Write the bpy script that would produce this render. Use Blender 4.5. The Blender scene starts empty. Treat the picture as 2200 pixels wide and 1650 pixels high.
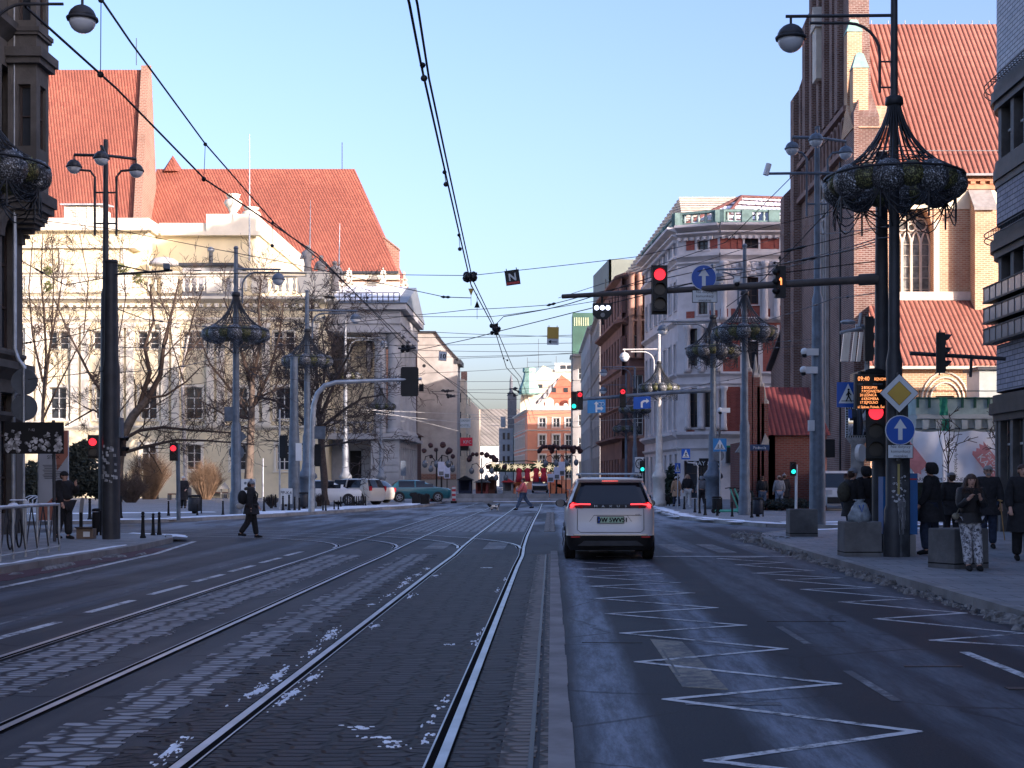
import bpy, math, random
from math import sin, cos, pi, radians as R
from mathutils import Vector as V, Matrix
random.seed(7)
S = bpy.context.scene; C = S.collection
# ---------------------------------------------------------------- camera, sky, sun
F = 3055.6; CX = 1185.0; CY = 1030.0; H = 1.62       # focal length in photo pixels, vanishing point, eye height
cam = bpy.data.objects.new('camera', bpy.data.cameras.new('camera')); C.objects.link(cam)
cam.location = (0, 0, H); cam.rotation_euler = (R(90), 0, 0)
cam.data.sensor_width = 36; cam.data.lens = 50.0
cam.data.shift_x = -85/2200; cam.data.shift_y = 205/2200
cam.data.clip_start = .1; cam.data.clip_end = 6000
S.camera = cam
SUN = V((.765, -.644, .222)).normalized()             # direction to the sun
SUN_EL = math.asin(SUN.z); SUN_AZ = math.atan2(SUN.x, SUN.y)
W = bpy.data.worlds.new('World'); S.world = W; W.use_nodes = True
nt = W.node_tree; bg = nt.nodes['Background']
sky = nt.nodes.new('ShaderNodeTexSky'); sky.sky_type = 'NISHITA'; sky.sun_disc = False
sky.sun_elevation = SUN_EL; sky.sun_rotation = SUN_AZ; sky.altitude = 120
sky.air_density = 1.0; sky.dust_density = 4.0; sky.ozone_density = .6
nt.links.new(sky.outputs[0], bg.inputs[0]); bg.inputs[1].default_value = .11
sl = bpy.data.lights.new('sun', 'SUN'); sl.energy = 3.3; sl.angle = R(.5); sl.color = (1, .79, .50)
so = bpy.data.objects.new('sun', sl); C.objects.link(so)
so.rotation_euler = SUN.to_track_quat('Z', 'Y').to_euler(); so.location = SUN*200
S.view_settings.view_transform = 'Standard'; S.view_settings.look = 'None'
S.view_settings.exposure = 1.62; S.view_settings.gamma = 1
S.view_settings.use_white_balance = True; S.view_settings.white_balance_temperature = 5200; S.view_settings.white_balance_tint = 28
S.cycles.max_bounces = 5; S.cycles.diffuse_bounces = 3; S.cycles.glossy_bounces = 3
# ---------------------------------------------------------------- helpers
def X(px, Y): return (px-CX)*Y/F
def Z(py, Y): return H-(py-CY)*Y/F
def P(px, py, Y): return V((X(px, Y), Y, Z(py, Y)))
def G(px, py, z=0.0):
    Y = F*(H-z)/(py-CY); return V((X(px, Y), Y, z))
PV = .12
ORG = {}; CH = {}
SPLIT = set('torn_paper pier oriel_cornice brick_panel railing column pilaster mullion canopy drainpipe flagpole antenna pinnacle porch_pier turret turret_cap lesene gable_window red_figure lamp_globe bauble crossed_bar reflector roof_louvre hoop panel wheel foot rail_post nose_and_ears face_features headlight lightning_rod red_brush_patch lit_lens buttress buttress_cap sign_plate ear louvre leg window baluster light_bulb loggia_window swag_garland aisle_arch_moulding arcade_frieze cornice balustrade_rail stone_string parapet podium_cornice'.split())
class MB:
    def __init__(s): s.v = []; s.f = []; s.sm = []; s.mi = []
    def add(s, vs, fs, sm=False, mi=0):
        o = len(s.v); s.v += [tuple(p) for p in vs]
        for f in fs: s.f.append(tuple(i+o for i in f)); s.sm.append(sm); s.mi.append(mi)
        return s
    def box(s, x0, y0, z0, x1, y1, z1, mi=0):
        vs = [(x, y, z) for z in (z0, z1) for y in (y0, y1) for x in (x0, x1)]
        return s.add(vs, [(0,2,3,1),(4,5,7,6),(0,1,5,4),(2,6,7,3),(0,4,6,2),(1,3,7,5)], False, mi)
    def cbox(s, c, sx, sy, sz, rz=0, mi=0):       # centred box, turned about z
        ca, sa = cos(rz), sin(rz); vs = []
        for z in (-sz/2, sz/2):
            for y in (-sy/2, sy/2):
                for x in (-sx/2, sx/2): vs.append((c[0]+x*ca-y*sa, c[1]+x*sa+y*ca, c[2]+z))
        return s.add(vs, [(0,2,3,1),(4,5,7,6),(0,1,5,4),(2,6,7,3),(0,4,6,2),(1,3,7,5)], False, mi)
    def quad(s, a, b, c, d, mi=0): return s.add([a, b, c, d], [(0, 1, 2, 3)], False, mi)
    def prism(s, poly, ext, mi=0):                # closed polygon of 3D points pushed along ext
        n = len(poly); e = V(ext); p = [V(q) for q in poly]
        vs = p+[q+e for q in p]
        fs = [tuple(range(n-1, -1, -1)), tuple(range(n, 2*n))]+[(i, (i+1) % n, n+(i+1) % n, n+i) for i in range(n)]
        return s.add(vs, fs, False, mi)
    def slab(s, poly, z0, z1, mi=0): return s.prism([(a, b, z0) for a, b in poly], (0, 0, z1-z0), mi)
    def tube(s, pts, r, n=6, sm=True, mi=0, cap=True):
        pts = [V(p) for p in pts]; m = len(pts)
        rr = r if isinstance(r, (list, tuple)) else [r]*m
        up = None; vs = []; fs = []
        for i in range(m):
            d = (pts[min(i+1, m-1)]-pts[max(i-1, 0)])
            if d.length < 1e-9: d = V((0, 0, 1))
            d.normalize()
            if up is None: up = V((0, 0, 1)) if abs(d.z) < .95 else V((0, 1, 0))
            a = d.cross(up)
            if a.length < 1e-6: a = d.cross(V((1, 0, 0)))
            a.normalize(); b = a.cross(d); up = b
            for k in range(n):
                t = 2*pi*k/n+pi/n; vs.append(pts[i]+a*(cos(t)*rr[i])+b*(sin(t)*rr[i]))
        for i in range(m-1):
            for k in range(n): fs.append((i*n+k, i*n+(k+1) % n, (i+1)*n+(k+1) % n, (i+1)*n+k))
        s.add(vs, fs, sm, mi)
        if cap: s.add([vs[k] for k in range(n)], [tuple(range(n-1, -1, -1))], False, mi); s.add(vs[-n:], [tuple(range(n))], False, mi)
        return s
    def lathe(s, prof, c, n=12, sm=True, mi=0, a0=0.0):
        vs = []; fs = []
        for r, z in prof:
            for k in range(n): t = 2*pi*k/n+a0; vs.append((c[0]+r*cos(t), c[1]+r*sin(t), c[2]+z))
        for i in range(len(prof)-1):
            for k in range(n): fs.append((i*n+k, i*n+(k+1) % n, (i+1)*n+(k+1) % n, (i+1)*n+k))
        m = len(prof)-1
        fs.append(tuple(range(n-1, -1, -1))); fs.append(tuple(range(m*n, m*n+n)))
        return s.add(vs, fs, sm, mi)
    def sphere(s, c, r, nu=10, nv=7, mi=0, sm=True, jit=0, z0=-1, z1=1):
        if not isinstance(r, (tuple, list)): r = (r, r, r)
        vs = []; fs = []
        a0 = math.asin(z0); a1 = math.asin(z1)
        for i in range(nv+1):
            t = a0+(a1-a0)*i/nv
            for k in range(nu):
                u = 2*pi*k/nu; q = 1+random.uniform(-jit, jit)
                vs.append((c[0]+r[0]*cos(t)*cos(u)*q, c[1]+r[1]*cos(t)*sin(u)*q, c[2]+r[2]*sin(t)*q))
        for i in range(nv):
            for k in range(nu): fs.append((i*nu+k, i*nu+(k+1) % nu, (i+1)*nu+(k+1) % nu, (i+1)*nu+k))
        if z0 > -1: fs.append(tuple(range(nu-1, -1, -1)))
        if z1 < 1: fs.append(tuple(range(nv*nu, nv*nu+nu)))
        return s.add(vs, fs, sm, mi)
    def disc(s, c, r, axis=(0, -1, 0), n=20, t=.02, mi=0):   # flat plate facing axis
        a = V(axis).normalized(); u = a.cross(V((0, 0, 1)))
        u = u.normalized() if u.length > 1e-6 else V((1, 0, 0)); w = u.cross(a)
        poly = [V(c)+u*(r*cos(2*pi*k/n))+w*(r*sin(2*pi*k/n)) for k in range(n)]
        return s.prism(poly, -a*t, mi)
    def text(s, st, o, u, v, size, mi=0, align='C'):
        me, w = text_mesh(st); o = V(o); u = V(u); v = V(v)
        dx = -w/2 if align == 'C' else (-w if align == 'R' else 0)
        return s.add([o+u*((p[0]+dx)*size)+v*(p[1]*size) for p in me[0]], me[1], False, mi)
    def xf(s, m):
        s.v = [tuple(m @ V(p)) for p in s.v]; return s
    def join(s, o, mi=None):
        k = len(s.v); s.v += o.v
        for f, a, b in zip(o.f, o.sm, o.mi): s.f.append(tuple(i+k for i in f)); s.sm.append(a); s.mi.append(b if mi is None else mi)
        return s
    def islands(s):
        key = {}; par = list(range(len(s.v)))
        def fd(a):
            while par[a] != a: par[a] = par[par[a]]; a = par[a]
            return a
        for i, p in enumerate(s.v):
            k = (round(p[0], 3), round(p[1], 3), round(p[2], 3)); j = key.setdefault(k, i); par[fd(i)] = fd(j)
        for f in s.f:
            for a in f[1:]: par[fd(a)] = fd(f[0])
        bb = {}
        for i, p in enumerate(s.v):
            r = fd(i); b = bb.setdefault(r, [list(p), list(p)])
            for k in range(3): b[0][k] = min(b[0][k], p[k]-.02); b[1][k] = max(b[1][k], p[k]+.02)
        rs = list(bb); ch = True
        while ch:
            ch = False
            for i in range(len(rs)):
                for j in range(i+1, len(rs)):
                    A, B = bb[rs[i]], bb[rs[j]]
                    if all(A[0][k] <= B[1][k] and B[0][k] <= A[1][k] for k in range(3)):
                        par[rs[j]] = rs[i]; bb[rs[i]] = [[min(A[0][k], B[0][k]) for k in range(3)], [max(A[1][k], B[1][k]) for k in range(3)]]; rs.pop(j); ch = True; break
                if ch: break
        out = {}
        for f, a, b in zip(s.f, s.sm, s.mi):
            m, mp = out.setdefault(fd(f[0]), (MB(), {}))
            for q in f:
                if q not in mp: mp[q] = len(m.v); m.v.append(s.v[q])
            m.f.append(tuple(mp[q] for q in f)); m.sm.append(a); m.mi.append(b)
        return [m for m, _ in out.values()]
    def build(s, name, mats, parent=None, loc=None):
        if parent is not None and name in SPLIT:
            q = s.islands()
            if 1 < len(q) <= 90:
                for m in q: o = m.build('\0'+name, mats, parent)
                return o
        name = name.lstrip('\0')
        if not s.v: s.box(0, 0, -5, .01, .01, -4.99)
        if parent is not None: org = ORG[parent.name]
        elif loc is not None: org = V(loc)
        else:
            xs = [p[0] for p in s.v]; ys = [p[1] for p in s.v]; zs = [p[2] for p in s.v]
            org = V(((min(xs)+max(xs))/2, (min(ys)+max(ys))/2, min(zs)))
        me = bpy.data.meshes.new(name)
        me.from_pydata([(p[0]-org.x, p[1]-org.y, p[2]-org.z) for p in s.v], [], s.f)
        if not isinstance(mats, (list, tuple)): mats = [mats]
        for m in mats: me.materials.append(m)
        me.polygons.foreach_set('use_smooth', s.sm); me.polygons.foreach_set('material_index', s.mi)
        me.update()
        o = bpy.data.objects.new(name, me); C.objects.link(o)
        if parent is not None: o.parent = parent; CH.setdefault(parent.name, []).append(o)
        else: o.location = org
        ORG[o.name] = org
        return o
_tc = {}
def text_mesh(st):
    if st not in _tc:
        cu = bpy.data.curves.new('t', 'FONT'); cu.body = st; cu.size = 1; cu.resolution_u = 2
        ob = bpy.data.objects.new('t', cu); C.objects.link(ob)
        me = bpy.data.meshes.new_from_object(ob)
        vs = [(p.co.x, p.co.y) for p in me.vertices]; fs = [tuple(f.vertices) for f in me.polygons]
        w = max([p[0] for p in vs] or [0]); bpy.data.objects.remove(ob); bpy.data.meshes.remove(me); bpy.data.curves.remove(cu)
        _tc[st] = ((vs, fs), w)
    return _tc[st]
def tag(o, label=None, cat=None, group=None, kind=None):
    if label: o['label'] = label
    if cat: o['category'] = cat
    if group: o['group'] = group
    if kind: o['kind'] = kind
    return o
def T(name, label, cat, loc, group=None):
    o = bpy.data.objects.new(name, None); C.objects.link(o); o.location = loc; o.empty_display_size = .2
    ORG[o.name] = V(loc); return tag(o, label, cat, group)
def struct(mb, name, m):
    return tag(mb.build(name, m, loc=(0, 0, 0)), kind='structure')
def dup(o, loc=None, label=None, group=None, rz=None, sc=None, parent=None, ch=None):
    c = o.copy(); C.objects.link(c); c.parent = parent
    if loc is not None: c.location = loc
    if label: c['label'] = label
    if group: c['group'] = group
    if rz is not None: c.rotation_euler = (0, 0, rz)
    if sc is not None: c.scale = (sc, sc, sc) if not isinstance(sc, tuple) else sc
    if parent is not None: CH.setdefault(parent.name, []).append(c)
    for k in list(CH.get(o.name, ())): dup(k, parent=c)
    return c
# ---------------------------------------------------------------- materials
def nn(m, t, **kw):
    n = m.node_tree.nodes.new(t)
    for k, v in kw.items():
        if isinstance(k, str) and hasattr(n, k): setattr(n, k, v)
    return n
def newmat(name):
    m = bpy.data.materials.new(name); m.use_nodes = True
    return m, m.node_tree.nodes['Principled BSDF'], m.node_tree.links.new
def math_(m, op, a, b=None, c=None, clamp=False):
    n = nn(m, 'ShaderNodeMath', operation=op); n.use_clamp = clamp
    for i, q in enumerate((a, b, c)):
        if q is None: continue
        if isinstance(q, (int, float)): n.inputs[i].default_value = q
        else: m.node_tree.links.new(q, n.inputs[i])
    return n.outputs[0]
def rgba(c): return (c[0], c[1], c[2], 1)
def mixc(m, fac, a, b):
    n = nn(m, 'ShaderNodeMix', data_type='RGBA')
    for i, q in ((0, fac), (6, a), (7, b)):
        if isinstance(q, (int, float)): n.inputs[i].default_value = q
        elif isinstance(q, tuple): n.inputs[i].default_value = rgba(q)
        else: m.node_tree.links.new(q, n.inputs[i])
    return n.outputs[2]
def pos(m): return nn(m, 'ShaderNodeNewGeometry').outputs['Position']
def sep(m, v):
    n = nn(m, 'ShaderNodeSeparateXYZ'); m.node_tree.links.new(v, n.inputs[0]); return n.outputs
def comb(m, x, y, z=0.0):
    n = nn(m, 'ShaderNodeCombineXYZ')
    for i, q in enumerate((x, y, z)):
        if isinstance(q, (int, float)): n.inputs[i].default_value = q
        else: m.node_tree.links.new(q, n.inputs[i])
    return n.outputs[0]
def noise(m, v, scale, detail=4, rough=.6):
    n = nn(m, 'ShaderNodeTexNoise'); n.inputs['Scale'].default_value = scale
    n.inputs['Detail'].default_value = detail; n.inputs['Roughness'].default_value = rough
    m.node_tree.links.new(v, n.inputs['Vector']); return n.outputs['Fac']
def ramp(m, f, a, b):
    n = nn(m, 'ShaderNodeMapRange'); n.interpolation_type = 'SMOOTHSTEP'
    m.node_tree.links.new(f, n.inputs[0]); n.inputs[1].default_value = a; n.inputs[2].default_value = b
    return n.outputs[0]
def bump(m, bs, h, strength=.3, dist=.02):
    n = nn(m, 'ShaderNodeBump'); n.inputs['Strength'].default_value = strength; n.inputs['Distance'].default_value = dist
    m.node_tree.links.new(h, n.inputs['Height']); m.node_tree.links.new(n.outputs[0], bs.inputs['Normal'])
_mc = {}
def M(name, col, rough=.7, metal=0.0, var=.18, scale=2.0, bmp=0.0, dirt=0.0, spec=.4):
    if name in _mc: return _mc[name]
    m, b, L = newmat(name); p = pos(m)
    n1 = noise(m, p, scale, 5)
    c = mixc(m, ramp(m, n1, .3, .7), tuple(x*(1-var) for x in col), tuple(min(1, x*(1+var)) for x in col))
    if dirt:
        n2 = noise(m, p, scale*.35, 6, .7)
        c = mixc(m, math_(m, 'MULTIPLY', ramp(m, n2, .5, .72), dirt), c, tuple(x*.35 for x in col))
    L(c, b.inputs['Base Color']); b.inputs['Roughness'].default_value = rough; b.inputs['Metallic'].default_value = metal
    b.inputs['Specular IOR Level'].default_value = spec
    if bmp: bump(m, b, noise(m, p, scale*12, 4), bmp, .02)
    _mc[name] = m; return m
def brick(name, c1, c2, mortar, bw=.3, bh=.11, ms=.018, dirt=.35, var=.6):
    m, b, L = newmat(name); p = pos(m); x, y, z = sep(m, p)
    n = nn(m, 'ShaderNodeTexBrick'); n.inputs['Scale'].default_value = 1
    n.inputs['Brick Width'].default_value = bw; n.inputs['Row Height'].default_value = bh; n.inputs['Mortar Size'].default_value = ms
    n.inputs['Color1'].default_value = rgba(c1); n.inputs['Color2'].default_value = rgba(c2); n.inputs['Mortar'].default_value = rgba(mortar)
    L(comb(m, math_(m, 'ADD', x, y), z), n.inputs['Vector'])
    n1 = noise(m, p, .5, 6, .65); n2 = noise(m, p, 3.0, 4)
    c = mixc(m, math_(m, 'MULTIPLY', ramp(m, n1, .42, .7), dirt), n.outputs['Color'], tuple(q*.4 for q in c1))
    c = mixc(m, math_(m, 'MULTIPLY', ramp(m, n2, .45, .75), var*.5), c, mortar)
    L(c, b.inputs['Base Color']); b.inputs['Roughness'].default_value = .9; b.inputs['Specular IOR Level'].default_value = .2
    bump(m, b, n.outputs['Fac'], -.5, .02)
    return m
def tiles(name, c1, c2, pitch, row=.35, depth=.05, snow=0.0, axis='u'):
    m, b, L = newmat(name); p = pos(m); x, y, z = sep(m, p)
    u = math_(m, 'ADD', x, y) if axis == 'u' else (x if axis == 'x' else y)
    s = math_(m, 'ABSOLUTE', math_(m, 'SINE', math_(m, 'MULTIPLY', u, pi/pitch)))
    r = math_(m, 'FRACT', math_(m, 'DIVIDE', z, row))
    n1 = noise(m, p, 1.3, 6, .7); n2 = noise(m, p, .12, 3)
    cell = noise(m, comb(m, math_(m, 'FLOOR', math_(m, 'DIVIDE', u, pitch)), math_(m, 'FLOOR', math_(m, 'DIVIDE', z, row))), 3.7, 0)
    c = mixc(m, ramp(m, cell, .3, .7), c1, c2)
    c = mixc(m, math_(m, 'MULTIPLY', ramp(m, s, .45, .0), .75), c, tuple(q*.35 for q in c1))
    c = mixc(m, math_(m, 'MULTIPLY', ramp(m, n2, .40, .62), .42), c, tuple(q*.55 for q in c1))
    c = mixc(m, math_(m, 'MULTIPLY', ramp(m, n1, .48, .75), .38), c, tuple(q*.6 for q in c1))
    c = mixc(m, math_(m, 'MULTIPLY', ramp(m, r, .16, .0), .25), c, tuple(q*.4 for q in c1))
    if snow:
        sn = math_(m, 'MULTIPLY', ramp(m, math_(m, 'ADD', r, math_(m, 'MULTIPLY', n1, .6)), .55, .8), snow)
        c = mixc(m, sn, c, (.8, .83, .88))
    L(c, b.inputs['Base Color']); b.inputs['Roughness'].default_value = .75
    bump(m, b, math_(m, 'ADD', s, math_(m, 'MULTIPLY', r, .5)), .8, depth)
    return m
def emit(name, col, k):
    m, b, L = newmat(name); b.inputs['Base Color'].default_value = rgba(tuple(q*.5 for q in col))
    b.inputs['Emission Color'].default_value = rgba(col); b.inputs['Emission Strength'].default_value = k; return m
def tinsel(name, a, b_):
    m, b, L = newmat(name); L(mixc(m, ramp(m, noise(m, pos(m), 34, 3, .7), .50, .66), a, b_), b.inputs['Base Color']); b.inputs['Roughness'].default_value = .5; return m
def glassm(name, col=(.02, .025, .03), rough=.08, var=.5):
    m, b, L = newmat(name); p = pos(m)
    n = noise(m, p, .8, 3)
    L(mixc(m, n, tuple(q*(1-var) for q in col), tuple(q*(1+var) for q in col)), b.inputs['Base Color'])
    b.inputs['Roughness'].default_value = rough; b.inputs['Specular IOR Level'].default_value = .6
    bump(m, b, noise(m, p, 1.2, 1), .06, .1); return m
def bandf(m, x, nz, c, w):       # soft stripe along the road at x = c
    return ramp(m, math_(m, 'ABSOLUTE', math_(m, 'SUBTRACT', math_(m, 'ADD', x, nz), c)), w, w*.25)
def asphalt():
    m, b, L = newmat('asphalt'); p = pos(m); x, y, z = sep(m, p)
    fine = noise(m, p, 55, 4, .75); big = noise(m, p, .35, 6, .65)
    st = noise(m, comb(m, math_(m, 'MULTIPLY', x, 2.2), math_(m, 'MULTIPLY', y, .10)), 1.0, 5, .6)
    wob = math_(m, 'MULTIPLY', math_(m, 'SUBTRACT', st, .5), .45)
    c = mixc(m, ramp(m, big, .3, .7), (.012, .014, .019), (.030, .033, .042))
    c = mixc(m, math_(m, 'MULTIPLY', ramp(m, x, -.8, -3.2), math_(m, 'ADD', .35, math_(m, 'MULTIPLY', ramp(m, st, .35, .65), .55))), c, (.080, .076, .080))
    lum = None
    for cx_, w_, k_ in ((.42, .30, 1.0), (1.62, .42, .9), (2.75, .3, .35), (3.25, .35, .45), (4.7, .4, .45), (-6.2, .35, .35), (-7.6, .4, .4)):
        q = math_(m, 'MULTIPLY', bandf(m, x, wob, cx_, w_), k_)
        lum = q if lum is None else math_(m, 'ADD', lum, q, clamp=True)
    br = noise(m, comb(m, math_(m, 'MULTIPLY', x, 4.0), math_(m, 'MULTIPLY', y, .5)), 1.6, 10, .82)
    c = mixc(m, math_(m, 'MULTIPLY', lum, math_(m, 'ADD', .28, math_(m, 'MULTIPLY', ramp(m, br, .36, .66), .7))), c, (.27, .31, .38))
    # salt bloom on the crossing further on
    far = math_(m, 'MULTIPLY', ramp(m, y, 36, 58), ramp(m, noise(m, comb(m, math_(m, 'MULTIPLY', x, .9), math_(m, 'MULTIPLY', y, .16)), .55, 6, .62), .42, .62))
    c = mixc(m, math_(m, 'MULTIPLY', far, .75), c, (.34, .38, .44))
    # worn patches and tar seams
    vo = nn(m, 'ShaderNodeTexVoronoi'); vo.feature = 'DISTANCE_TO_EDGE'; vo.inputs['Scale'].default_value = .34
    L(math_vec(m, p, big), vo.inputs['Vector'])
    crack = ramp(m, vo.outputs['Distance'], .010, .003)
    c = mixc(m, math_(m, 'MULTIPLY', crack, .6), c, (.012, .012, .014))
    c = mixc(m, math_(m, 'MULTIPLY', ramp(m, fine, .35, .75), .35), c, (.085, .09, .10))
    L(c, b.inputs['Base Color'])
    L(math_(m, 'ADD', math_(m, 'MULTIPLY', big, .4), .45), b.inputs['Roughness'])
    b.inputs['Specular IOR Level'].default_value = .13
    bump(m, b, fine, .35, .008); return m
def math_vec(m, p, f):
    n = nn(m, 'ShaderNodeVectorMath', operation='ADD'); m.node_tree.links.new(p, n.inputs[0])
    m.node_tree.links.new(comb(m, math_(m, 'MULTIPLY', f, .8), math_(m, 'MULTIPLY', f, .8)), n.inputs[1]); return n.outputs[0]
def cobble(name, c1, c2, joint, bw=.2, bh=.115, rough=.5, dirt=.3):
    m, b, L = newmat(name); p = pos(m); x, y, z = sep(m, p)
    d = noise(m, p, 1.7, 3)
    v = comb(m, math_(m, 'DIVIDE', x, bw), math_(m, 'DIVIDE', y, bh)); vs = []
    for ft in ('DISTANCE_TO_EDGE', 'F1'):
        n = nn(m, 'ShaderNodeTexVoronoi'); n.feature = ft; n.voronoi_dimensions = '2D'; n.inputs['Scale'].default_value = 1; n.inputs['Randomness'].default_value = .5; L(v, n.inputs['Vector']); vs.append(n)
    jt = ramp(m, math_(m, 'ADD', vs[0].outputs['Distance'], math_(m, 'MULTIPLY', d, .06)), .09, .24)
    cell = nn(m, 'ShaderNodeSeparateColor'); L(vs[1].outputs['Color'], cell.inputs[0])
    base = mixc(m, jt, joint, mixc(m, cell.outputs[0], c1, c2))
    big = noise(m, p, .7, 5, .7); f = noise(m, p, 30, 3)
    c = mixc(m, math_(m, 'MULTIPLY', ramp(m, big, .45, .7), dirt), base, joint)
    c = mixc(m, math_(m, 'MULTIPLY', f, .3), c, tuple(q*.6 for q in c1))
    L(c, b.inputs['Base Color']); b.inputs['Roughness'].default_value = rough; b.inputs['Specular IOR Level'].default_value = .18
    bump(m, b, math_(m, 'ADD', math_(m, 'MULTIPLY', jt, 1), math_(m, 'MULTIPLY', f, .25)), .7, .025); return m
def paving(name, c1, c2, sx, sy):
    m, b, L = newmat(name); p = pos(m); x, y, z = sep(m, p)
    n = nn(m, 'ShaderNodeTexBrick'); n.offset = 0.5; n.inputs['Scale'].default_value = 1
    n.inputs['Brick Width'].default_value = sx; n.inputs['Row Height'].default_value = sy; n.inputs['Mortar Size'].default_value = .012
    n.inputs['Color1'].default_value = rgba(c1); n.inputs['Color2'].default_value = rgba(c2); n.inputs['Mortar'].default_value = rgba(tuple(q*.3 for q in c1))
    L(p, n.inputs['Vector']); big = noise(m, p, .45, 6, .68); f = noise(m, p, 40, 3)
    c = mixc(m, math_(m, 'MULTIPLY', ramp(m, big, .42, .7), .55), n.outputs['Color'], tuple(q*.55 for q in c1))
    c = mixc(m, math_(m, 'MULTIPLY', ramp(m, f, .4, .7), .25), c, tuple(min(1, q*1.7) for q in c1))
    L(c, b.inputs['Base Color']); b.inputs['Roughness'].default_value = .75; bump(m, b, math_(m, 'ADD', f, math_(m, 'MULTIPLY', n.outputs['Fac'], -1)), .3, .01); return m
def stripes(name, c1, c2, pitch, axis, duty=.5, rough=.6):
    m, b, L = newmat(name); p = pos(m); s = sep(m, p)[axis]
    f = math_(m, 'GREATER_THAN', math_(m, 'FRACT', math_(m, 'DIVIDE', s, pitch)), duty)
    L(mixc(m, f, c1, c2), b.inputs['Base Color']); b.inputs['Roughness'].default_value = rough; return m
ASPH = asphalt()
STEEL = M('rail steel', (.40, .41, .43), .42, .85, .2, 1.5)
DSTEEL = M('dark grooved steel', (.006, .006, .007), .95, 0, .2, 2, 0, 0, .02)
POLE_D = M('dark grey paint', (.035, .038, .045), .5, 0, .25, 3, .05, .3)
POLE_B = M('blue grey paint', (.13, .16, .20), .5, .2, .2, 3, .05, .4)
POLE_L = M('pale galvanised', (.40, .43, .46), .45, .5, .2, 3, .05, .3)
BLACK = M('black paint', (.012, .012, .014), .45)
MATB = M('matt black', (.01, .01, .011), .85)
WHITE = M('white paint', (.78, .78, .76), .5, 0, .06)
SNOW = M('snow', (.82, .85, .90), .75, 0, .10, 1.5, .5)
CONC = M('concrete', (.25, .245, .235), .85, 0, .2, 1.6, .35, .4)
CONCD = M('weathered concrete', (.13, .13, .13), .85, 0, .25, 2, .35, .5)
WIN = glassm('window glass', (.03, .036, .045))
WIN2 = glassm('window glass with blinds', (.10, .105, .11), .15)
FRAME = M('white window frame', (.6, .6, .57), .5, 0, .08)
BROWNF = M('brown window frame', (.05, .035, .03), .5)
RED_L = emit('red lamp', (1, .02, .02), .75); GRN_L = emit('green lamp', (.05, .8, .45), .7); AMB_L = emit('amber lamp', (1, .25, .04), .9)
WHT_L = emit('white lamp', (1, 1, .95), 1.2); LED = emit('amber led', (1, .33, .07), .75)
BLUE = M('sign blue', (.02, .09, .42), .4, 0, .06); LBLUE = M('sign light blue', (.05, .22, .50), .4, 0, .06)
SIGNW = M('sign white', (.62, .66, .68), .45, 0, .05); YEL = M('sign yellow', (.55, .36, .05), .45, 0, .06); REDS = M('sign red', (.45, .03, .03), .5)
GLASS_L = M('lamp glass', (.62, .66, .70), .15, 0, .05)
# ================================================================ ground, roads, pavements, tracks
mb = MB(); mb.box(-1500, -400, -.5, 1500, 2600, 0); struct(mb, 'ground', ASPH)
PAVE = paving('pavement slabs', (.21, .215, .225), (.27, .275, .285), .7, .5)
KERB = M('kerb granite', (.26, .255, .25), .8, 0, .25, 1.2, .3, .5)
def pavement(name, poly):
    mb = MB(); mb.slab(poly, -.1, PV); struct(mb, name, PAVE)
def kerb(pts, w=.16):          # kerb stones standing 4 mm proud of the slabs
    mb = MB()
    for a, b in zip(pts, pts[1:]):
        a = V((a[0], a[1], 0)); b = V((b[0], b[1], 0)); d = b-a; n = max(1, int(d.length/1.0))
        rz = math.atan2(d.y, d.x)
        for i in range(n):
            c = a+d*((i+.5)/n); mb.cbox((c.x, c.y, .06+.002), d.length/n-.012, w, .13+random.uniform(0, .006), rz)
    return mb
RN = [(5.5, -20), (5.5, 33), (5.6, 37), (6.1, 40), (7.5, 42.6), (10, 44), (60, 44), (60, -20)]
RF = [(5.3, 92), (5.35, 57.5), (6.3, 52.5), (7.4, 48), (9.6, 46.6), (90, 46.6), (90, 330), (5.2, 330)]
LN = [(-9.5, -20), (-60, -20), (-60, 40), (-12.2, 40), (-10.6, 38.9), (-9.9, 36.5), (-9.55, 32)]
LF = [(-60, 50.5), (-60, 330), (-8.2, 330), (-7.4, 100), (-7.6, 83), (-10.7, 67.4), (-12.8, 58.8), (-15, 53), (-18, 50.8)]
for n_, p_ in (('pavement_right', RN), ('pavement_beyond_right', RF), ('pavement_left', LN), ('pavement_beyond_left', LF)): pavement(n_, p_)
mb = kerb([(5.42, -10), (5.42, 33), (5.52, 37), (6.02, 40), (7.45, 42.68), (10, 44.1), (40, 44.1)])
mb.join(kerb([(5.22, 92), (5.27, 57.5), (6.22, 52.4), (7.3, 47.95), (9.5, 46.5), (60, 46.5)]))
mb.join(kerb([(-9.42, -10), (-9.46, 32), (-9.8, 36.5), (-10.5, 39), (-12.2, 40.08), (-40, 40.08)]))
mb.join(kerb([(-40, 50.4), (-18, 50.7), (-14.9, 52.9), (-12.7, 58.7), (-10.6, 67.3), (-7.5, 83), (-7.3, 110)]))
mb.join(kerb([(-4.5, 96), (-2, 95), (3, 95), (5.2, 96)]))
struct(mb, 'kerb', KERB)
RX = (-5.0, -3.55, -2.1, -.63)
COB = cobble('grey setts', (.16, .163, .175), (.40, .40, .42), (.014, .014, .02), .25, .13, .6, .12)
COBD = cobble('dark setts', (.018, .015, .018), (.052, .045, .05), (.006, .005, .007), .26, .12, .6, .4)
COBR = cobble('gutter setts', (.15, .125, .11), (.23, .19, .165), (.025, .022, .021), .22, .12, .6, .4)
def strip(poly, z=.004):
    return MB().prism([(a, b, z-.012) for a, b in poly], (0, 0, .012))
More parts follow.
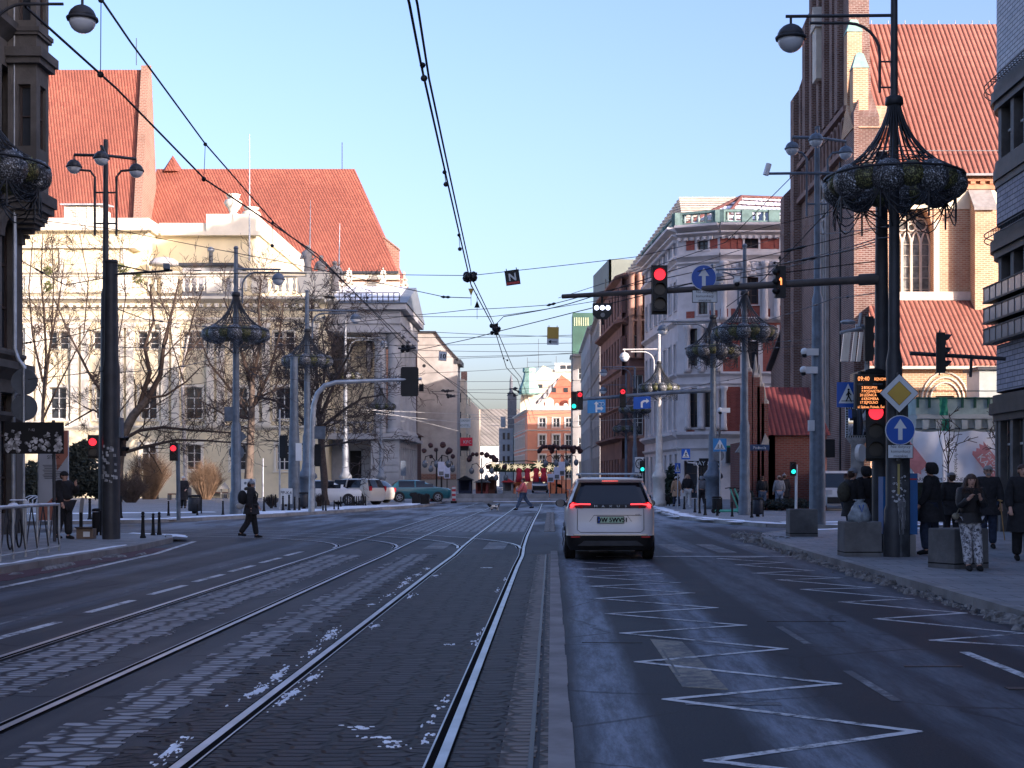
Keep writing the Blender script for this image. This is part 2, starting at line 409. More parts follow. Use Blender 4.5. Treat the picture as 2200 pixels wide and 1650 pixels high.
def rag(x0, x1, y0, y1, j=.10, step=.17, left=False, right=True):   # a strip with ragged long edges
    n = int((y1-y0)/step); A = []; B = []
    for i in range(n):
        a = x0+(random.uniform(-j, j) if left else 0); b = x1+(random.uniform(-j, j) if right else 0)
        for k in (0, .999): y = y0+(y1-y0)*(i+k)/n; A.append((a, y)); B.append((b, y))
    return A+B[::-1]
mb = strip(rag(-4.86, -4.05, 5, 30.5)); mb.join(strip(rag(-3.12, -2.62, 5, 30.8, .1, .17, True)))
mb.join(strip(rag(-4.9, -.8, 44, 62, .1))); struct(mb, 'sett_paving', COB)
mb = strip(rag(-2.5, -.2, 4, 30.6, .12, .17, True), .0055); struct(mb, 'dark_sett_paving', COBD)
mb = strip(rag(-.30, -.10, 4, 30.5, .015), .008); mb.join(strip(rag(-.07, .0, 4, 31, .01), .008))
mb.join(strip(rag(-.24, .1, 44, 70, .03), .008)); struct(mb, 'gutter_sett_rows', COBR)
mb = strip(rag(-.02, .13, 4, 32, .008, .9), .012); struct(mb, 'gutter_strip', M('pale gutter concrete', (.24, .225, .22), .85, 0, .25, 1.5, .3, .35))
def rail(pts, sg=1):
    a = MB(); g = MB()
    for p, q in zip(pts, pts[1:]):
        p = V((p[0], p[1], 0)); q = V((q[0], q[1], 0)); d = (q-p).normalized(); s = V((d.y, -d.x, 0))*sg
        for m_, o0, o1, z in ((a, -.030, .030, .016), (g, .030, .078, .014), (a, .078, .090, .015), (g, -.045, -.030, .013)):
            m_.quad(p+s*o0+V((0, 0, z)), p+s*o1+V((0, 0, z)), q+s*o1+V((0, 0, z)), q+s*o0+V((0, 0, z)))
    return a, g
wob = lambda x: [(x, 2), (x, 26), (x+.02, 30), (x-.03, 34), (x-.06, 40), (x-.05, 55), (x+.01, 75), (x, 97)]
HD = MB(); GR = MB()
for x in RX:
    a, g = rail(wob(x), -1 if x in (RX[1], RX[3]) else 1); HD.join(a); GR.join(g)
for x0 in RX:                   # the branch that swings left into the side street
    pts = []
    for i in range(15):
        t = i/14*R(86); r = 7.5+(x0+5.0)
        pts.append((x0-.1-r*(1-cos(t)), 33.2+r*sin(t)))
    x, y = pts[-1]; pts += [(x-4, y+.35), (x-12, y+.9), (-40, y+1.6)]
    a, g = rail(pts, -1 if x0 in (RX[1], RX[3]) else 1); HD.join(a); GR.join(g)
struct(HD, 'tram_rails', STEEL); struct(GR, 'tram_rail_grooves', DSTEEL)
# painted markings
def paint(name, alpha_wear, col=(.62, .63, .64)):
    m, b, L = newmat(name); p = pos(m)
    n = noise(m, p, 9, 6, .75); k = noise(m, p, 1.1, 4)
    f = ramp(m, math_(m, 'ADD', math_(m, 'MULTIPLY', n, .7), math_(m, 'MULTIPLY', k, .5)), alpha_wear, alpha_wear+.16)
    L(mixc(m, f, (.075, .079, .088), col), b.inputs['Base Color']); b.inputs['Roughness'].default_value = .7; return m
PAINT = paint('worn white paint', .48); FAINT = paint('faint white paint', .58, (.26, .27, .28)); YELP = paint('worn yellow paint', .50, (.24, .22, .17))
def line(mb, pts, w, z=.0035):
    for p, q in zip(pts, pts[1:]):
        p = V((p[0], p[1], z)); q = V((q[0], q[1], z)); d = (q-p).normalized(); s = V((d.y, -d.x, 0))*w/2
        mb.quad(p-s-d*w*.3, p+s-d*w*.3, q+s+d*w*.3, q-s+d*w*.3); z += .0003
zz = MB()
line(zz, [(2.38, 7.25), (.91, 8.18), (2.34, 9.13), (.85, 10.46), (2.26, 11.26), (.77, 12.6), (2.22, 13.57), (.75, 14.95), (2.13, 15.76), (.675, 17.1), (2.06, 17.9), (.61, 19.3), (2.0, 20.2), (.6, 21.5), (1.98, 22.2), (.55, 23.6), (1.87, 24.3), (.49, 25.6), (1.85, 26.5), (.45, 27.8)], .085)
line(zz, [(5.2, 13.4), (3.83, 14.3), (4.97, 14.95), (3.77, 16.5), (4.99, 17.2), (3.82, 18.75), (4.88, 19.26), (3.69, 20.9), (4.79, 21.2), (3.64, 22.9), (4.74, 23.3), (3.48, 24.5), (4.63, 25.2), (3.5, 26.9), (4.5, 27.6), (3.4, 29), (4.4, 29.6)], .085)
line(zz, [(3.87, 13.3), (3.9, 11.5)], .10)
struct(zz, 'zigzag_marking', PAINT)
ln = MB()
line(ln, [(-8.2, 18), (-8.3, 24), (-8.62, 31), (-9.3, 37)], .13)
for y in (7.6, 10.8, 14.4, 17.3, 20, 22.5, 25, 27.6, 30.2): line(ln, [(-5.64, y), (-5.6, y+1.7)], .12)
line(ln, [(-4.5, 93.5), (5, 93.5)], .25); line(ln, [(1, 29.9), (5.2, 29.9)], .2)
struct(ln, 'lane_markings', PAINT)
ft = MB()
for x in (-2.75, -1.35): line(ft, [(x, 33), (x, 36.4)], .5, .006)
for i in range(5): line(ft, [(1.05+i*.95, 31.6), (1.0+i*.93, 35.4)], .42)
for y in (10.4, 14.0): line(ft, [(2.52, y), (2.5, y+1.6)], .08)
line(ft, [(-6.2, 8), (-6.15, 20), (-6.1, 31)], .06); line(ft, [(-6.9, 40), (-6, 64), (-5.9, 88)], .12); line(ft, [(1.0, 10.25), (1.62, 10.25)], .12)
struct(ft, 'faint_markings', FAINT)
yp = MB().prism([(1.0, 14.4, -.008), (1.3, 14.2, -.008), (1.36, 10.95, -.008), (1.02, 11.1, -.008)], (0, 0, .0125)); struct(yp, 'worn_patch', YELP)
mb = strip(rag(-9.38, -8.75, 12, 33.5, .06)); struct(mb, 'cycle_lane', M('red cycle lane', (.085, .035, .042), .8, 0, .25, 1.5, .2, .6))
# drains, tar seams
mb = MB()
for x, y, w, l in ((1.05, 12.6, .02, 1.8), (3.3, 12.3, .5, .05), (3.6, 11.0, .16, .12), (.6, 14.1, .6, .02), (2.9, 16.2, .9, .02), (-.12, 18, .03, 25)):
    mb.box(x-w/2, y-l/2, -.01, x+w/2, y+l/2, .0065 if x > 0 else .0135)
struct(mb, 'tar_seams', M('tar', (.012, .012, .014), .5))
# ---------------------------------------------------------------- snow
def blob(mb, cx, cy, rx, ry, z, h=.02, n=18, rot=0.0, sm=True):
    vs = [(cx, cy, z+h)]; rr = [1+random.uniform(-.5, .4) for _ in range(n)]
    for k in range(2):
        for i in range(n):
            t = 2*pi*i/n; q = rr[i]*(.62 if k == 0 else 1)
            x = rx*q*cos(t); y = ry*q*sin(t)
            vs.append((cx+x*cos(rot)-y*sin(rot), cy+x*sin(rot)+y*cos(rot), z+(h*random.uniform(.5, 1) if k == 0 else -.01)))
    fs = [(0, 1+i, 1+(i+1) % n) for i in range(n)]+[(1+i, 1+n+i, 1+n+(i+1) % n, 1+(i+1) % n) for i in range(n)]
    mb.add(vs, fs, sm)
def snowband(mb, pts, w0, w1, z, step=.7, h=.025):
    A = []; B = []; Cc = []
    for p, q in zip(pts, pts[1:]):
        p = V((p[0], p[1], 0)); q = V((q[0], q[1], 0)); d = q-p; n = max(1, int(d.length/step)); s = V((d.y, -d.x, 0)).normalized()
        for i in range(n):
            c = p+d*(i/n); a = w0*random.uniform(.3, 1.3); b = w1*random.uniform(.25, 1.3)
            A.append(c+s*a+V((0, 0, z-.01))); B.append(c-s*b+V((0, 0, z-.01))); Cc.append(c+s*(a-b)*.5+V((0, 0, z+h*random.uniform(.4, 1.2))))
    n = len(A); vs = A+Cc+B
    mb.add(vs, [(i, i+1, n+i+1, n+i) for i in range(n-1)]+[(n+i, n+i+1, 2*n+i+1, 2*n+i) for i in range(n-1)], True)
sn = MB()
snowband(sn, [(-17.5, 51.4), (-14.6, 54), (-13.2, 58.8), (-11.2, 67.4), (-8.2, 83), (-7.9, 94)], .3, 1.4, PV)
snowband(sn, [(-12.5, 64), (-10.5, 72), (-8.8, 84)], .3, 2.6, PV)
snowband(sn, [(-30, 61), (-22, 62), (-15, 66)], 1.2, 1.6, PV)
snowband(sn, [(-11.8, 39.6), (-10.3, 38.4), (-9.8, 36.5)], .1, .5, PV, .4)
snowband(sn, [(-9.7, 24), (-9.7, 33)], .08, .15, PV, .5)
snowband(sn, [(5.8, 80), (5.75, 57.5), (6.8, 52.6), (7.9, 48.4), (9.9, 47.4), (14, 47.2)], .9, .4, PV)
snowband(sn, [(8, 50), (11, 50.5), (16, 50)], .9, .8, PV); snowband(sn, [(13, 47.4), (30, 48)], .6, 1.6, PV)
snowband(sn, [(7.0, 41.6), (9.2, 43.4), (14, 43.6)], .15, .4, PV, .5)
snowband(sn, [(-4, 97.5), (5, 97.5)], .5, 1.2, .1)
for c in range(26):
    y0 = random.uniform(7.3, 26); x0 = -2.1+random.choice((-.17, -.22, .15, -.14)); n = random.randint(8, 24); blob(sn, x0, y0, random.uniform(.015, .05), random.uniform(.08, .34), .0065, .005, 26)
    for _ in range(n): blob(sn, x0+random.gauss(0, .035), y0+random.gauss(0, .25), random.uniform(.004, .018), random.uniform(.008, .06), .006, .005, 7)
for x, y in ((-.78, 8.9), (-.8, 9.6), (-.77, 10.4), (-.75, 14.2), (-.76, 15), (-.78, 20.5), (-.77, 23)): [blob(sn, x+random.gauss(0, .018), y+random.gauss(0, .2), random.uniform(.006, .02), random.uniform(.02, .08), .0065, .005, 8) for _ in range(9)]
for x, y, a in ((-1.08, 8.9, .10), (-1.22, 9.25, .13), (-1.0, 8.75, .08), (-.95, 8.6, .07), (-1.0, 13.9, .06), (-1.2, 26, .12)):
    for _ in range(14): blob(sn, x+random.gauss(0, a*.55), y+random.gauss(0, .03), a*random.uniform(.1, .3), random.uniform(.008, .03), .0065, .004, 8)
tag(sn.build('snow', SNOW, loc=(0, 0, 0)), 'thin trampled snow lying along kerbs and tram rails', 'snow', kind='stuff')
slush = MB()
for i in range(620):
    y = random.uniform(12, 36); k = .5+.5*abs(sin(y*1.3)+sin(y*.47)); blob(slush, 5.2+random.gauss(0, .085), y, random.uniform(.015, .07)*k, random.uniform(.02, .10)*k, 0, random.uniform(.01, .075)*k, 7, random.uniform(0, 3), False)
for i in range(170): blob(slush, 5.6+random.gauss(0, .28), random.uniform(36, 40.5), random.uniform(.03, .16), random.uniform(.04, .2), 0.0, random.uniform(.02, .16), 8, random.uniform(0, 3), False)
for i in range(16): blob(slush, -9.1+random.gauss(0, .1), random.uniform(18, 33), random.uniform(.08, .2), random.uniform(.2, .5), 0, random.uniform(.02, .06), 9)
tag(slush.build('dirty_slush', M('dirty slush', (.20, .195, .19), .8, 0, .6, 7, .7, .7), loc=(0, 0, 0)), 'heaps of dirty grey slush lying in the gutter', 'slush', kind='stuff')
# ================================================================ buildings
def wall(mb, O, U, w, h, holes=(), depth=.22, mi=0, arch=False):
    """wall face from O along unit U, rectangular openings (u0,z0,u1,z1) with reveals"""
    O = V(O); U = V(U).normalized(); N = V((U.y, -U.x, 0)); K = V((0, 0, 1))
    us = sorted({0, w}|{q for a in holes for q in (a[0], a[2])}); zs = sorted({0, h}|{q for a in holes for q in (a[1], a[3])})
    for i in range(len(us)-1):
        for j in range(len(zs)-1):
            a, b, c, d = us[i], us[i+1], zs[j], zs[j+1]
            if b-a < 1e-6 or d-c < 1e-6: continue
            if any(q[0] <= a+1e-6 and q[2] >= b-1e-6 and q[1] <= c+1e-6 and q[3] >= d-1e-6 for q in holes): continue
            mb.quad(O+U*a+K*c, O+U*b+K*c, O+U*b+K*d, O+U*a+K*d, mi)
    for q in holes:
        u0, z0, u1, z1 = q; I = -N*depth
        p = [O+U*u0+K*z0, O+U*u1+K*z0, O+U*u1+K*z1, O+U*u0+K*z1]
        for k in range(4): mb.quad(p[k], p[k]+I, p[(k+1) % 4]+I, p[(k+1) % 4], mi)
def window(parent, O, U, q, depth=.22, nx=2, nz=3, fw=.06, glass=None, frame=None, name='window', surround=0, sm=None):
    O = V(O); U = V(U).normalized(); N = V((U.y, -U.x, 0)); K = V((0, 0, 1)); u0, z0, u1, z1 = q
    mb = MB(); b = O-N*(depth-.01)
    mb.quad(b+U*u0+K*z0, b+U*u1+K*z0, b+U*u1+K*z1, b+U*u0+K*z1, 0)
    def bar(a, c, e, f):
        p = [b+U*a+K*c+N*.004, b+U*e+K*c+N*.004, b+U*e+K*f+N*.004, b+U*a+K*f+N*.004]; mb.prism(p, N*.05, 1)
    bar(u0, z0, u0+fw, z1); bar(u1-fw, z0, u1, z1); bar(u0+fw, z0, u1-fw, z0+fw); bar(u0+fw, z1-fw, u1-fw, z1)
    for i in range(1, nx):
        c = u0+(u1-u0)*i/nx; bar(c-fw/2, z0+fw, c+fw/2, z1-fw)
    xs = [u0+fw]+[u0+(u1-u0)*i/nx for i in range(1, nx)]+[u1-fw]
    for j in range(1, nz):
        c = z0+(z1-z0)*j/nz
        for i in range(nx): bar(xs[i]+(fw/2 if i else 0), c-fw*.35, xs[i+1]-(fw/2 if i < nx-1 else 0), c+fw*.35)
    o = mb.build(name, [glass or random.choice((WIN, WIN, WIN2)), frame or FRAME], parent)
    if surround:
        s = surround; m2 = MB()
        for a, c, e, f in ((u0-s, z0-s*.4, u0, z1), (u1, z0-s*.4, u1+s, z1), (u0-s, z1, u1+s, z1+s), (u0-s*1.3, z0-s*.9, u1+s*1.3, z0-s*.4)):
            m2.prism([O+U*a+K*c+N*.003, O+U*e+K*c+N*.003, O+U*e+K*f+N*.003, O+U*a+K*f+N*.003], N*.09)
        m2.build('surround', sm or FRAME, o); 
    return o
def ledge(mb, O, U, u0, u1, z, h, out, mi=0):       # cornice / string course
    O = V(O); U = V(U).normalized(); N = V((U.y, -U.x, 0)); K = V((0, 0, 1))
    mb.prism([O+U*u0+K*z+N*.003, O+U*u0+K*(z+h*.35)+N*out*.55, O+U*u0+K*(z+h*.6)+N*out, O+U*u0+K*(z+h)+N*out, O+U*u0+K*(z+h)+N*.003], U*(u1-u0), mi)
def baluster_row(mb, O, U, u0, u1, z, h, step=.42, r=.12, mi=0):
    O = V(O); U = V(U).normalized(); n = max(1, int((u1-u0)/step))
    for i in range(n):
        p = O+U*(u0+(i+.5)*(u1-u0)/n); mb.lathe([(r*.9, 0), (r*.45, h*.12), (r, h*.38), (r*.4, h*.72), (r*.8, h)], (p.x, p.y, z), 6, True, mi)
STONE = M('dark sandstone', (.105, .098, .09), .9, 0, .28, .9, .5, .6)
STONE2 = M('dark sandstone trim', (.085, .08, .075), .9, 0, .25, 1.3, .4, .5)
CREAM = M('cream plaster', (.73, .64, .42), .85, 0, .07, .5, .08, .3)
CREAMW = M('pale cream trim', (.72, .67, .54), .8, 0, .08, .7, .08, .15)
GREYST = M('grey white stone', (.40, .40, .40), .85, 0, .16, .8, .2, .35)
# ---- left corner building
cb = T('corner_building', 'dark stone building with oriel at the left edge', 'building', (-14.9, 40, 0))
mb = MB(); O = (-14.9, 12, 0); U = (0, 1, 0)   # wall runs away from us on the left: outward normal is +x
def facing(mb_holes): return mb_holes
hol = [(26.55, 5.2, 27.65, 8.75), (26.55, 10.3, 27.35, 12.9), (22.5, 5.2, 24.5, 8.75), (22.5, 10.3, 24.5, 12.9), (26.5, .5, 27.6, 4.0), (26.5, 15, 27.4, 18)]
wall(mb, O, U, 28.05, 30, hol, .35)
mb.quad((-14.9, 40.05, 0), (-40, 40.05, 0), (-40, 40.05, 30), (-14.9, 40.05, 30)); mb.quad((-40, 40.05, 30), (-40, 12, 30), (-14.9, 12, 30), (-14.9, 40.05, 30))
mb.quad((-40, 40.05, 0), (-40, 12, 0), (-40, 12, 30), (-40, 40.05, 30)); mb.quad((-40, 12, 0), (-14.9, 12, 0), (-14.9, 12, 30), (-40, 12, 30))
mb.build('wall', STONE, cb)
for q in hol: window(cb, O, U, q, .35, 2, 3, .07, WIN, BROWNF)
mb = MB()
for z, h, o in ((4.35, .45, .35), (8.95, .3, .12), (9.7, .4, .28), (13.6, .5, .3), (4.9, .2, .12), (14.9, .35, .2), (3.2, .25, .2), (.0, .7, .08)): ledge(mb, O, U, 0, 28.05, z, h, o)
for a in range(8):      # voussoir arch over the big window
    t0, t1 = pi*a/8, pi*(a+1)/8; c = V((-14.9+.01, 39.1, 8.2))
    p = [c+V((0, .62*cos(t), .62*sin(t))) for t in (t0, t1)]+[c+V((0, .9*cos(t), .9*sin(t))) for t in (t1, t0)]; mb.prism(p, (.10, 0, 0))
mb.build('cornice', STONE2, cb)
mb = MB(); ox0, ox1, oy0, oy1 = -14.89, -14.11, 38.95, 39.9
oh = [(.28, 10.75-9, .62, 12.45-9), (.28, 14.2-9, .62, 16.5-9)]
wall(mb, (ox0, oy0, 9), (1, 0, 0), ox1-ox0, 21, oh, .22); wall(mb, (ox1, oy0, 9), (0, 1, 0), oy1-oy0, 21, [(.3, 1.75, .75, 3.5), (.3, 5.2, .75, 7.5)], .15)
mb.quad((ox1, oy1, 9), (ox0, oy1, 9), (ox0, oy1, 30), (ox1, oy1, 30))
for i in range(6):      # corbelled underside
    a, b = i/6, (i+1)/6; f = lambda t: 1-(1-cos(t*pi/2))*.98
    mb.box(ox0+.002, oy0+(1-f(a))*1.5, 9-.62*(b), ox0+(ox1-ox0)*f(a), oy1, 9-.62*a-.001)
mb.build('oriel', STONE, cb)
for q in oh: window(cb, (ox0, oy0, 9), (1, 0, 0), q, .22, 1, 2, .05, WIN, BROWNF)
for q in ((.3, 1.75, .75, 3.5), (.3, 5.2, .75, 7.5)): window(cb, (ox1, oy0, 9), (0, 1, 0), q, .15, 1, 2, .05, WIN, BROWNF)
mb = MB()
for z, h, o in ((9.0, .5, .12), (13.0, .42, .14), (14.4-.6, .2, .07), (17, .4, .12)):
    mb.box(ox0, oy0-o, z, ox1+o, oy1+o, z+h*.4); mb.box(ox0, oy0-o*1.5, z+h*.4+.002, ox1+o*1.5, oy1+o*1.5, z+h)
mb.build('oriel_cornice', STONE2, cb)
mb = MB(); mb.tube([(-14.72, 39.0, 14.6), (-14.72, 39.0, 5.2), (-14.6, 38.95, 4.9), (-14.42, 38.9, 4.7), (-14.42, 38.9, 4.4), (-14.6, 38.95, 4.1), (-14.76, 39.0, 3.9), (-14.76, 39, .2)], .055, 8)
mb.build('drainpipe', POLE_L, cb)
# ---- department store on the right
ds = T('department_store', 'dark store building with rounded corner, tiled bands and glass', 'building', (12.9, 40, 0))
TILEB = brick('grey glazed tiles', (.30, .29, .33), (.40, .37, .40), (.10, .095, .10), .42, .15, .014, .3, .3)
TILEP = brick('pale glazed tiles', (.52, .54, .58), (.62, .62, .64), (.16, .16, .18), .42, .13, .014, .2, .3)
DKW = M('dark canopy metal', (.03, .028, .027), .55, .2, .3, 3, .1, .4)
DKP = M('dark stone pier', (.11, .105, .10), .7, 0, .25, 2, .2, .5)
def foot(o=0.0, n=10):
    x = 12.9-o; r = 1.5+o; pts = [(x, -18), (x, 41)]
    for i in range(1, n+1): t = pi/2*i/n; pts.append((x+r-r*cos(t), 41+r*sin(t)))
    return pts+[(47+o, 42.5+o), (47+o, -18)]
def band(name, m, z0, z1, o, sm=False):
    mb = MB(); mb.slab(foot(o), z0, z1); return mb.build(name, m, ds)
band('spandrel', TILEP, 12.75, 28, 0); band('spandrel', TILEB, 9.0, 10.5, 0); band('spandrel', TILEB, 4.15, 5.5, 0)
band('window_band', WIN, 10.5, 12.75, -.35); band('window_band', WIN, 5.5, 9.0, -.35); band('window_band', WIN2, .0, 3.7, -.25)
for z, o in ((12.75, .16), (10.5, .10), (8.45, .18), (3.75, .22)):
    mb = MB(); mb.slab(foot(o), z-.25, z+.06); mb.slab(foot(o*.5), z+.062, z+.3); mb.slab(foot(o*.45), z-.45, z-.252)
    mb.build('canopy', DKW, ds)
mb = MB()                       # canopy railing
for z, o in ((8.55, .35), (12.85, .35)):
    f = foot(o)[1:12]; f = [(foot(o)[0][0], 36)]+f
    mb.tube([(a, b, z+.18) for a, b in f], .018, 5); mb.tube([(a, b, z+.02) for a, b in f], .018, 5)
    for k in range(24):
        y = 36+k*.22
        if y < 41: mb.tube([(12.9-o, y, z+.02), (12.9-o, y, z+.18), (12.9, y, z+.22)], .012, 4)
mb.build('railing', BLACK, ds)
mb = MB()
for y in (41.0, 39.9, 38.8, 37.6, 36.2, 34): # window piers
    for z0, z1 in ((10.8, 12.45), (5.8, 8.0)): mb.box(12.92, y-.14, z0, 13.2, y+.14, z1)
    mb.box(12.9, y-.12, .0, 13.1, y+.12, 3.3)
mb.box(12.86, 41.12, 0, 12.98, 41.24, 3.3); mb.build('pier', DKP, ds)
mb = MB()
for z in (.9, 2.6, 11.6, 6.9): mb.box(13.11, 30, z, 13.22, 41, z+.06)
mb.build('mullion', FRAME, ds)
for z0 in (5.55, 6.15, 6.75):      # glass block balcony boxes
    g = MB(); f = MB(); n = 7; d = .55; y0 = 41.4; 
    for i in range(n):
        ya = y0-i*d; g.box(12.58, ya-d+.03, z0+.03, 12.9, ya-.03, z0+.40)
        f.box(12.57, ya-.03, z0, 12.91, ya+.03, z0+.43)
    f.box(12.55, y0-n*d, z0-.03, 12.92, y0+.03, z0+.028); f.box(12.55, y0-n*d, z0+.405, 12.92, y0+.03, z0+.44)
    b = g.build('glass_block_band', glassm('glass block', (.20, .22, .25), .2), ds); f.build('frame', DKW, b)
# ---- opera house
op = T('theatre', 'cream theatre with balustrade, pilasters and snowy portico roof', 'building', (-30, 115, 0))
YO = 115; sO = YO/F; ox = X(-30, YO); W_ = X(700, YO)-ox; z_ = lambda py: Z(py, YO)
mb = MB(); O = (ox, YO, 0); U = (1, 0, 0); hol = []; wn = []
pxs = [28, 125, 222, 319, 416, 513, 610]
for p in pxs:
    u = X(p, YO)-ox
    for a, b in ((-.95, -.08), (.08, .95)): hol.append((u+a*.9, z_(750), u+b*.9, z_(712)))
    hol.append((u-.68, z_(900), u+.68, z_(832))); hol.append((u-.6, z_(1010), u+.6, z_(955)))
wall(mb, O, U, W_, z_(640), hol, .3)
E0 = ox+W_                       # east side, running away from us
eh = [(3+4.2*i, z, 4.4+4.2*i, z+h) for i in range(4) for z, h in ((6, 3), (11, 2), (1, 3))]
wall(mb, (E0, YO, 0), (0, 1, 0), 30, z_(640), eh, .3)
mb.quad((ox, YO, z_(640)), (E0, YO, z_(640)), (E0, YO+30, z_(640)), (ox, YO+30, z_(640)))
mb.build('wall', CREAM, op)
for i, q in enumerate(hol): window(op, O, U, q, .3, 1 if i % 4 < 2 else 2, 3, .08, WIN, FRAME, surround=.22 if i % 4 > 1 else .1, sm=CREAMW)
for q in eh: window(op, (E0, YO, 0), (0, 1, 0), q, .3, 2, 3, .08)
mb = MB()
for p in pxs[:-1]+[661]:
    u = X(p+48, YO)-ox if p != 661 else X(676, YO)-ox
    for du in (-.42, .42) if p != 661 else (0,):
        mb.prism([V((ox+u+du-.30, YO-.004, z_(905))), V((ox+u+du+.30, YO-.004, z_(905))), V((ox+u+du+.30, YO-.004, z_(705))), V((ox+u+du-.30, YO-.004, z_(705)))], (0, -.28, 0))
        mb.box(ox+u+du-.40, YO-.40, z_(705)+.002, ox+u+du+.40, YO-.003, z_(694)); mb.box(ox+u+du-.4, YO-.38, z_(915), ox+u+du+.4, YO-.003, z_(905)-.002)
mb.build('pilaster', CREAMW, op)
mb = MB()
for z0, h, o in ((z_(692), .35, .25), (z_(668), .2, .18), (z_(652), .5, .75), (z_(925), .4, .3), (z_(590), .22, .25), (z_(597), .2, .2)):
    for A, B, L_ in ((O, U, W_), ((E0, YO, 0), (0, 1, 0), 30)): ledge(mb, A, B, -.0 if A == O else -o, L_+(o if A == O else 0), z0, h, o)
for i in range(int(W_/.62)): mb.box(ox+i*.62, YO-.55, z_(661), ox+i*.62+.3, YO-.006, z_(653)-.004)
for k in range(9): mb.box(ox, YO-.06-.02*(k % 2), z_(1040)+k*.62, ox+W_-.003, YO-.004, z_(1040)+k*.62+.55) if z_(1040)+k*.62 < z_(930) and False else None
mb.build('cornice', CREAMW, op)
mb = MB(); baluster_row(mb, (ox, YO-.1, 0), U, 0, W_, z_(626), z_(598)-z_(626), .55, .17); baluster_row(mb, (E0, YO, 0), (0, 1, 0), 0, 12, z_(626), z_(598)-z_(626), .55, .17)
for p in pxs: mb.box(X(p+30, YO), YO-.35, z_(630), X(p+62, YO), YO+.1, z_(596)-.002)
mb.box(E0-1.5, YO-.37, z_(636), E0+.2, YO+.4, z_(585)); mb.build('balustrade', CREAMW, op)
mb = MB()                        # upper storeys, set back
xa0, xa1, xa2 = X(-30, 120), X(314, 120), X(548, 123)
mb.box(xa0, 120, 15, xa1, 145, Z(494, 120)); mb.box(xa1-.0, 123, 15, xa2, 150, Z(497, 123)); mb.box(xa1-2, 122.2, 15, xa1+.004, 123.5, Z(497, 123)-.4)
mb.box(X(48, 118.4), 118.4, 15, X(275, 118.4), 119.99, Z(533, 118.4)); mb.build('upper_wall', CREAM, op)
mb = MB(); mb.box(xa0, 119.6, Z(494, 120)+.002, xa1+.3, 146, Z(470, 120)); mb.box(xa0, 119.3, Z(497, 120), xa1+.6, 119.99, Z(493, 120))
mb.box(xa1+.302, 122.8, Z(497, 123)+.002, X(446, 123), 150, Z(480, 123)); mb.box(X(446, 123)+.002, 122.5, Z(500, 123), xa2+.2, 150.2, Z(462, 123))
mb.box(xa1+.6, 122.3, Z(508, 123), xa2+.6, 122.99, Z(499, 123)); mb.box(X(45, 118.4), 118.0, Z(534, 118.4), X(292, 118.4), 120, Z(529, 118.4))
for p in (128, 260): mb.box(X(p, 118.3), 118.25, 15, X(p+9, 118.3), 118.399, Z(534, 118.4)-.01)
mb.build('parapet', CREAMW, op)
mb = MB()                        # grey plant room on the terrace
mb.box(X(392, 117), 117, 15, X(508, 117), 119.5, Z(572, 117)); mb.build('plant_room', GREYST, op)
mb = MB(); mb.box(X(386, 117), 116.6, Z(572, 117)+.002, X(512, 117), 119.9, Z(566, 117)); mb.box(X(415, 117), 116.95, Z(592, 117), X(433, 117), 116.999, Z(580, 117)); mb.build('plant_room_roof', POLE_D, op)
mb = MB(); mb.sphere((X(345, 118), 119, Z(566, 118)), (1.3, 1, .7), 12, 5, 0, True, 0, 0, 1); mb.build('skylight_dome', GREYST, op)
mb = MB(); mb.lathe([(.18, 0), (.18, 1.1), (.3, 1.15), (.3, 1.35), (.1, 1.5)], (X(453, 117.4), 117.4, Z(568, 117)), 8); mb.build('flue', POLE_L, op)
lv = MB(); xl0, xl1 = X(140, 121), X(214, 121); lv.box(xl0, 121, Z(472, 121), xl1, 124, Z(443, 121))
for k in range(6): lv.box(xl0-.05, 120.93, Z(470-k*4.5, 121), xl1+.05, 121, Z(468.4-k*4.5, 121))
for k in range(4): lv.box(xl0+k*(xl1-xl0)/3-.05, 120.9, Z(472, 121), xl0+k*(xl1-xl0)/3+.05, 121, Z(443, 121))
o = lv.build('louvred_vent', CREAMW, op); mb = MB(); mb.prism([(xl0-.3, 120.6, Z(442, 121)), (xl1+.6, 120.6, Z(442, 121)), (xl1+.3, 124, Z(431, 121)), (xl0, 124, Z(431, 121))], (0, 0, .12)); mb.build('vent_roof', M('corrugated sheet', (.45, .46, .47), .5, .3), o)
def statue(parent, px, py0, py1, Y, w=1.0, mat=None, vase=False):
    x, z0, h = X(px, Y), Z(py1, Y), Z(py0, Y)-Z(py1, Y); mb = MB()
    if vase: mb.lathe([(w*.45, 0), (w*.5, h*.06), (w*.3, h*.14), (w*.55, h*.34), (w*.85, h*.55), (w*.7, h*.72), (w*.42, h*.8), (w*.62, h*.9), (w*.66, h)], (x, Y, z0), 12)
    else:
        mb.lathe([(w*.42, 0), (w*.36, h*.3), (w*.42, h*.55), (w*.5, h*.74), (w*.2, h*.83), (w*.17, h*.86)], (x, Y, z0), 10); mb.sphere((x, Y, z0+h*.92), w*.21, 8, 6); mb.tube([(x+w*.4, Y, z0+h*.74), (x+w*.75, Y-.1, z0+h*.55), (x+w*.5, Y-.3, z0+h*.45)], [w*.14, w*.11, w*.07], 6); mb.tube([(x-w*.4, Y, z0+h*.74), (x-w*.6, Y-.2, z0+h*.5), (x-w*.2, Y-.4, z0+h*.52)], [w*.14, w*.11, w*.07], 6)
    for v in range(len(mb.v)): q = mb.v[v]; mb.v[v] = (q[0]+random.uniform(-.06, .06)*w, q[1]+random.uniform(-.06, .06)*w, q[2])
    return mb.build('urn' if vase else 'statue', mat or CREAMW, parent)
statue(op, 501, 418, 463, 123.2, .95, None, True); statue(op, 540, 446, 480, 126, 1.0, None, True)
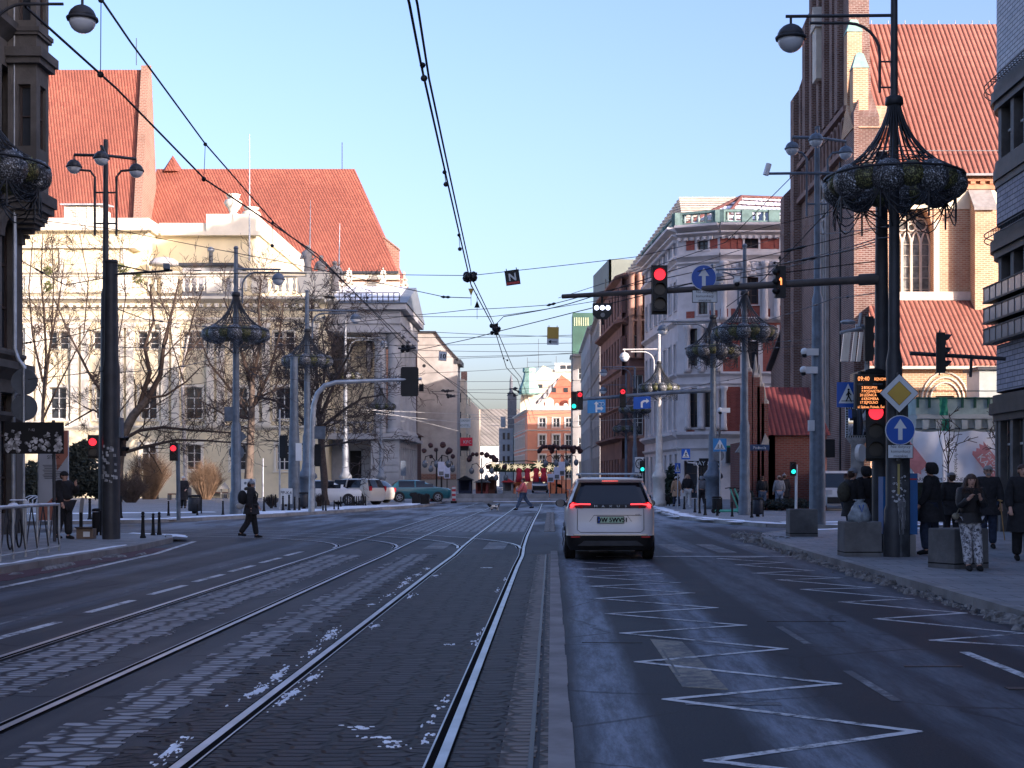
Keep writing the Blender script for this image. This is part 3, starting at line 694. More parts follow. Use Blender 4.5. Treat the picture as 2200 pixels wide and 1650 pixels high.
STG = M('grey carved stone', (.33, .31, .29), .9, 0, .3, 2, .2, .5)
for px, a, b in ((661, 527, 585), (690, 548, 612), (720, 560, 625)): statue(op, px, a, b, 115.2+(px-661)*.03, .85, STG)
mb = MB(); mb.tube([(X(536, 121), 121, Z(560, 121)), (X(536, 121), 121, Z(288, 121))], [.09, .03], 6); mb.tube([(X(665, 116), 116, Z(600, 116)), (X(667, 116), 116, Z(430, 116))], [.08, .02], 6); mb.tube([(X(728, 117), 117, Z(590, 117)), (X(730, 117), 117, Z(480, 117))], [.08, .02], 6); mb.build('flagpole', POLE_L, op)
# portico
px0, px1 = X(700, 117), X(862, 117); yb, ye = 116.2, 131.5
zE0, zE1 = Z(716, 117), Z(655, 117)
mb = MB(); mb.box(px0, yb, zE0, px1, ye, zE1-.01); mb.box(px0, yb-.5, zE1-.5, px1+.5, ye+.5, zE1); mb.box(px0, yb-.12, zE0+.7, px1+.12, ye+.1, zE0+.82); mb.build('entablature', GREYST, op)
zr = Z(619, 124)
mb = MB(); mb.prism([(px0-.6, yb-.7, zE1+.003), (px0-.6, (yb+ye)/2, zr), (px0-.6, ye+.7, zE1+.003)], (px1-px0+1.2, 0, 0)); mb.build('portico_roof', M('grey metal sheet', (.22, .24, .26), .5, .3), op)
mb = MB()
d = V((0, (yb+ye)/2-yb+.7, zr-zE1)); nrm = V((0, -d.z, d.y)).normalized()*.05
n = 8; w0 = px1-.2-px0
for i in range(n):
    a, b = px0+w0*i/n+.03, px0+w0*(i+1)/n-.03; base = V((0, yb-.7, zE1+.02))+nrm
    mb.prism([V((a, 0, 0))+base+d*.08, V((b, 0, 0))+base+d*.08, V((b, 0, 0))+base+d*.99, V((a, 0, 0))+base+d*.99], nrm)
mb.build('roof_snow', SNOW, op)
mb = MB(); q0 = V((0, yb-.72, zE1+.25))
mb.tube([(px0, q0.y, q0.z+.55), (px1, q0.y, q0.z+.55)], .04, 5); mb.tube([(px0, q0.y, q0.z+.2), (px1, q0.y, q0.z+.2)], .04, 5)
for i in range(15): x = px0+(px1-px0)*i/14; mb.tube([(x, q0.y, q0.z-.2), (x, q0.y, q0.z+.55)], .04, 5)
mb.build('snow_guard', POLE_D, op)
mb = MB()
for y in (117.2, 121.2, 125.2, 129.2, 130.9):
    for x in ((px1-.62,) if y > 118 else (px1-.62, px1-1.75)):
        prof = [(.7, 0), (.7, .25), (.55, .4), (.55, .5), (.47, zE0-5.4-.9), (.62, zE0-5.4-.35), (.7, zE0-5.4-.3), (.7, zE0-5.4)]
        mb.lathe(prof, (x, y, 5.4), 14)
mb.build('column', GREYST, op)
mb = MB(); zb = 5.4
wall(mb, (X(797, 116), 116.1, 0), (1, 0, 0), X(858, 116)-X(797, 116), zb-.5, [(.9, 0.4, 1.15, 3.4)], .2)
wall(mb, (X(858, 116), 116.1, 0), (0, 1, 0), 15.4, zb-.5, [(.8+1.6*i, 1.2, 1.7+1.6*i, 4.3) for i in range(9)], .3)
mb.quad((X(797, 116), 116.1, 0), (X(797, 116), 131.5, 0), (X(797, 116), 131.5, zb), (X(797, 116), 116.1, zb))
mb.box(px0, 118.5, 0, X(797, 116)-.01, 131.4, zb-.5)
for k in range(8): mb.box(X(797, 116)-.02, 116.04, .5+k*.58, X(858, 116)-.05, 116.098, .5+k*.58+.5) if k < 7 else None
mb.build('podium', GREYST, op)
mb = MB(); mb.box(px0, 115.7, zb-.5, X(858, 116)+.5, 131.9, zb-.25); mb.box(px0, 116, zb-.248, X(858, 116)+.2, 131.6, zb); baluster_row(mb, (px0, 116.2, 0), (1, 0, 0), 0, X(797, 116)-px0, zb, .8, .5, .15); mb.box(px0, 116, zb+.802, X(797, 116), 116.4, zb+.95); mb.build('podium_cornice', GREYST, op)
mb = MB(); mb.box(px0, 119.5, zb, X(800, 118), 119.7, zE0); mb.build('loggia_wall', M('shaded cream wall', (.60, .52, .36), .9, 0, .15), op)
for a, b, c, d_ in ((712, 745, 726, 800), (786, 800, 722, 790)):
    mb = MB(); mb.box(X(a, 119.3), 119.3, Z(d_, 119.3), X(b, 119.3), 119.49, Z(c, 119.3)); mb.build('loggia_window', WIN, op)
mb = MB(); mb.box(X(752, 118.4), 118.38, 0, X(776, 118.4), 118.49, 4); mb.build('door', MATB, op)
statue(op, 793, 735, 800, 117.6, .45, STG)
# ---- gothic church behind the theatre
gc = T('gothic_church', 'brick church with huge red tiled roof behind the theatre', 'church', (-30, 168, 0))
RT = tiles('church roof tiles', (.25, .075, .045), (.31, .10, .058), .34, .5, .06)
BR_R = brick('red church brick', (.22, .095, .065), (.28, .135, .09), (.30, .22, .17), .5, .2, .05, .3, .6)
def roofbox(mb, x0, x1, ye, yr, ze, zr, hip=0.0):     # south slope + ridge + north slope, optional hipped right end
    mb.add([(x0, ye, ze), (x1, ye, ze), (x1-hip, yr, zr), (x0, yr, zr), (x0, 2*yr-ye, ze), (x1, 2*yr-ye, ze)], [(0, 1, 2, 3), (3, 2, 5, 4), (1, 5, 2), (0, 3, 4)])
YG = 165; yr1 = 168
mb = MB(); roofbox(mb, X(-40, YG), X(290, YG), YG, yr1, Z(480, YG), Z(150, yr1)); mb.build('roof', RT, gc)
mb = MB(); roofbox(mb, X(300, YG), X(853, YG), YG, 172, Z(586, YG), Z(363, 172), X(853, YG)-X(762, 172)); mb.build('roof', RT, gc)
mb = MB(); xg = X(290, YG)
mb.prism([(xg, YG-.8, Z(485, YG)), (xg, yr1-.5, Z(143, yr1)), (xg, yr1+.5, Z(138, yr1)), (xg, yr1+3.6, Z(485, YG))], (.9, 0, 0)); mb.build('gable_wall', BR_R, gc)
mb = MB(); mb.box(X(-40, YG), YG+.4, 0, X(300, YG), 180, Z(480, YG)); mb.box(X(300, YG), YG+.5, 0, X(856, YG), 178, Z(592, YG)); mb.prism([P(816, 503, YG+4), P(857, 536, YG+4), P(857, 592, YG+4), P(835, 592, YG+4)], (0, .8, 0)); mb.prism([P(815, 500, YG+3.9), P(858, 534, YG+3.9), P(858, 537, YG+3.9), P(815, 503, YG+3.9)], (0, 1, 0)); mb.build('wall', BR_R, gc)
mb = MB(); mb.box(X(300, YG), YG+.1, Z(600, YG), X(858, YG), YG+.49, Z(588, YG)); mb.box(X(300, YG), YG+.3, Z(625, YG), X(858, YG), YG+.49, Z(605, YG)); mb.build('plaster_frieze', CREAMW, gc)
mb = MB(); mb.box(X(300, YG), YG-.25, Z(588, YG), X(856, YG), YG+.1, Z(583, YG)); mb.build('gutter', POLE_D, gc)
mb = MB(); mb.lathe([(1.4, 0), (.0, Z(328, 172)-Z(366, 172))], (X(369, 172), 172.5, Z(366, 172)-.2), 6, False); mb.build('turret_spire', RT, gc)
for px, t, b in ((868, 582, 740), (750, 575, 640), (823, 575, 640)):
    Y = 158 if px == 868 else 164; mb = MB(); w = .55 if px == 868 else .3; x = X(px, Y); zt = Z(t, Y); zb_ = Z(b, Y); zm = zb_+(zt-zb_)*.58
    mb.box(x-w, Y-w, 0 if px == 868 else zb_, x+w, Y+w, zm); mb.lathe([(w*1.3, 0), (w*.15, (zt-zm)*.86), (w*.35, (zt-zm)*.9), (.02, zt-zm)], (x, Y, zm), 6, False)
    for k in range(4):
        q = .2+k*.17; rr = w*1.3*(1-q)+.12
        for a in range(4): mb.sphere((x+rr*cos(a*pi/2+pi/4), Y+rr*sin(a*pi/2+pi/4), zm+(zt-zm)*q), .13, 5, 4)
    mb.build('pinnacle', CREAMW if px != 868 else M('sandstone pinnacle', (.55, .45, .33), .9, 0, .2), gc)
mb = MB(); mb.tube([(X(293, 173), 173, Z(140, 173)), (X(293, 173), 173, Z(82, 173))], .05, 5); mb.tube([(X(735, 172), 172, Z(364, 172)), (X(735, 172), 172, Z(306, 172))], .05, 5); mb.build('lightning_rod', POLE_D, gc)
mb = MB()                        # tall brick buttresses nearest the street
for px0_, px1_, t, Y in ((858, 889, 705, 150), (850, 897, 937, 148)):
    mb.box(X(px0_, Y), Y, 0, X(px1_, Y), Y+4, Z(t, Y)); mb.prism([(X(px0_, Y)-.2, Y-.3, Z(t, Y)+.002), (X(px1_, Y)+.4, Y-.3, Z(t, Y)+.002), (X(px1_, Y)-.9, Y-.3, Z(t-16, Y)), (X(px0_, Y)-.2, Y-.3, Z(t-16, Y))], (0, 4.3, 0))
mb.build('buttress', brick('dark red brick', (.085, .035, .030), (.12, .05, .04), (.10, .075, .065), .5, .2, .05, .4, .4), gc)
# ---- blind grey gable
bh = T('blind_gable_house', 'tall house with a bare grey rendered gable wall', 'building', (-13, 178, 0))
YB = 178; mb = MB()
poly = [(868, 1090), (982, 1090), (982, 766), (960, 745), (940, 722), (934, 713), (868, 713)]
mb.prism([P(a, b if b < 1080 else 1062, YB) for a, b in poly], (0, 6, 0)); mb.build('wall', M('bare grey render', (.40, .385, .35), .95, 0, .2, .25, .3, .5), bh)
mb = MB(); 
for a, b in zip(((985, 770), (962, 745), (942, 721), (936, 711)), ((962, 745), (942, 721), (936, 711), (866, 711))): mb.prism([P(a[0], a[1], YB-.3), P(b[0], b[1], YB-.3), P(b[0], b[1]+4, YB-.3), P(a[0], a[1]+4, YB-.3)], (0, 6.6, 0))
mb.box(X(976, YB), YB-.1, Z(782, YB), X(990, YB), YB+6, Z(772, YB)); mb.build('verge', POLE_D, bh)
mb = MB(); mb.disc(P(911, 786, YB-.01), .22, (0, -1, 0), 14, .05); mb.build('wall_vent', BLACK, bh)
mb = MB(); mb.box(X(905, YB), YB-.06, Z(1030, YB), X(980, YB), YB-.005, Z(1018, YB)); mb.build('brick_patch', BR_R, bh)
# ---- brick church on the right
cc = T('brick_church', 'tall brick church with red tiled roof and traceried window', 'church', (24, 80, 0))
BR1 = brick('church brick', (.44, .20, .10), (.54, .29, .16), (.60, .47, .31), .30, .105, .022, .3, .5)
BR2 = brick('shade dark church brick', (.125, .058, .044), (.19, .09, .068), (.30, .24, .205), .30, .105, .022, .45, .4)  # same brick darkened for the west front, its shade put into the colour
RT2 = tiles('nave roof tiles', (.27, .095, .06), (.34, .125, .08), .27, .45, .10, 0, 'x')
RT3 = tiles('aisle roof tiles', (.27, .095, .06), (.34, .125, .08), .25, .42, .07, 0, 'x')
STN = M('pale dressed stone', (.62, .55, .45), .9, 0, .12, 1, .15, .3)
COPPER = M('green copper', (.24, .40, .33), .7, 0, .2, 2, .3)
YS = 75.0; XW = 16.05; XE = 46.0; ze = Z(370, YS)-.2; yN = 94.5; ym = (YS+yN)/2; zrd = Z(52, ym)
mb = MB(); rec = 12
ww = (X(1925, YS)-XW, Z(638, YS), X(2006, YS)-XW, Z(412, YS))
wall(mb, (XW, YS, 0), (1, 0, 0), XE-XW, ze, [ww], .9)
mb.quad((XE, YS, 0), (XE, yN, 0), (XE, yN, ze), (XE, YS, ze)); mb.quad((XE, yN, 0), (XW, yN, 0), (XW, yN, ze), (XE, yN, ze)); mb.build('nave_wall', BR1, cc)
mb = MB()                        # pointed top and splayed reveal of the window
cx = XW+(ww[0]+ww[2])/2; hw = (ww[2]-ww[0])/2
for s in (-1, 1):
    for k in range(6):
        t0, t1 = k/6, (k+1)/6; f = lambda t: hw*(1-t**1.7)
        zt0, zt1 = ww[3]-2.2*(1-t0), ww[3]-2.2*(1-t1)
        mb.prism([(cx+s*f(t0), YS+.05, zt0), (cx+s*hw*1.002, YS+.05, zt0), (cx+s*hw*1.002, YS+.05, zt1), (cx+s*f(t1), YS+.05, zt1)], (0, .84, 0))
mb.build('window_arch', BR1, cc)
mb = MB(); mb.prism([(cx+hw, YS-.005, ww[1]), (cx+hw+.3, YS-.01, ww[1]), (cx+hw+.3, YS-.01, ww[3]-1.5), (cx+hw, YS-.005, ww[3]-1.5)], (0, -.02, 0)); mb.prism([(cx-hw-.2, YS-.08, ww[1]-.55), (cx+hw+.5, YS-.08, ww[1]-.55), (cx+hw+.2, YS-.01, ww[1]+.05), (cx-hw, YS-.01, ww[1]+.05)], (0, .07, 0)); mb.build('window_sill', STN, cc)
LEAD = M('leaded glass', (.20, .20, .18), .35, .1, .45, 2.5, .3, .2)
mb = MB(); y = YS+.85; mb.quad((cx-hw, y, ww[1]), (cx+hw, y, ww[1]), (cx+hw, y, ww[3]), (cx-hw, y, ww[3])); wn_ = mb.build('window', LEAD, cc)
mb = MB()
for k in range(5): x = cx-hw+2*hw*k/4; mb.box(x-.06, y-.16, ww[1], x+.06, y-.01, ww[3]-(2.3 if 0 < k < 4 else 2.6))
for k in range(4):
    x = cx-hw+hw/4+hw*k/2; mb.tube([(x-hw/4, y-.1, ww[3]-2.6), (x-hw/8, y-.1, ww[3]-2.15), (x, y-.1, ww[3]-1.95), (x+hw/8, y-.1, ww[3]-2.15), (x+hw/4, y-.1, ww[3]-2.6)], .06, 5)
for x, z, r in ((cx-hw*.5, ww[3]-1.6, .33), (cx+hw*.5, ww[3]-1.6, .33), (cx, ww[3]-1.1, .36), (cx, ww[3]-1.75, .2)):
    mb.tube([(x+r*cos(a*pi/6), y-.1, z+r*sin(a*pi/6)) for a in range(13)], .055, 5)
for k in range(7): mb.box(cx-hw, y-.05, ww[1]+.6*k+.5, cx+hw, y-.012, ww[1]+.6*k+.53)
mb.build('tracery', STN, wn_)
mb = MB()
mb.box(XW, YS-.14, ze-.72, XE, YS-.004, ze-.45); mb.box(XW, YS-.26, ze-.30, XE, YS-.004, ze-.15)
for i in range(60): mb.box(XW+.5*i, YS-.22, ze-.449, XW+.5*i+.25, YS-.004, ze-.302)
mb.build('brick_cornice', M('orange moulded brick', (.52, .26, .14), .9, 0, .2), cc)
mb = MB(); mb.box(XW+1, YS-.06, ze-1.75, XE, YS-.005, ze-.75); mb.build('plaster_band', M('cream lime plaster', (.80, .70, .48), .9, 0, .08), cc)
mb = MB(); mb.add([(XW+.8, YS-.5, ze), (XE, YS-.5, ze), (XE, ym, zrd), (XW+.8, ym, zrd), (XW+.8, yN+.5, ze), (XE, yN+.5, ze)], [(0, 1, 2, 3), (3, 2, 5, 4), (1, 5, 2), (0, 3, 4)]); mb.build('roof', RT2, cc)
mb = MB(); mb.box(XW+.8, YS-.62, ze-.1, XE, YS-.47, ze+.02)
for i in range(30): mb.tube([(XW+1+i, ym, zrd), (XW+1+i, ym, zrd+.22)], .03, 4)
mb.tube([(XW+1, YS+.3, ze+1.4), (XE, YS+.3, ze+1.4)], .03, 4); mb.build('gutter', M('zinc', (.25, .25, .25), .5, .4), cc)
# aisle
YA = 70.2; za = Z(789, YA); zt = Z(648, YS)
mb = MB(); xa = X(1870, YA)
wall(mb, (xa, YA, 0), (1, 0, 0), XE-xa, za, [(X(2010, YA)-xa, .5, X(2050, YA)-xa, Z(850, YA)), (X(2170, YA)-xa, .5, X(2210, YA)-xa, Z(850, YA))], .35)
mb.quad((xa, YS, 0), (xa, YA, 0), (xa, YA, za), (xa, YS, za)); mb.build('aisle_wall', BR1, cc)
mb = MB(); mb.quad((xa+1, YA+.33, .5), (XE, YA+.33, .5), (XE, YA+.33, 6), (xa+1, YA+.33, 6)); mb.build('aisle_window', WIN2, cc)
mb = MB(); 
for px in (2030, 2190):
    for r in (.75, .95, 1.15): 
        c = P(px, 862, YA-.03); mb.tube([c+V((r*cos(a*pi/10), 0, r*1.25*sin(a*pi/10))) for a in range(11)], .05, 5)
mb.build('aisle_arch_moulding', STN, cc)
mb = MB(); mb.prism([(xa-.2, YA-.4, za), (XE, YA-.4, za), (XE, YS+.0, zt), (xa+1.0, YS+.0, zt)], V((0, -.05, .12))); mb.build('aisle_roof', RT3, cc)
mb = MB(); mb.box(XW+.5, YS-.18, zt+.05, XE, YS-.006, zt+.5); mb.box(xa-.3, YA-.55, za-.12, XE, YA-.41, za+.02); mb.build('stone_string', STN, cc)
# buttresses on the south wall
mb = MB()
for px0_, px1_ in ((2108, 2150),):
    x0, x1 = X(px0_, YS-2), X(px1_, YS-2); zb0, zb1 = Z(440, YS-1), Z(416, YS)
    mb.prism([(x0, YS-.95, zt-.8), (x0, YS-.004, zt-.2), (x0, YS-.004, zb1), (x0, YS-.95, zb0-.1)], (x1-x0, 0, 0))
mb.build('buttress', BR1, cc)
mb = MB()
for px0_, px1_ in ((2108, 2150),):
    x0, x1 = X(px0_, YS-2)-.1, X(px1_, YS-2)+.1; zb0, zb1 = Z(440, YS-2), Z(416, YS)
    mb.prism([(x0, YS-1.15, zb0-.1), (x0, YS-.004, zb1+.12), (x0, YS-.004, zb1+.26), (x0, YS-1.15, zb0+.05)], (x1-x0, 0, 0))
mb.build('buttress_cap', M('grey slate cap', (.30, .28, .26), .8, 0, .2), cc)
# west front, facing the street
def fy(px): return XW*F/(px-CX)
def fz(px, py): return Z(py, fy(px))
mb = MB()
prof = [(74.4, 0), (104, 0), (104, 9.5), (94.9, 12.6), (94.9, 19.6), (93.6, 21.4), (92.2, 21.4), (92.2, 27.0), (90.0, 27.6), (89.4, 30.4), (86.8, 31.2), (86.8, 36.5), (79.5, 36.5), (79.5, 30.2), (77.0, 29.5), (76.4, 22.5), (74.4, 20.6)]
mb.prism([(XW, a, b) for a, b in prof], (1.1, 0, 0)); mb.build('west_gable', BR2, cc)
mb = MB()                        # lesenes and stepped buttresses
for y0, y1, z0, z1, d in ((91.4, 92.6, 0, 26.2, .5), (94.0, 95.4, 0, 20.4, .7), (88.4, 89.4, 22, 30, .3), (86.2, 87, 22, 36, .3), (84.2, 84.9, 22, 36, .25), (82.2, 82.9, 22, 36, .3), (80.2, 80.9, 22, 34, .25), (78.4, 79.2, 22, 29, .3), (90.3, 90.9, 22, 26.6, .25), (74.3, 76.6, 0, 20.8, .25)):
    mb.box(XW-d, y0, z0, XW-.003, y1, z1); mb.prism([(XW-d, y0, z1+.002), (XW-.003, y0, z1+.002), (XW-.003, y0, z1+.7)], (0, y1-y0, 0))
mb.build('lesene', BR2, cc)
mb = MB()
mb.box(XW-.32, 76.7, 19.3, XW-.004, 94, 19.6); mb.box(XW-.32, 76.7, 21.5, XW-.004, 94, 21.8)
for i in range(16):
    yc = 77.4+i*1.05; mb.tube([(XW-.16, yc-.38, 19.7)]+[(XW-.16, yc+.38*cos(pi-a*pi/6), 20.8+.45*sin(a*pi/6)) for a in range(7)]+[(XW-.16, yc+.38, 19.7)], .08, 5)
mb.build('arcade_frieze', M('pale brick frieze', (.24, .15, .12), .9, 0, .2), cc)
mb = MB()                        # corner turrets with copper caps
tur = []
for y, x, w, z0, z1, zc in ((75.3, 16.28, .40, 18, 23.3, 24.1), (76.9, 16.3, .40, 20.0, 25.7, 26.4)):
    mb.box(x-w, y-w, z0, x+w, y+w, z1); tur.append((x, y, w, z1, zc))
mb.prism([(XW-.3, 74.3, 20.0), (XW-.3, 76, 21.6), (XW-.3, 77.5, 20.0)], (2.4, 0, 0))
mb.build('turret', BR1, cc)
mb = MB()
for x, y, w, z1, zc in tur: mb.lathe([(w*1.55, 0), (w*.7, zc-z1), (.02, zc-z1+.15)], (x, y, z1+.004), 4, False, 0, pi/4)
mb.build('turret_cap', COPPER, cc)
mb = MB(); yw = 83.6               # tall west window with pale tracery, oriel niche
mb.box(XW-.03, yw-1.4, 4.5, XW-.004, yw+1.4, 17.5); mb.prism([(XW-.03, yw-1.4, 17.502), (XW-.03, yw+1.4, 17.502), (XW-.03, yw, 19.2)], (.024, 0, 0)); wv = mb.build('west_window', LEAD, cc)
mb = MB()
for k in range(5): mb.box(XW-.22, yw-1.4+.7*k-.08, 4.5, XW-.032, yw-1.4+.7*k+.08, 16 if 0 < k < 4 else 17.6)
mb.tube([(XW-.13, yw-1.4, 17.5), (XW-.13, yw, 19.2), (XW-.13, yw+1.4, 17.5)], .1, 5)
for a, b, r in ((-.6, 16.4, .42), (.6, 16.4, .42), (0, 17.5, .5)): mb.tube([(XW-.13, yw+a+r*cos(t*pi/6), b+r*sin(t*pi/6)) for t in range(13)], .08, 5)
mb.build('tracery', M('weathered pale stone', (.40, .36, .33), .9, 0, .15), wv)
mb = MB(); mb.prism([(XW-.03, 85.5, 3), (XW-.03, 86.1, 3), (XW-.03, 86.1, 18.4), (XW-.03, 85.8, 19.8), (XW-.03, 85.5, 18.4)], (.024, 0, 0)); mb.build('window_reveal', M('blue reveal', (.12, .15, .5), .8), cc)
mb = MB(); mb.box(XW-.5, 83.6, 25.2, XW-.004, 84.8, 28.2); mb.prism([(XW-.6, 83.4, 28.2), (XW-.6, 85, 28.2), (XW-.6, 84.2, 29.6)], (.58, 0, 0)); mb.build('niche', STN, cc)
mb = MB(); mb.prism([(XW-.35, 104.1, 9.55), (XW-.35, 94.85, 12.7), (XW-.35, 94.85, 12.9), (XW-.35, 104.1, 9.75)], (1.6, 0, 0)); mb.build('buttress_coping', POLE_D, cc)
mb = MB(); mb.tube([(XW-.45, 76.9, .2), (XW-.45, 76.9, 18.8)], .06, 6); mb.build('drainpipe', POLE_D, cc)
# ---- small chapel in front of the church
ch = T('brick_chapel', 'low dark red brick chapel with tiled roof and pinnacled porch', 'chapel', (12, 71, 0))
BRD = brick('chapel brick', (.105, .030, .027), (.155, .05, .042), (.13, .09, .08), .28, .09, .018, .3, .3)
YC = 70; x0, x1 = X(1648, YC), X(1776, YC); zE, zR = Z(935, YC), Z(832, 73.4)
mb = MB(); wall(mb, (x0, YC, 0), (1, 0, 0), x1-x0, zE, []); mb.quad((x1, YC, 0), (x1, 77, 0), (x1, 77, zE), (x1, YC, zE)); mb.prism([(x0, YC, 0), (x0, 76.8, 0), (x0, 76.8, zE), (x0, 73.4, zR-.1), (x0, YC, zE)], (.4, 0, 0)); mb.box(X(1602, YC), YC+.4, 0, x0-.003, 76, Z(1000, YC)+1.2); mb.build('wall', BRD, ch)
mb = MB(); mb.add([(x0-.15, YC-.3, zE), (x1+.15, YC-.3, zE), (x1-.25, 73.4, zR), (x0-.1, 73.4, zR), (x0-.15, 77.1, zE), (x1+.15, 77.1, zE)], [(0, 1, 2, 3), (3, 2, 5, 4), (1, 5, 2)]); mb.build('roof', tiles('dark red tiles', (.12, .018, .018), (.17, .032, .028), .24, .26, .05, 0, 'x'), ch)
mb = MB()
for px, t0, t1 in ((1607, 775, 800), (1624, 780, 812), (1633, 802, 832), (1642, 842, 868)):
    x = X(px, YC-.3); z1, z2 = Z(t1, YC), Z(t0-18, YC); w = .17
    mb.box(x-w, YC-.5, 0, x+w, YC+.2, z1)
mb.build('porch_pier', BRD, ch)
mb = MB()
for px, t0, t1 in ((1607, 775, 800), (1624, 780, 812), (1633, 802, 832), (1642, 842, 868)):
    x = X(px, YC-.3); z1, z2 = Z(t1, YC), Z(t0-18, YC); mb.lathe([(.25, 0), (.25, .12), (.14, .25), (.02, z2-z1)], (x, YC-.15, z1+.003), 6, False)
mb.prism([(X(1628, YC), YC-.6, Z(965, YC)), (X(1648, YC), YC-.6, Z(965, YC)), (X(1648, YC), YC-.6, Z(945, YC)), (X(1640, YC), YC-.6, Z(932, YC))], (0, .9, 0))
mb.prism([(X(1580, YC), YC-.2, Z(972, YC)), (X(1602, YC), YC-.2, Z(940, YC)), (X(1605, YC), YC-.2, Z(940, YC)), (X(1605, YC), YC-.2, Z(972, YC))], (0, .5, 0)); mb.build('pinnacle', CONC, ch)
mb = MB(); cxp = X(1625, YC)
mb.prism([(cxp-.32, YC+.37, .1)]+[(cxp+.32, YC+.37, .1), (cxp+.32, YC+.37, 1.9), (cxp+.18, YC+.37, 2.5), (cxp, YC+.37, 2.8), (cxp-.18, YC+.37, 2.5), (cxp-.32, YC+.37, 1.9)], (0, .02, 0)); mb.build('doorway', MATB, ch)
# ---- ornate corner house
oh_ = T('ornate_corner_house', 'ornate red and grey white corner house with green balustrade', 'building', (10.5, 108, 0))
RBR = brick('red facing brick', (.25, .065, .05), (.31, .085, .065), (.28, .12, .09), .3, .1, .012, .1, .15)
GW = M('grey white stucco', (.60, .56, .55), .85, 0, .12, .8, .15, .25)
YH = 108.0; A = V((8.3, 127, 0)); B_ = V((X(1458, YH), YH+.8, 0)); Cn = V((X(1545, YH), YH-.6, 0)); D_ = V((18.8, YH-.6, 0))
ztop = Z(497, YH)
def zh(py): return Z(py, YH)
def fac(p, q, holes, name='wall', m=None):
    mb = MB(); d = q-p; wall(mb, p, d, d.length, ztop, holes, .3); mb.build(name, m or GW, oh_); return d.normalized()
hS = []; L1 = (D_-Cn).length
for px, w in ((1612, 29), (1690, 29), (1766, 29)):
    u = X(px, YH)-Cn.x; w2 = w*YH/F/2
    hS += [(u-w2, zh(536), u+w2, zh(515)), (u-w2, zh(655), u+w2, zh(598)), (u-w2, zh(800), u+w2, zh(735)), (u-w2, zh(920), u+w2, zh(843)), (u-w2*1.4, .3, u+w2*1.4, zh(985))]
hB = []; L0 = (Cn-B_).length
for px, w in ((1510, 24),):
    u = (X(px, YH)-B_.x)/(Cn.x-B_.x)*L0; w2 = w*YH/F/2
    hB += [(u-w2, zh(536), u+w2, zh(517)), (u-w2*.9, zh(675), u+w2*.9, zh(640))]
for px in (1490, 1522):
    u = (X(px, YH)-B_.x)/(Cn.x-B_.x)*L0; w2 = 10*YH/F
    hB += [(u-w2, zh(785), u+w2, zh(705)), (u-w2, zh(918), u+w2, zh(833))]
hB.append((.5, .2, L0-.3, zh(990)))
La = (B_-A).length; hA = [(1.2+2.6*i, zh(b), 2.2+2.6*i, zh(t)) for i in range(7) for t, b in ((515, 540), (600, 660), (735, 800), (843, 920), (975, 1060))]
uS = fac(Cn, D_, hS, 'wall', RBR); uB = fac(B_, Cn, hB); uA = fac(A, B_, hA)
mb = MB(); mb.box(8.6, 112, 0, 8.61, 112.01, .1); mb.quad(D_, (18.8, 127, 0), (18.8, 127, ztop), D_+V((0, 0, ztop))); mb.build('side_wall', RBR, oh_)
for p, d, hs in ((Cn, uS, hS), (B_, uB, hB), (A, uA, hA)):
    for q in hs: window(oh_, p, d, q, .3, 2, 2 if q[3]-q[1] < 1.6 else 3, .08, WIN, BROWNF, surround=.15 if q[1] > 3 else 0, sm=GW)
mb = MB(); mg = MB(); mo = MB(); mp = MB()
for p, d, L_ in ((Cn, uS, L1), (B_, uB, L0), (A, uA, La)):
    for z, h, o in ((zh(497), .45, .8), (zh(508), .3, .45), (zh(560), .5, .35), (zh(568), .2, .15), (zh(695), .4, .3), (zh(810), .35, .3), (zh(830), .3, .2), (zh(943), .55, .45), (zh(968), .3, .2)): ledge(mb, p, d, 0, L_, z, h, o)
    n = int(L_/.5)
    for i in range(n):
        N = V((d.y, -d.x, 0)); q = p+d*(i*.5+.1); mb.prism([q+V((0, 0, zh(509)-.25)), q+d*.25+V((0, 0, zh(509)-.25)), q+d*.25+V((0, 0, zh(509)-.01)), q+V((0, 0, zh(509)-.01))], N*.3)
    baluster_row(mg, p+V((0, 0, 0)), d, .3, L_-.3, zh(478), zh(459)-zh(478), .5, .17)
    for u in [0, L_]+[L_*k/3 for k in (1, 2)] if L_ > 5 else [0, L_]: q = p+d*u; mo.cbox((q.x, q.y, (zh(482)+zh(455))/2), .8, .55, zh(455)-zh(482), math.atan2(d.y, d.x))
    for z0, z1 in ((zh(483), zh(478)), (zh(459), zh(454))):
        N = V((d.y, -d.x, 0)); mo.prism([p+N*.2+V((0, 0, z0)), p+d*L_+N*.2+V((0, 0, z0)), p+d*L_+N*.2+V((0, 0, z1)), p+N*.2+V((0, 0, z1))], -N*.4)
    # red brick panels between windows
    cells = {id(Cn): [(1545, 1562), (1568, 1578), (1583, 1592), (1636, 1652), (1662, 1674), (1712, 1730), (1738, 1750)], id(B_): [(1476, 1493), (1524, 1540)], id(A): []}[id(p)]
    for a, b in cells:
        for t, bt in ((515, 536), (550, 556), (665, 690), (802, 808), (918, 938), (735, 800), (843, 915)) if p is Cn else ((515, 536), (550, 556), (668, 684), (800, 808), (924, 938)):
            u0 = (X(a, YH)-p.x)/d.x; u1 = (X(b, YH)-p.x)/d.x; N = V((d.y, -d.x, 0))*.02
            mp.prism([p+N*.3+d*u0+V((0, 0, zh(bt))), p+N*.3+d*u1+V((0, 0, zh(bt))), p+N*.3+d*u1+V((0, 0, zh(t))), p+N*.3+d*u0+V((0, 0, zh(t)))], N*2)
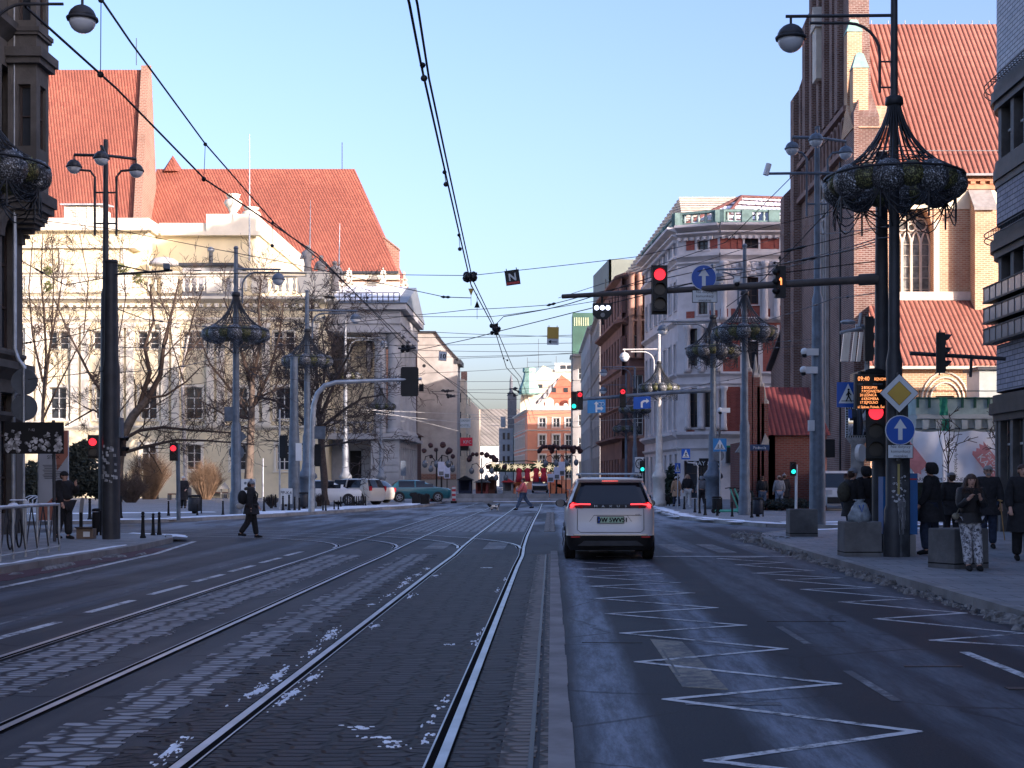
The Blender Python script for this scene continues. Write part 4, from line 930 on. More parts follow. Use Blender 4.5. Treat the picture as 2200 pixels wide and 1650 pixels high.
mb.build('cornice', GW, oh_); mg.build('baluster', M('verdigris balusters', (.30, .38, .35), .8, 0, .2), oh_); mo.build('balustrade_rail', M('verdigris rail', (.14, .22, .20), .75, 0, .25), oh_); mp.build('brick_panel', RBR, oh_)
mb = MB()
for px in (1552, 1596, 1640, 1665, 1710, 1735):
    for t, b in ((565, 690), (832, 925)):
        x = X(px, YH); mb.lathe([(.3, 0), (.24, .3), (.2, zh(t)-zh(b)-.4), (.3, zh(t)-zh(b)-.2), (.34, zh(t)-zh(b))], (x, YH-.85, zh(b)), 8)
for px in (1478, 1506, 1538):
    for t, b in ((698, 800), (832, 922)):
        u = (X(px, YH)-B_.x)/(Cn.x-B_.x); q = B_+(Cn-B_)*u; mb.lathe([(.3, 0), (.24, .3), (.2, zh(t)-zh(b)-.4), (.3, zh(t)-zh(b)-.2), (.34, zh(t)-zh(b))], (q.x, q.y-.25, zh(b)), 8)
mb.build('column', GW, oh_)
mb = MB()
for a, b in ((1545, 1594), (1630, 1672), (1708, 1750)):
    for t, bt in ((498, 514), (538, 690), (806, 832), (930, 968), (968, 1075)): mb.box(X(a, YH), YH-.64, zh(bt), X(b, YH), YH-.605, zh(t))
    for q in (0, 1): c_ = (a, b)[q]+(3, -3)[q]; mb.box(X(c_-3, YH), YH-.66, zh(925), X(c_+3, YH), YH-.604, zh(700))
for a, b in ((1594.2, 1629.8), (1672.2, 1707.8)): mb.box(X(a, YH), YH-.64, zh(514), X(b, YH), YH-.605, zh(498)); mb.box(X(a, YH), YH-.64, zh(597), X(b, YH), YH-.605, zh(537))
mb.build('stucco_panel', GW, oh_)
mb = MB()                        # carved reliefs: clusters of rolls over the arches
for px0_, px1_ in ((1560, 1640), (1652, 1700)):
    for _ in range(70):
        x = X(random.uniform(px0_, px1_), YH); z = zh(random.uniform(568, 592)); mb.sphere((x, YH-.66, z), (random.uniform(.1, .25), .1, random.uniform(.08, .2)), 6, 4)
mb.build('carved_relief', GW, oh_)
mb = MB(); pk = V((15.5, 116, zh(380)))
e = [A+V((0, 0, ztop+.4)), B_+V((0, .6, ztop+.4)), Cn+V((0, .8, ztop+.4)), D_+V((0, .8, ztop+.4))]; r2 = V((22, 118, zh(375)))
mb.add(e+[pk, r2, V((22, 127, ztop+.4))], [(0, 1, 4), (1, 2, 4), (2, 3, 5, 4), (0, 4, 5, 6)]); mb.build('roof', tiles('snow dusted tiles', (.09, .045, .042), (.12, .06, .055), .4, .62, .06, .95, 'x'), oh_)
mb = MB(); 
for a, b in ((e[1], pk), (e[2], pk), (pk, r2)): mb.tube([a+V((0, 0, .1)), b+V((0, 0, .1))], .14, 5)
mb.build('ridge_tiles', M('ridge tile', (.12, .05, .042), .8), oh_)
def onplane(a, b, c, u0, v0, u1, v1, h, mat, name):    # flat skylight lying on a roof plane
    n = (b-a).cross(c-a).normalized(); n = n if n.z > 0 else -n; f = lambda u, v: a+(b-a)*u+(c-a)*v+n*h
    m2 = MB(); m2.prism([f(u0, v0), f(u1, v0), f(u1, v1), f(u0, v1)], n*.08); return m2.build(name, mat, oh_)
onplane(e[2], e[3], pk, .42, .10, .60, .45, .05, WIN, 'skylight'); onplane(e[1], e[2], pk, .15, .2, .55, .36, .05, WIN2, 'skylight')
mb = MB(); mb.box(X(1560, YH-1), YH-1.6, zh(995), X(1600, YH-1), YH-.7, zh(962)); mb.build('shop_awning', BLACK, oh_)
mb = MB(); mb.text('DAY & LATE A', (X(1528, YH), YH-.75, zh(1000)), (1, 0, 0), (0, 0, 1), .45); mb.box(X(1500, YH), YH-.7, zh(1004), X(1545, YH), YH-.62, zh(985), 1); mb.build('shop_sign', [SIGNW, BLACK], oh_)
mb = MB(); mb.box(X(1556, YH), YH-.9, zh(968), X(1580, YH), YH-.7, zh(958)); mb.build('green_sign', M('sign green', (.02, .22, .10), .5), oh_)
# ---- brown office house with slatted roof
br = T('brown_office_house', 'brown stone corner office house under a grey slatted roof', 'building', (7, 130, 0))
BRN = M('brown sandstone', (.18, .10, .085), .9, 0, .2, .6, .3, .4); BRL = M('sunlit brown sandstone', (.42, .25, .18), .9, 0, .15, .6, .15, .4)  # brighter second tone puts sunlight on the south trim into the colour
YK = 129.0; KA = V((X(1290, 150), 150, 0)); KB = V((X(1335, YK), YK+2, 0)); KC = V((X(1352, YK), YK, 0)); KD = V((X(1420, YK), YK, 0)); zk = Z(585, YK)
def zb2(py): return Z(py, YK)
for p, q, hs in ((KC, KD, [(a, zb2(b), a+.95, zb2(t)) for a in (.3, 1.55) for t, b in ((610, 665), (720, 770), (805, 870), (880, 935), (985, 1060))]), (KB, KC, [(.5, zb2(b), 1.5, zb2(t)) for t, b in ((610, 670), (720, 775), (805, 870), (880, 935))]), (KA, KB, [(1+2.6*i, zb2(b), 2.2+2.6*i, zb2(t)) for i in range(8) for t, b in ((610, 670), (720, 775), (805, 870), (880, 935), (985, 1060))])):
    mb = MB(); d = q-p; wall(mb, p, d, d.length, zk, hs, .35); mb.build('wall', BRN, br)
    for h_ in hs: window(br, p, d, h_, .35, 2, 2, .07, WIN, FRAME)
    mb = MB()
    for z, h, o in ((zb2(598), .5, .5), (zb2(698), .5, .6), (zb2(688), .3, .3), (zb2(948), .5, .5), (zb2(795), .3, .2), (zb2(878), .3, .2)): ledge(mb, p, d, -.05, d.length+.05, z, h, o)
    mb.build('cornice', BRL if p is KC else BRN, br)
mb = MB()
for px in (1357, 1374, 1391): mb.lathe([(.34, 0), (.28, .2), (.25, 4.2), (.36, 4.4)], (X(px, YK-.4), YK-.4, zb2(770)), 8); mb.lathe([(.34, 0), (.28, .2), (.25, 3.6), (.36, 3.9)], (X(px, YK-.4), YK-.4, zb2(680)), 8)
mb.build('column', BRL, br)
ra, rb, rc, rd = P(1342, 597, 141), P(1461, 432, 141), P(1600, 432, 141), P(1480, 597, 128)
mb = MB(); mb.add([ra, rd, V((20, 128, ra.z)), V((20, 141, rc.z)), rb], [(0, 1, 2, 3, 4)])
mb.add([ra, rb, rb+V((0, 6, 0)), ra+V((0, 6, 0))], [(0, 1, 2, 3)]); mb.build('roof', M('dark roof sheet', (.03, .03, .032), .6), br)
mb = MB()
nS = 24
for i in range(nS):
    t = i/(nS-1); a = ra.lerp(rb, t); k = V((14, 0, 0)); o = V((-.15, -.25, .12))
    fr = V((ra.x+(rd.x-ra.x)*.0, 0, 0)); b = V((20, 128+(141-128)*t, a.z)); a2 = V((a.x, 141-0.0, a.z)); c2 = V((rd.x+(rb.x-rd.x)*t, 128+13*t, a.z))
    mb.prism([a2+o, c2+o, c2+o+V((0, -.04, .16)), a2+o+V((0, -.04, .16))], V((.05, -.28, .02))); mb.prism([c2+o, b+o, b+o+V((0, -.04, .16)), c2+o+V((0, -.04, .16))], V((0, -.28, .02)))
mb.tube([ra, rb, rb+V((9, 0, 0))], .16, 6); mb.build('roof_slats', M('pale timber slats', (.50, .46, .40), .7, 0, .15), br)
# ---- modern box, green roofed block, grey terraces further up the right side
def block(name, label, pts, py_top, Y0, m, wins=(), roofm=None, gl=None, wf=FRAME, nx=2):
    """pts: street corner far -> near -> right end (world xy); wins: rows (top,bottom px) ; windows along both faces"""
    t = T(name, label, 'building', (pts[1][0], pts[1][1], 0)); zt_ = Z(py_top, Y0)
    for p, q in zip(pts, pts[1:]):
        p = V((p[0], p[1], 0)); q = V((q[0], q[1], 0)); d = q-p; n = max(1, int(d.length/2.6)); hs = []
        for i in range(n):
            for a, b in wins: hs.append((d.length*(i+.28)/n, Z(b, Y0), d.length*(i+.72)/n, Z(a, Y0)))
        mb = MB(); wall(mb, p, d, d.length, zt_, hs, .25)
        mb.build('wall', m, t)
        for h_ in hs: window(t, p, d, h_, .25, nx, 2, .08, gl or WIN, wf)
        mb = MB(); ledge(mb, p, d, 0, d.length, zt_-.4, .4, .35)
        for a, b in wins: ledge(mb, p, d, 0, d.length, Z(b, Y0)-.25, .18, .12)
        mb.build('cornice', m, t)
    mb = MB(); a, b, c = [V((p[0], p[1], zt_)) for p in pts]; mb.prism([a, b, c, V((c.x, a.y, zt_))], (0, 0, .15)); mb.build('roof', roofm or POLE_D, t)
    return t
GRR = M('grey render', (.30, .30, .295), .9, 0, .15, .5, .25, .4); GRN2 = M('grey green cladding', (.20, .23, .20), .7, 0, .12, .3, .1)
GR3 = M('pale grey stucco', (.40, .40, .395), .9, 0, .14, .5, .25, .4)
block('grey_terrace_house', 'grey terraced house next beyond the brown office house', [(4.9, 172), (5.1, 150.5), (12, 150.5)], 668, 150, GRR, [(690, 735), (760, 800), (830, 880), (910, 950), (980, 1040)])
mbx = T('modern_office_block', 'plain grey green modern office block behind the slatted roof', 'building', (6.5, 164, 0)); mb = MB(); zq = Z(557, 164)
mb.box(X(1308, 164), 164, 0, 14, 176, zq); mb.prism([(X(1275, 175), 176, 0), (X(1308, 164), 164, 0), (X(1308, 164), 164, zq), (X(1275, 175), 176, Z(590, 175))], (.3, 0, 0)); mb.build('wall', GRN2, mbx)
mb = MB()
for i in range(4): y = 166+i*2.4; x = X(1308, 164)-(y-164)*.035; mb.box(x-.3, y, zq-5, x-.1, y+1.2, zq-2)
mb.build('window', WIN, mbx)
block('pale_terrace_house', 'pale grey terraced house with white windows left of the brown house', [(4.3, 208), (4.7, 172.5), (12, 172.5)], 700, 172, GR3, [(740, 775), (800, 830), (855, 890), (915, 955), (985, 1045)])
gt = block('green_roofed_block', 'tall grey block with green copper top storey', [(3.05, 215), (3.1, 209), (12, 209)], 762, 209, GRR, [(790, 815), (840, 865), (890, 915), (940, 965), (990, 1045)])
mb = MB(); a, b, c = V((3.05, 215, Z(762, 209)+.16)), V((3.1, 209, Z(762, 209)+.16)), V((12, 209, Z(762, 209)+.16)); mb.prism([a, b, c, V((12, 215, a.z))], (0, 0, Z(672, 209)-a.z)); mb.build('copper_storey', M('dark green copper', (.05, .12, .09), .6, .1, .2, .4, .2), gt)
mb = MB(); mb.box(12.01, 209.5, 0, 34, 215, 16.5); mb.build('unseen_shade_wing', GRR, gt)  # unseen wing, added to cast shade on the lower pink house
mb = MB(); mb.box(2.86, 209.2, 0, 2.98, 210.4, Z(762, 209)); mb.build('glass_strip', M('pale green glass', (.35, .45, .40), .2, 0, .1), gt)
mb = MB()
for i in range(7): mb.prism([(3.3+i*.33, 208.98, Z(700, 209)), (3.45+i*.33, 208.98, Z(700, 209)), (3.45+i*.33, 208.98, Z(682, 209)), (3.3+i*.33, 208.98, Z(682, 209))], (0, -.05, 0))
mb.build('roof_louvre', M('pale yellow green louvre', (.45, .5, .3), .6), gt)
# ---- pink house, cream gable house and the street end
PINK = M('salmon render', (.62, .26, .15), .85, 0, .08, .4, .08, .15); OFFW = M('off white trim', (.72, .66, .55), .8, 0, .08)
pk_ = T('pink_house', 'salmon pink house with white scalloped gable trim', 'building', (0, 232, 0))
YP = 232.0; pa, pb, pc = V((X(1105, 262), 262, 0)), V((X(1133, YP), YP, 0)), V((X(1240, YP), YP, 0)); zp = Z(880, YP)
def zpp(py): return Z(py, YP)
hp = []
for px in (1165, 1195, 1222):
    u = X(px, YP)-pb.x
    for t, b in ((898, 918), (934, 958), (977, 996), (1010, 1028)): hp.append((u-.55, zpp(b), u+.55, zpp(t)))
ha = [(1.2+3.2*i, zpp(b), 2.5+3.2*i, zpp(t)) for i in range(8) for t, b in ((898, 918), (934, 958), (977, 996), (1010, 1028))]
for p, q, hs in ((pa, pb, ha), (pb, pc, hp)):
    mb = MB(); d = q-p; wall(mb, p, d, d.length, zp, hs, .2); mb.build('wall', PINK, pk_)
    for h_ in hs: window(pk_, p, d, h_, .2, 2, 2, .1, WIN, FRAME, surround=.2, sm=OFFW)
    mb = MB()
    for z, h, o in ((zp-.3, .35, .35), (zpp(926), .2, .15), (zpp(968), .2, .15)): ledge(mb, p, d, -.1, d.length, z, h, o)
    mb.build('cornice', OFFW, pk_)
mb = MB(); xg0, xg1 = pb.x+.6, pc.x
mb.prism([(xg0+1.4, YP+1.2, zp), (X(1310, YP), YP+1.2, zp), (X(1206, YP), YP+1.2, zpp(804))], (0, .5, 0)); mb.build('gable', M('brick red gable render', (.50, .16, .09), .85, 0, .1), pk_)
mb = MB(); apx = V((X(1206, YP), YP+1, zpp(803)))
mb.add([pb+V((.3, 1, zp+.2)), apx, apx+V((0, 30, 0)), pb+V((-1.2, 30, zp+.2))], [(0, 1, 2, 3)]); mb.build('roof', tiles('slate with snow', (.07, .07, .09), (.10, .10, .13), .5, .9, .06, .8, 'x'), pk_)
mb = MB()
for px in (1190, 1216): mb.box(X(px, YP)-.35, YP+1.1, zpp(842), X(px, YP)+.35, YP+1.19, zpp(832))
mb.build('gable_window', WIN, pk_)
mb = MB()                        # scalloped parapet
def scallop(px0_, px1_, top):
    x0_, x1_ = X(px0_, YP), X(px1_, YP); r = (x1_-x0_)/2; zc = zpp(top)-r
    poly = [(x0_, YP-.1, zp+.05), (x1_, YP-.1, zp+.05)]+[(x0_+r+r*cos(pi*k/10), YP-.1, max(zc, zp+.1)+r*sin(pi*k/10)) for k in range(11)]
    mb.prism(poly, (0, .35, 0))
mb.box(pb.x, YP-.08, zp+.06, pc.x, YP+.22, zpp(872))
for a, b, t in ((1133, 1142, 854), (1143, 1152, 866), (1160, 1169, 866), (1171, 1190, 854), (1192, 1201, 866), (1211, 1220, 866), (1222, 1236, 854)): scallop(a, b, t)
mb.build('scalloped_parapet', OFFW, pk_)
cg = T('cream_gable_house', 'cream gabled house with small green copper turret', 'building', (-1, 268, 0)); YQ = 268
mb = MB(); mb.prism([P(1118, 1050, YQ), P(1245, 1050, YQ), P(1245, 800, YQ), P(1222, 800, YQ), P(1200, 797, YQ), P(1180, 792, YQ), P(1167, 785, YQ), P(1122, 835, YQ), P(1118, 860, YQ)], (0, 16, 0)); mb.build('wall', M('pale cream render', (.66, .58, .42), .9, 0, .1, .4, .1, .2), cg)
mb = MB(); mb.prism([P(1192, 798, YQ-.4), P(1240, 798, YQ-.4), P(1240, 780, YQ-.4), P(1192, 780, YQ-.4)], (0, 10, 0)); mb.build('attic', M('white attic', (.62, .6, .55), .8), cg)
mb = MB(); mb.lathe([(2.0, 0), (1.9, 1.2), (1.3, 2.6), (1.0, 4.0), (1.25, 4.3), (1.2, 5.0)], P(1137, 848, YQ-2), 8, False); mb.build('copper_turret', COPPER, cg)
mb = MB(); 
for px, py in ((1210, 785), (1224, 785), (1160, 826), (1190, 826)): mb.box(X(px, YQ)-.5, YQ-.5, Z(py+8, YQ), X(px, YQ)+.5, YQ-.42, Z(py, YQ))
mb.build('window', WIN, cg)
mb = MB(); 
for px, t in ((1133, 768), (1157, 728), (1195, 765)): mb.tube([P(px, 790, YQ+5), P(px, t, YQ+5)], .05, 4)
mb.tube([P(1133, 778, YQ+3), P(1185, 778, YQ+3)], .05, 4); mb.build('antenna', POLE_D, cg)
fr = T('long_roof_hall', 'long low hall with plain grey roof closing the street', 'building', (-9, 330, 0)); YR_ = 330
mb = MB(); mb.box(X(985, YR_), YR_, 0, X(1110, YR_), YR_+20, Z(958, YR_)); mb.build('wall', M('white far wall', (.60, .60, .57), .9, 0, .1), fr)
mb = MB(); mb.prism([P(975, 956, YR_-.5), P(1120, 956, YR_-.5), V((X(1120, YR_), YR_+10, Z(876, YR_))), V((X(975, YR_), YR_+10, Z(876, YR_)))], (0, .2, .2)); mb.build('roof', tiles('weathered grey roof', (.21, .195, .165), (.25, .23, .20), 1.1, 3, .1), fr)
sp = T('church_spire_tower', 'narrow dark tower standing between street end and pink house', 'tower', (-3, 290, 0))
mb = MB(); x = X(1100, 290); mb.box(x-.9, 290, 0, x+.9, 292, Z(850, 290)); mb.lathe([(.9, 0), (.35, 1.0), (.3, 3.2), (.02, 4.6)], (x-.2, 291, Z(850, 290)), 8); mb.build('tower', M('dark weathered render', (.13, .135, .15), .9, 0, .2), sp)
gl = T('grey_slim_house', 'slim blue grey house left of the pink house', 'building', (-4, 275, 0)); mb = MB()
mb.box(X(1072, 275), 275, 0, X(1102, 275), 288, Z(920, 275)); mb.box(X(1076, 275), 274.5, Z(918, 275), X(1086, 275), 276, Z(896, 275)); mb.build('wall', M('blue grey render', (.25, .28, .32), .9, 0, .12), gl)
mb = MB(); 
for py in (930, 955, 980): mb.box(X(1080, 275), 274.9, Z(py+14, 275), X(1085, 275), 274.99, Z(py, 275)); mb.box(X(1090, 275), 274.9, Z(py+14, 275), X(1095, 275), 274.99, Z(py, 275))
mb.build('window', WIN, gl)
# ---- left row beyond the blind gable
lh = T('hostel_house', 'pale house with hostel sign beyond the blind gable', 'building', (-12, 205, 0)); YL = 192
mb = MB(); xl = X(1000, YL)
poly = [(980, 800), (993, 800), (1000, 830)]; mb.box(X(960, YL), YL, 0, xl, YL+40, Z(850, YL)); mb.box(X(984, YL), YL-.3, 0, X(998, YL), YL+6, Z(815, YL)); mb.build('wall', M('warm plaster', (.62, .52, .38), .9, 0, .15), lh)
mb = MB(); mb.box(X(993, YL)-.3, YL+2, Z(815, YL), X(993, YL)+.5, YL+3, Z(796, YL)); mb.build('chimney', BR_R, lh)
mb = MB()
for py in (845, 885, 930, 960): mb.box(X(987, YL), YL-.36, Z(py+20, YL), X(991, YL), YL-.305, Z(py, YL)); mb.box(xl+.003, YL+3, Z(py+20, YL), xl+.05, YL+5, Z(py, YL)); mb.box(xl+.003, YL+9, Z(py+20, YL), xl+.05, YL+11, Z(py, YL))
mb.build('window', WIN, lh)
def sign_board(name, label, px0_, px1_, py0, py1, Y, m, lines=(), tm=None, cat='sign', th=.12, vsz=None):
    t = T(name, label, cat, P((px0_+px1_)/2, py1, Y)); mb = MB(); mb.box(X(px0_, Y), Y-th/2, Z(py1, Y), X(px1_, Y), Y+th/2, Z(py0, Y)); mb.build('board', m, t)
    if lines:
        mb = MB(); n = len(lines); hgt = (py1-py0)*Y/F/n
        for i, s in enumerate(lines):
            w = text_mesh(s)[1]; sz = min(hgt*.95, (px1_-px0_)*Y/F*.9/max(w, .1)) if not vsz else vsz
            mb.text(s, (X((px0_+px1_)/2, Y), Y-th/2-.01, Z(py0, Y)-hgt*(i+.5)-sz*.33), (1, 0, 0), (0, 0, 1), sz)
        mb.build('lettering', tm or MATB, t)
    return t
sign_board('hostel_sign', 'white projecting sign reading corner hostel', 984, 1011, 899, 919, 185, SIGNW, ('CORNER', 'HOSTEL'), M('dark green lettering', (.06, .14, .10), .6))
k = sign_board('restaurant_sign', 'red projecting restaurant sign with white letters on the left row', 984, 1015, 940, 958, 186, M('bright red sign', (.75, .03, .06), .4), (), None)
mb = MB(); mb.text('KFC', (X(1004, 186), 185.9, Z(953, 186)), (1, .0, 0), (0, 0, 1), .6); mb.build('lettering', SIGNW, k)
mb = MB(); mb.box(X(980, 187), 186.6, Z(968, 187), X(1007, 187), 188, Z(955, 187)); tag(mb.build('shop_canopy', BLACK), 'black box canopy below the red restaurant sign', 'canopy')
# ---- corner pavilion under scaffolding netting and the advertising banner
YW = 60.0
bs = T('renovated_pavilion', 'pale pavilion with green netting and crenellated parapet, under repair', 'building', (X(2050, YW), YW, 0))
xw0, xw1 = X(1968, YW), X(2240, YW)
mb = MB(); mb.box(xw0, YW, Z(920, YW), xw1, YW+3, Z(890, YW)); mb.box(xw0, YW-.2, Z(900, YW), xw1, YW-.003, Z(893, YW)); mb.box(xw0, YW+.1, 0, xw1, YW+5, Z(922, YW))
for i in range(9): x = xw0+.25+i*.55; mb.prism([(x, YW-.004, Z(922, YW)), (x+.22, YW-.004, Z(922, YW)), (x+.25, YW-.004, Z(902, YW)), (x-.03, YW-.004, Z(902, YW))], (0, -.2, 0))
mb.build('wall', M('pale green grey render', (.42, .46, .44), .9, 0, .12, .8, .2, .3), bs)
mb = MB(); mb.box(xw0, YW+.05, Z(889.5, YW), xw1, YW+2.8, Z(856, YW)); mb.build('parapet', M('netted parapet', (.33, .42, .39), .9, 0, .2, 1.5, .1), bs)
mb = MB()
for px in (1972, 1997, 2068, 2095, 2124, 2152): mb.box(X(px, YW)-.05, YW-.02, Z(876, YW), X(px, YW)+.05, YW+.045, Z(853, YW))
mb.tube([(xw0, YW, Z(840, YW)), (xw1, YW, Z(840, YW))], .02, 5); mb.tube([(xw0, YW, Z(855, YW)), (xw1, YW, Z(855, YW))], .035, 5)
for px in (1975, 2066, 2160): mb.tube([(X(px, YW), YW, Z(856, YW)), (X(px, YW), YW, Z(838, YW))], .02, 5)
mb.build('rail_post', M('dark green steel', (.02, .09, .06), .6), bs)
mb = MB(); n = 8; vs = []
for j in range(9):
    for i in range(6): vs.append((X(2014+i*3.6+(j % 2)*1.5+j*.6, YW), YW-.16-.05*math.sin(i*1.7+j), Z(854+j*9, YW)))
mb.add(vs, [(j*6+i, j*6+i+1, j*6+i+7, j*6+i+6) for j in range(8) for i in range(5)], True); mb.build('green_netting', M('green netting', (.05, .28, .17), .9, 0, .3, 5), bs)
mb = MB(); mb.box(xw0, YW+3.01, Z(856, YW), X(2150, YW), YW+3.4, Z(800, YW)) if False else mb.box(X(2104, 66), 66, Z(862, 66), X(2170, 66), 68, Z(795, 66)); mb.build('glazed_hut', M('pale glazed panels', (.42, .45, .42), .3, 0, .1), bs)
mb = MB(); mb.box(X(2098, 66), 65.8, Z(795, 66)+.003, X(2175, 66), 68.2, Z(788, 66)); mb.build('hut_roof', POLE_D, bs)
bn = T('advertising_banner', 'creased white advertising banner hung along the pavilion', 'banner', (X(2060, 58), 58, .6)); YN = 58.4
BANM = M('banner fabric', (.88, .90, .92), .6, 0, .05, 1.5)
mb = MB(); nx, nz = 60, 16; xb0, xb1 = X(1962, YN), X(2240, YN); zb0_, zb1_ = Z(1036, YN), Z(925, YN); vs = []
def bulge(u, v):
    s = .10*sin(u*19+v*3)+.05*sin(u*41-v*7)+.08*sin(v*5+u*11); d_ = abs(u-.215)
    return s*.5-(.35*max(0, 1-d_/.02)*(1-v) if d_ < .02 else 0)
for j in range(nz+1):
    for i in range(nx+1):
        u, v = i/nx, j/nz; vs.append((xb0+(xb1-xb0)*u, YN+bulge(u, v), zb0_+(zb1_-zb0_)*v-(.06*abs(sin(u*14)) if j == nz else 0)))
mb.add(vs, [(j*(nx+1)+i, j*(nx+1)+i+1, (j+1)*(nx+1)+i+1, (j+1)*(nx+1)+i) for j in range(nz) for i in range(nx)], True); mb.build('fabric', BANM, bn)
def brush(px, py, wpx, hpx, ang):        # ragged red brush stroke patch
    c = P(px, py, YN-.22); ca, sa = cos(ang), sin(ang); pts = []; w, h = wpx*YN/F/2, hpx*YN/F/2
    n = 7
    for k in range(n+1): pts.append((-w-random.uniform(0, .2)*(k % 2), -h+2*h*k/n))
    for k in range(n+1): pts.append((w+random.uniform(0, .2)*(k % 2), h-2*h*k/n))
    return [(c.x+a*ca-b*sa, c.y, c.z+a*sa+b*ca) for a, b in pts], c
mb = MB(); a1 = R(-52); poly, c1 = brush(2125, 993, 70, 36, a1); mb.prism(poly, (0, .02, 0)); poly2, c2 = brush(1962, 985, 60, 34, a1); mb.prism(poly2, (0, .02, 0)); mb.build('red_brush_patch', M('faded red print', (.50, .22, .23), .6), bn)
mb = MB(); uu = V((cos(a1), 0, sin(a1))); vv = V((-sin(a1), 0, cos(a1)))
mb.text('KABE', c1+V((0, -.03, 0))-vv*.28-uu*.0, uu, vv, .40); mb.text('Farby', c1+V((0, -.03, 0))+vv*.06, uu, vv, .32); mb.build('lettering', SIGNW, bn)
mb = MB(); mb.text('www.farbykabe.pl', (X(2047, YN), YN-.25, Z(987, YN)), (0, 0, -1), (1, 0, 0), .20); mb.text('MARKA TERMO   BIZNES PARTNER   KOMAR', (X(2060, YN), YN-.25, Z(1033.5, YN)), (1, 0, 0), (0, 0, 1), .20); mb.build('small_lettering', MATB, bn)
mb = MB(); mb.box(xb0, YN-.05, 0.12, xb1, YN+1.4, Z(1037, YN)); tag(mb.build('hedge', M('dark hedge', (.012, .02, .014), .9, 0, .5, 6, .8)), 'low dark hedge below the white banner', 'hedge')
# ---- christmas market at the end of the street
WOOD = M('glow orange wood', (.80, .24, .09), .7, 0, .15, 2); GOLD = emit('warm golden lights', (1, .78, .36), .28)  # orange brightened, glow of the market lights put into the wood colour
YM = 128.0
mk = T('market_gate', 'red orange timber market gable decorated with lights', 'market stall', (X(1140, YM), YM, 0))
mb = MB(); 
for s in (-1, 1):
    a, b = P(1152, 1008, YM), P(1152+s*56, 1043, YM); mb.prism([a, b, b+V((0, 0, -.45)), a+V((0, 0, -.5))], (0, .5, 0)); mb.box(X(1152+s*50, YM)-.25, YM, 0, X(1152+s*50, YM)+.25, YM+.4, Z(1040, YM))
    mb.box(X(1152+s*36, YM)-.12, YM, 0, X(1152+s*36, YM)+.12, YM+.4, Z(1040, YM))
mb.prism([P(1180, 1040, YM-1), P(1222, 1054, YM-1), P(1222, 1068, YM-1), P(1180, 1068, YM-1)], (0, 3, 0)); mb.build('frame', WOOD, mk)
mb = MB()
for _ in range(60): px = 1152+random.uniform(-26, 26); py = random.uniform(1012, 1012+abs(px-1152)*.6+14); mb.sphere(P(px, py, YM-.2), random.uniform(.06, .14), 5, 4)
mb.build('light_bulb', GOLD, mk)
mb = MB()
for px in (1115, 1133, 1152, 1168): mb.sphere(P(px, 1012, YM-.4), (.28, .2, .3), 6, 5); mb.lathe([(.32, -.9), (.2, 0)], P(px, 1014, YM-.4), 6)
mb.build('red_figure', M('red felt', (.55, .03, .05), .8), mk)
for i, (px, py) in enumerate(((1060, 998), (1078, 1000), (1092, 1003), (1107, 1003), (1119, 1004), (1134, 1004), (1157, 999), (1180, 1004), (1194, 1006), (1210, 1007), (1222, 1006))):
    mb = MB(); c = P(px, py, 134); r = .42 if i != 6 else .62
    pts = [c+V(((r if k % 2 == 0 else r*.3)*sin(pi*k/8+i), 0, (r if k % 2 == 0 else r*.3)*cos(pi*k/8+i))) for k in range(16)]; mb.prism(pts, (0, .12, 0))
    if i == 0: tag(mb.build('star_light', GOLD), 'golden star lights strung above the market', 'star light', 'golden star lights above the market')
    else: tag(mb.build('star_light', GOLD), 'golden star lights strung above the market', 'star light', 'golden star lights above the market')
mb = MB(); mb.tube([P(1050, 993, 134.2), P(1130, 990, 134.2), P(1225, 998, 134.2)], .05, 5); mb.box(X(1050, 134.2), 134.2, Z(1014, 134.2), X(1225, 134.2), 134.5, Z(996, 134.2)); tag(mb.build('light_garland_frame', M('dark fir garland', (.03, .05, .03), .95, 0, .5, 6)), 'dark fir garland frame carrying golden stars', 'garland')
def stall(px0_, px1_, t, b, Y, m, label, roofc):
    s = T('market_stall', label, 'market stall', (X((px0_+px1_)/2, Y), Y, 0)); x0_, x1_ = X(px0_, Y), X(px1_, Y); z1 = Z(t, Y)
    mb = MB(); mb.box(x0_, Y, 0, x1_, Y+2, z1*.35); mb.box(x0_, Y+1.8, z1*.35, x1_, Y+2, z1*.8); mb.box(x0_, Y, z1*.35, x0_+.15, Y+.15, z1*.8); mb.box(x1_-.15, Y, z1*.35, x1_, Y+.15, z1*.8); mb.build('booth', m, s)
    mb = MB(); mb.prism([(x0_-.2, Y-.3, z1*.8), (x1_+.2, Y-.3, z1*.8), ((x0_+x1_)/2, Y-.3, z1)], (0, 2.6, 0)); mb.build('roof', roofc, s)
stall(1022, 1048, 1028, 1065, 122, M('red brown booth', (.20, .05, .04), .8), 'red brown market booth behind the concrete barriers', CONCD)
stall(1048, 1065, 1022, 1065, 126, M('brown booth', (.12, .05, .03), .8), 'dark brown market booth with lit edge', BROWNF)
stall(1080, 1102, 1028, 1064, 124, CONC, 'grey market booth with a red sign board', REDS)
stall(985, 1012, 1022, 1064, 120, M('navy booth', (.02, .025, .05), .8), 'navy market booth at the foot of the bare gable wall', MATB)
